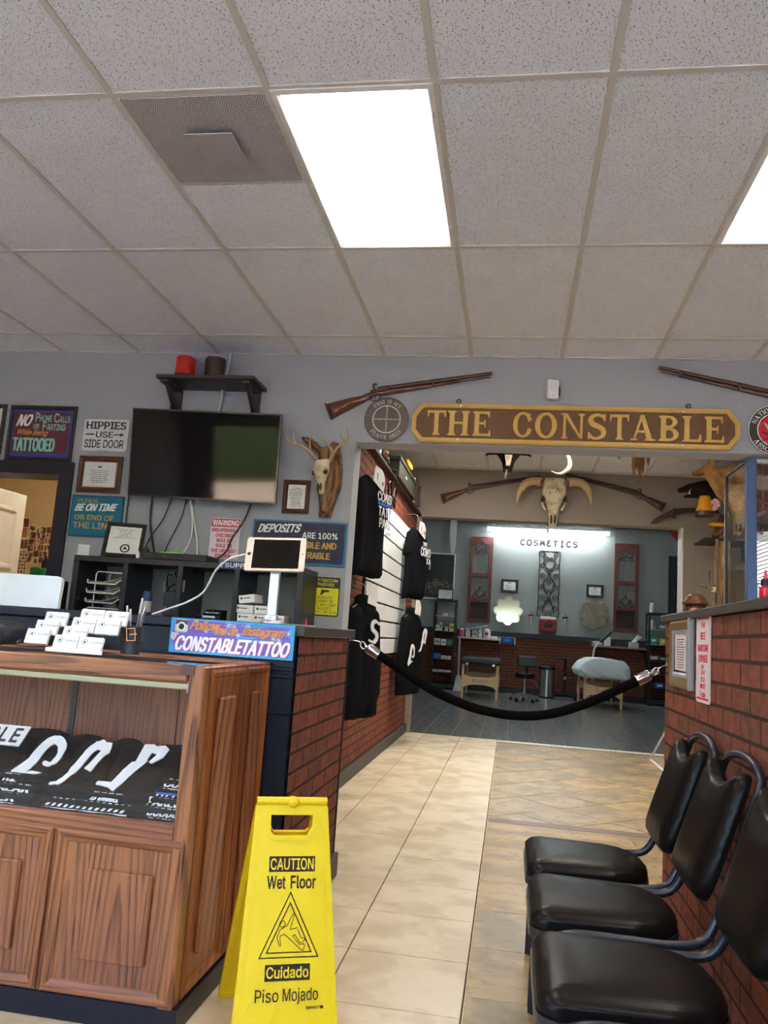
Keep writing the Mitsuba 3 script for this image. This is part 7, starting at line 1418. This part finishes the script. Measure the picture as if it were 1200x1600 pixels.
# massage tables
mat('beech', (222, 182, 136), 0.5)
mat('vinyl_teal', (36, 46, 48), 0.4, 0.4)
def massage_table(cx, y0, lb, sheet):
    t = thing('massage_table', lb, 'massage table'); y1 = y0 + 1.7; W = 0.39
    if not sheet: part(t, 'cushion', cushion(cx - W, cx + W, y0, y1, 0.655, 0.785, 0.055, 3), 'vinyl_teal', True)
    else:
        part(t, 'cushion', cushion(cx - W + 0.02, cx + W - 0.02, y0 + 0.01, y1, 0.66, 0.78, 0.05), 'vinyl_teal', True)
        sec = Polygon([(-0.47, 0.70), (-0.44, 0.60), (-0.36, 0.575), (0.30, 0.575), (0.44, 0.56), (0.47, 0.62), (0.45, 0.80), (0.36, 0.90), (0.1, 0.93), (-0.2, 0.92), (-0.36, 0.84)]).buffer(-0.06).buffer(0.06, quad_segs=8).buffer(0.02)
        v, f = pillow(sec, 0.03, 0.11, 0.14, 0.025, back=False); front = Fr((cx, y0 + 0.02, 0)); side = np.clip((0.84 - v[:, 1]) / 0.2, 0, 1) * (v[:, 2] > 0.03)
        v[:, 2] += (meshkit.noise(np.stack([v[:, 0] * 12 + v[:, 1] * 16, v[:, 1] * 3, v[:, 0] * 0], 1), 5) - 0.5) * 0.06 * side
        solo('draped_sheet', cat(front((v, f)), front(prism(sec, -1.7, 0.0))), 'sheet_blue', 'pale blue sheet draped over the right massage table', 'sheet', smooth=50)
    for sy in (y0 + 0.06, y1 - 0.1):
        for g in (-1, 1):
            part(t, 'leg', cat(cbox(cx + g * 0.335 - 0.022, cx + g * 0.335 + 0.022, sy, sy + 0.04, 0.0 if sy == y0 + 0.06 else 0.0, 0.66, 0.003), cbox(cx + g * 0.352 - 0.014, cx + g * 0.352 + 0.014, sy + 0.042, sy + 0.08, 0.17, 0.44, 0.003)), 'beech')
    v, f = prism(Polygon([(-0.355, 0.465)] + [(x, 0.452 - 0.045 * (1 - (x / 0.355) ** 2)) for x in np.linspace(-0.25, 0.25, 9)] + [(0.355, 0.465), (0.355, 0.22), (0.30, 0.20)] + [(x, 0.235 + 0.03 * (1 - (x / 0.27) ** 2)) for x in np.linspace(0.25, -0.25, 9)] + [(-0.30, 0.20), (-0.355, 0.22)]), 0, 0.022)
    E = part(t, 'end_board', Fr((cx, y0 + 0.056, 0))((v, f)), 'beech')
    part(E, 'lettering', Fr((cx, y0 + 0.034, 0))(cat(text('S', -0.135, -0.10, 0.315, 0.385, 0, 0.002), *[text(c, -0.07 + i * 0.055, -0.045 + i * 0.055, 0.325, 0.352, 0, 0.002) for i, c in enumerate('IERRA')])), 'ink')
    for g in (-1, 1): part(t, 'knob', cyl((cx + g * 0.26, y0 - 0.01, 0.66), (cx + g * 0.26, y0 + 0.05, 0.66), 0.028, None, 12), 'steel', 40); part(t, 'leg_knob', cyl((cx + g * 0.335, y0 + 0.02, 0.2), (cx + g * 0.335, y0 + 0.06, 0.2), 0.022, None, 10), 'beech', 40)
    part(t, 'rear_board', cbox(cx - 0.33, cx + 0.33, y1 - 0.1, y1 - 0.08, 0.3, 0.45), 'beech')
mat('sheet_blue', (228, 236, 242), 0.8)
massage_table(-0.56, 16.3, 'massage table with a dark cushion and light wood legs, left of the stool', False)
massage_table(1.80, 16.2, 'massage table with light wood legs under the pale blue sheet', True)
# stool
t = thing('rolling_stool', 'black rolling stool with a small backrest and chrome five star base', 'stool'); sx, sy = 0.32, 16.6
part(t, 'seat', lathe([(0, 0.565), (0.15, 0.56), (0.185, 0.54), (0.19, 0.47), (0.17, 0.45), (0, 0.45)], 28, (sx, sy, 0)), 'leather_black', 40)
part(t, 'backrest', cushion(sx - 0.155, sx + 0.225, sy - 0.22, sy - 0.15, 0.675, 0.885, 0.034), 'vinyl_teal', True)
part(t, 'back_arm', tube(spline([(sx + 0.03, sy - 0.16, 0.72), (sx + 0.03, sy - 0.14, 0.6), (sx + 0.02, sy - 0.08, 0.46)], 4), 0.022, 8), 'black', True)
part(t, 'column', lathe([(0.018, 0.45), (0.018, 0.28), (0.026, 0.28), (0.026, 0.12), (0, 0.12)], 16, (sx, sy, 0)), 'chrome', 40)
part(t, 'lever', tube([(sx + 0.02, sy, 0.44), (sx + 0.19, sy - 0.05, 0.42), (sx + 0.26, sy - 0.06, 0.30)], 0.006, 6), 'chrome', True)
for k in range(5):
    a = math.radians(20 + 72 * k); x, y = sx + 0.27 * math.cos(a), sy + 0.27 * math.sin(a)
    part(t, 'foot', tube(spline([(sx, sy, 0.14), (sx + 0.14 * math.cos(a), sy + 0.14 * math.sin(a), 0.13), (x, y, 0.075)], 4), 0.02, 8), 'chrome', True)
    part(t, 'caster', cyl((x - 0.02 * math.sin(a), y + 0.02 * math.cos(a), 0.03), (x + 0.02 * math.sin(a), y - 0.02 * math.cos(a), 0.03), 0.03, None, 12), 'black', 40)
t = thing('trash_can', 'tall stainless steel trash can with a black lid beside the stool', 'trash can')
part(t, 'body', lathe([(0, 0.02), (0.165, 0.02), (0.165, 0.60), (0, 0.6)], 32, (0.82, 18.3, 0)), 'steel', 40); part(t, 'lid', lathe([(0, 0.69), (0.14, 0.685), (0.178, 0.66), (0.182, 0.60), (0, 0.6)], 32, (0.82, 18.3, 0)), 'black', 40); part(t, 'base_ring', lathe([(0, 0.03), (0.17, 0.03), (0.172, 0.0), (0, 0)], 32, (0.82, 18.3, 0)), 'black', 40); part(t, 'pedal', cbox(0.76, 0.88, 18.08, 18.14, 0.012, 0.03, 0.003), 'black')
t = thing('tray_stand', 'black wheeled tray stand between the trash can and the right massage table', 'tray stand'); 
part(t, 'tray', cbox(0.90, 1.47, 18.0, 18.4, 0.865, 0.885, 0.003), 'black'); part(t, 'column', tube([(1.20, 18.2, 0.10), (1.20, 18.2, 0.87)], 0.024, 8), 'black', True); part(t, 'collar', tube([(1.20, 18.2, 0.42), (1.20, 18.2, 0.48)], 0.03, 10), 'alu', 40)
for k in range(4):
    a = math.radians(45 + 90 * k); part(t, 'foot', tube([(1.20, 18.2, 0.1), (1.20 + 0.32 * math.cos(a), 18.2 + 0.22 * math.sin(a), 0.07)], 0.015, 6), 'black', True); part(t, 'caster', ell((1.20 + 0.32 * math.cos(a), 18.2 + 0.22 * math.sin(a), 0.03), (0.022, 0.03, 0.03), 1), 'black', True)
t = thing('magnifier_lamp', 'white gooseneck lamp behind the right massage table', 'lamp')
part(t, 'neck', tube(spline([(1.80, 18.3, 0.12), (1.79, 18.3, 0.7), (1.80, 18.3, 1.05), (1.87, 18.28, 1.22), (1.97, 18.25, 1.32)], 6), 0.022, 8), 'white', True); part(t, 'head', tube([(1.93, 18.25, 1.28), (2.16, 18.2, 1.52)], [0.045, 0.03], 10), 'disc_dark', 40); part(t, 'base', lathe([(0, 0.1), (0.15, 0.09), (0.16, 0.0), (0, 0)], 20, (1.80, 18.3, 0.0)), 'white', 40)
d = struct('door_2', cbox(3.46, 4.28, 18.93, 19.0, 0.0, 3.30), 'black_trim', 'dark doorway at the right of the back room')
for z in (0.3, 1.8): part(d, 'panel', cbox(3.58, 4.16, 18.92, 18.93, z, z + 1.3, 0.004), 'black_wood')
solo('red_pennant', Fr((0, 9.93, 0))(prism([(1.80, 2.567), (1.925, 2.567), (1.925, 2.40)], 0, 0.01)), 'box_red', 'dark red pennant at the upper right corner of the back room opening', 'pennant')

# ---------------------------------------------------------------- side room left of the counter
OW = Fr((0, 7.4, 0)); rng = random.Random(21)
for n_, c_ in dict(photo_a=(150, 108, 74), photo_b=(104, 44, 40), photo_c=(60, 78, 92), photo_d=(196, 176, 140), photo_e=(212, 160, 70), photo_f=(70, 52, 48)).items(): mat(n_, c_, 0.5)
def snapshot(u, v, w, h, a, m, lb):
    t = thing('photo_print', lb, 'photo', 'photos pinned up in the side room'); R = Fr(OW.p(u, v, rng.uniform(0.001, 0.012)), OW.u * math.cos(a) + OW.v * math.sin(a), -OW.u * math.sin(a) + OW.v * math.cos(a))
    part(t, 'sheet', R(cbox(-w / 2, w / 2, -h / 2, h / 2, 0, 0.002)), 'cream_paper'); part(t, 'picture', R(cbox(-w / 2 + 0.006, w / 2 - 0.006, -h / 2 + 0.006, h / 2 - 0.006, 0.002, 0.003)), m)
    for k in range(3): part(t, 'figure', R(prism(affinity.translate(unary_union([Point(0, h * 0.18).buffer(h * 0.1, 4), sbox(-h * 0.13, -h * 0.3, h * 0.13, h * 0.08)]), (k - 1) * w * 0.26, rng.uniform(-0.01, 0.01)), 0.003, 0.004)), rng.choice(['photo_a', 'photo_b', 'photo_d', 'photo_f']))
pm = ['photo_a', 'photo_b', 'photo_c', 'photo_d', 'photo_e', 'photo_f']
for i, (u, v, w_, h_, m) in enumerate(((-4.97, 1.90, 0.12, 0.16, 'photo_d'), (-4.86, 1.98, 0.09, 0.10, 'photo_b'), (-4.97, 1.78, 0.14, 0.12, 'photo_c'), (-4.86, 1.88, 0.08, 0.11, 'photo_a'), (-4.84, 1.77, 0.09, 0.15, 'cream_paper'), (-4.92, 1.74, 0.08, 0.07, 'photo_e'))):
    snapshot(u, v, w_, h_, rng.uniform(-0.15, 0.15), m, 'colour photo in the left cluster on the tan side room wall')
for i in range(24):
    u, v = -4.76 + 0.058 * (i % 4) + rng.uniform(-0.012, 0.012), 1.92 - 0.062 * (i // 4) + rng.uniform(-0.012, 0.012)
    snapshot(u, v, 0.07, 0.075, rng.uniform(-0.25, 0.25), 'photo_e' if i == 11 else rng.choice(['photo_a', 'photo_b', 'photo_f', 'photo_d', 'photo_b']), 'small yellow print among the photos of the right cluster' if i == 11 else 'small colour photo in the right cluster on the tan side room wall')
t = thing('portrait_sheet', 'large sheet of many tiny portraits on the tan side room wall', 'photo sheet')
part(t, 'sheet', OW(cbox(-5.035, -4.785, 1.40, 1.715, 0.002, 0.005)), 'cream_paper')
for m in ('photo_f', 'photo_a'):
    part(t, 'portrait_field', OW(cat(*[cbox(-5.022 + i * 0.03, -5.022 + i * 0.03 + 0.02, 1.68 - j * 0.034, 1.68 - j * 0.034 + 0.024, 0.005, 0.006) for i in range(8) for j in range(9) if (i * 7 + j * 3) % 2 == (m == 'photo_a')])), m, kind='stuff')
mat('green_plastic', (24, 110, 60), 0.35)
t = thing('green_crate', 'green plastic box under the photos in the side room', 'box'); part(t, 'body', cbox(-4.62, -4.45, 7.2, 7.38, 1.30, 1.53, 0.01), 'green_plastic'); part(t, 'handle', tube(spline([(-4.6, 7.2, 1.50), (-4.58, 7.17, 1.52), (-4.5, 7.17, 1.52), (-4.48, 7.2, 1.50)], 4), 0.008, 6), 'green_plastic', True)
t = thing('side_cabinet', 'pale cabinet under the photos in the side room', 'cabinet'); part(t, 'body', cbox(-5.3, -4.3, 7.0, 7.38, 0.0, 1.30, 0.005), 'white_paint')
for x in (-5.28, -4.82): part(t, 'door', cbox(x, x + 0.52, 6.985, 7.0, 0.05, 1.25, 0.004), 'white_paint')
solo('dark_bottle', lathe([(0, 0.12), (0.012, 0.12), (0.012, 0.09), (0.03, 0.07), (0.03, 0.0), (0, 0)], 16, (-4.53, 7.3, 1.53)), 'black', 'small dark bottle on the green box in the side room', 'bottle', smooth=40)
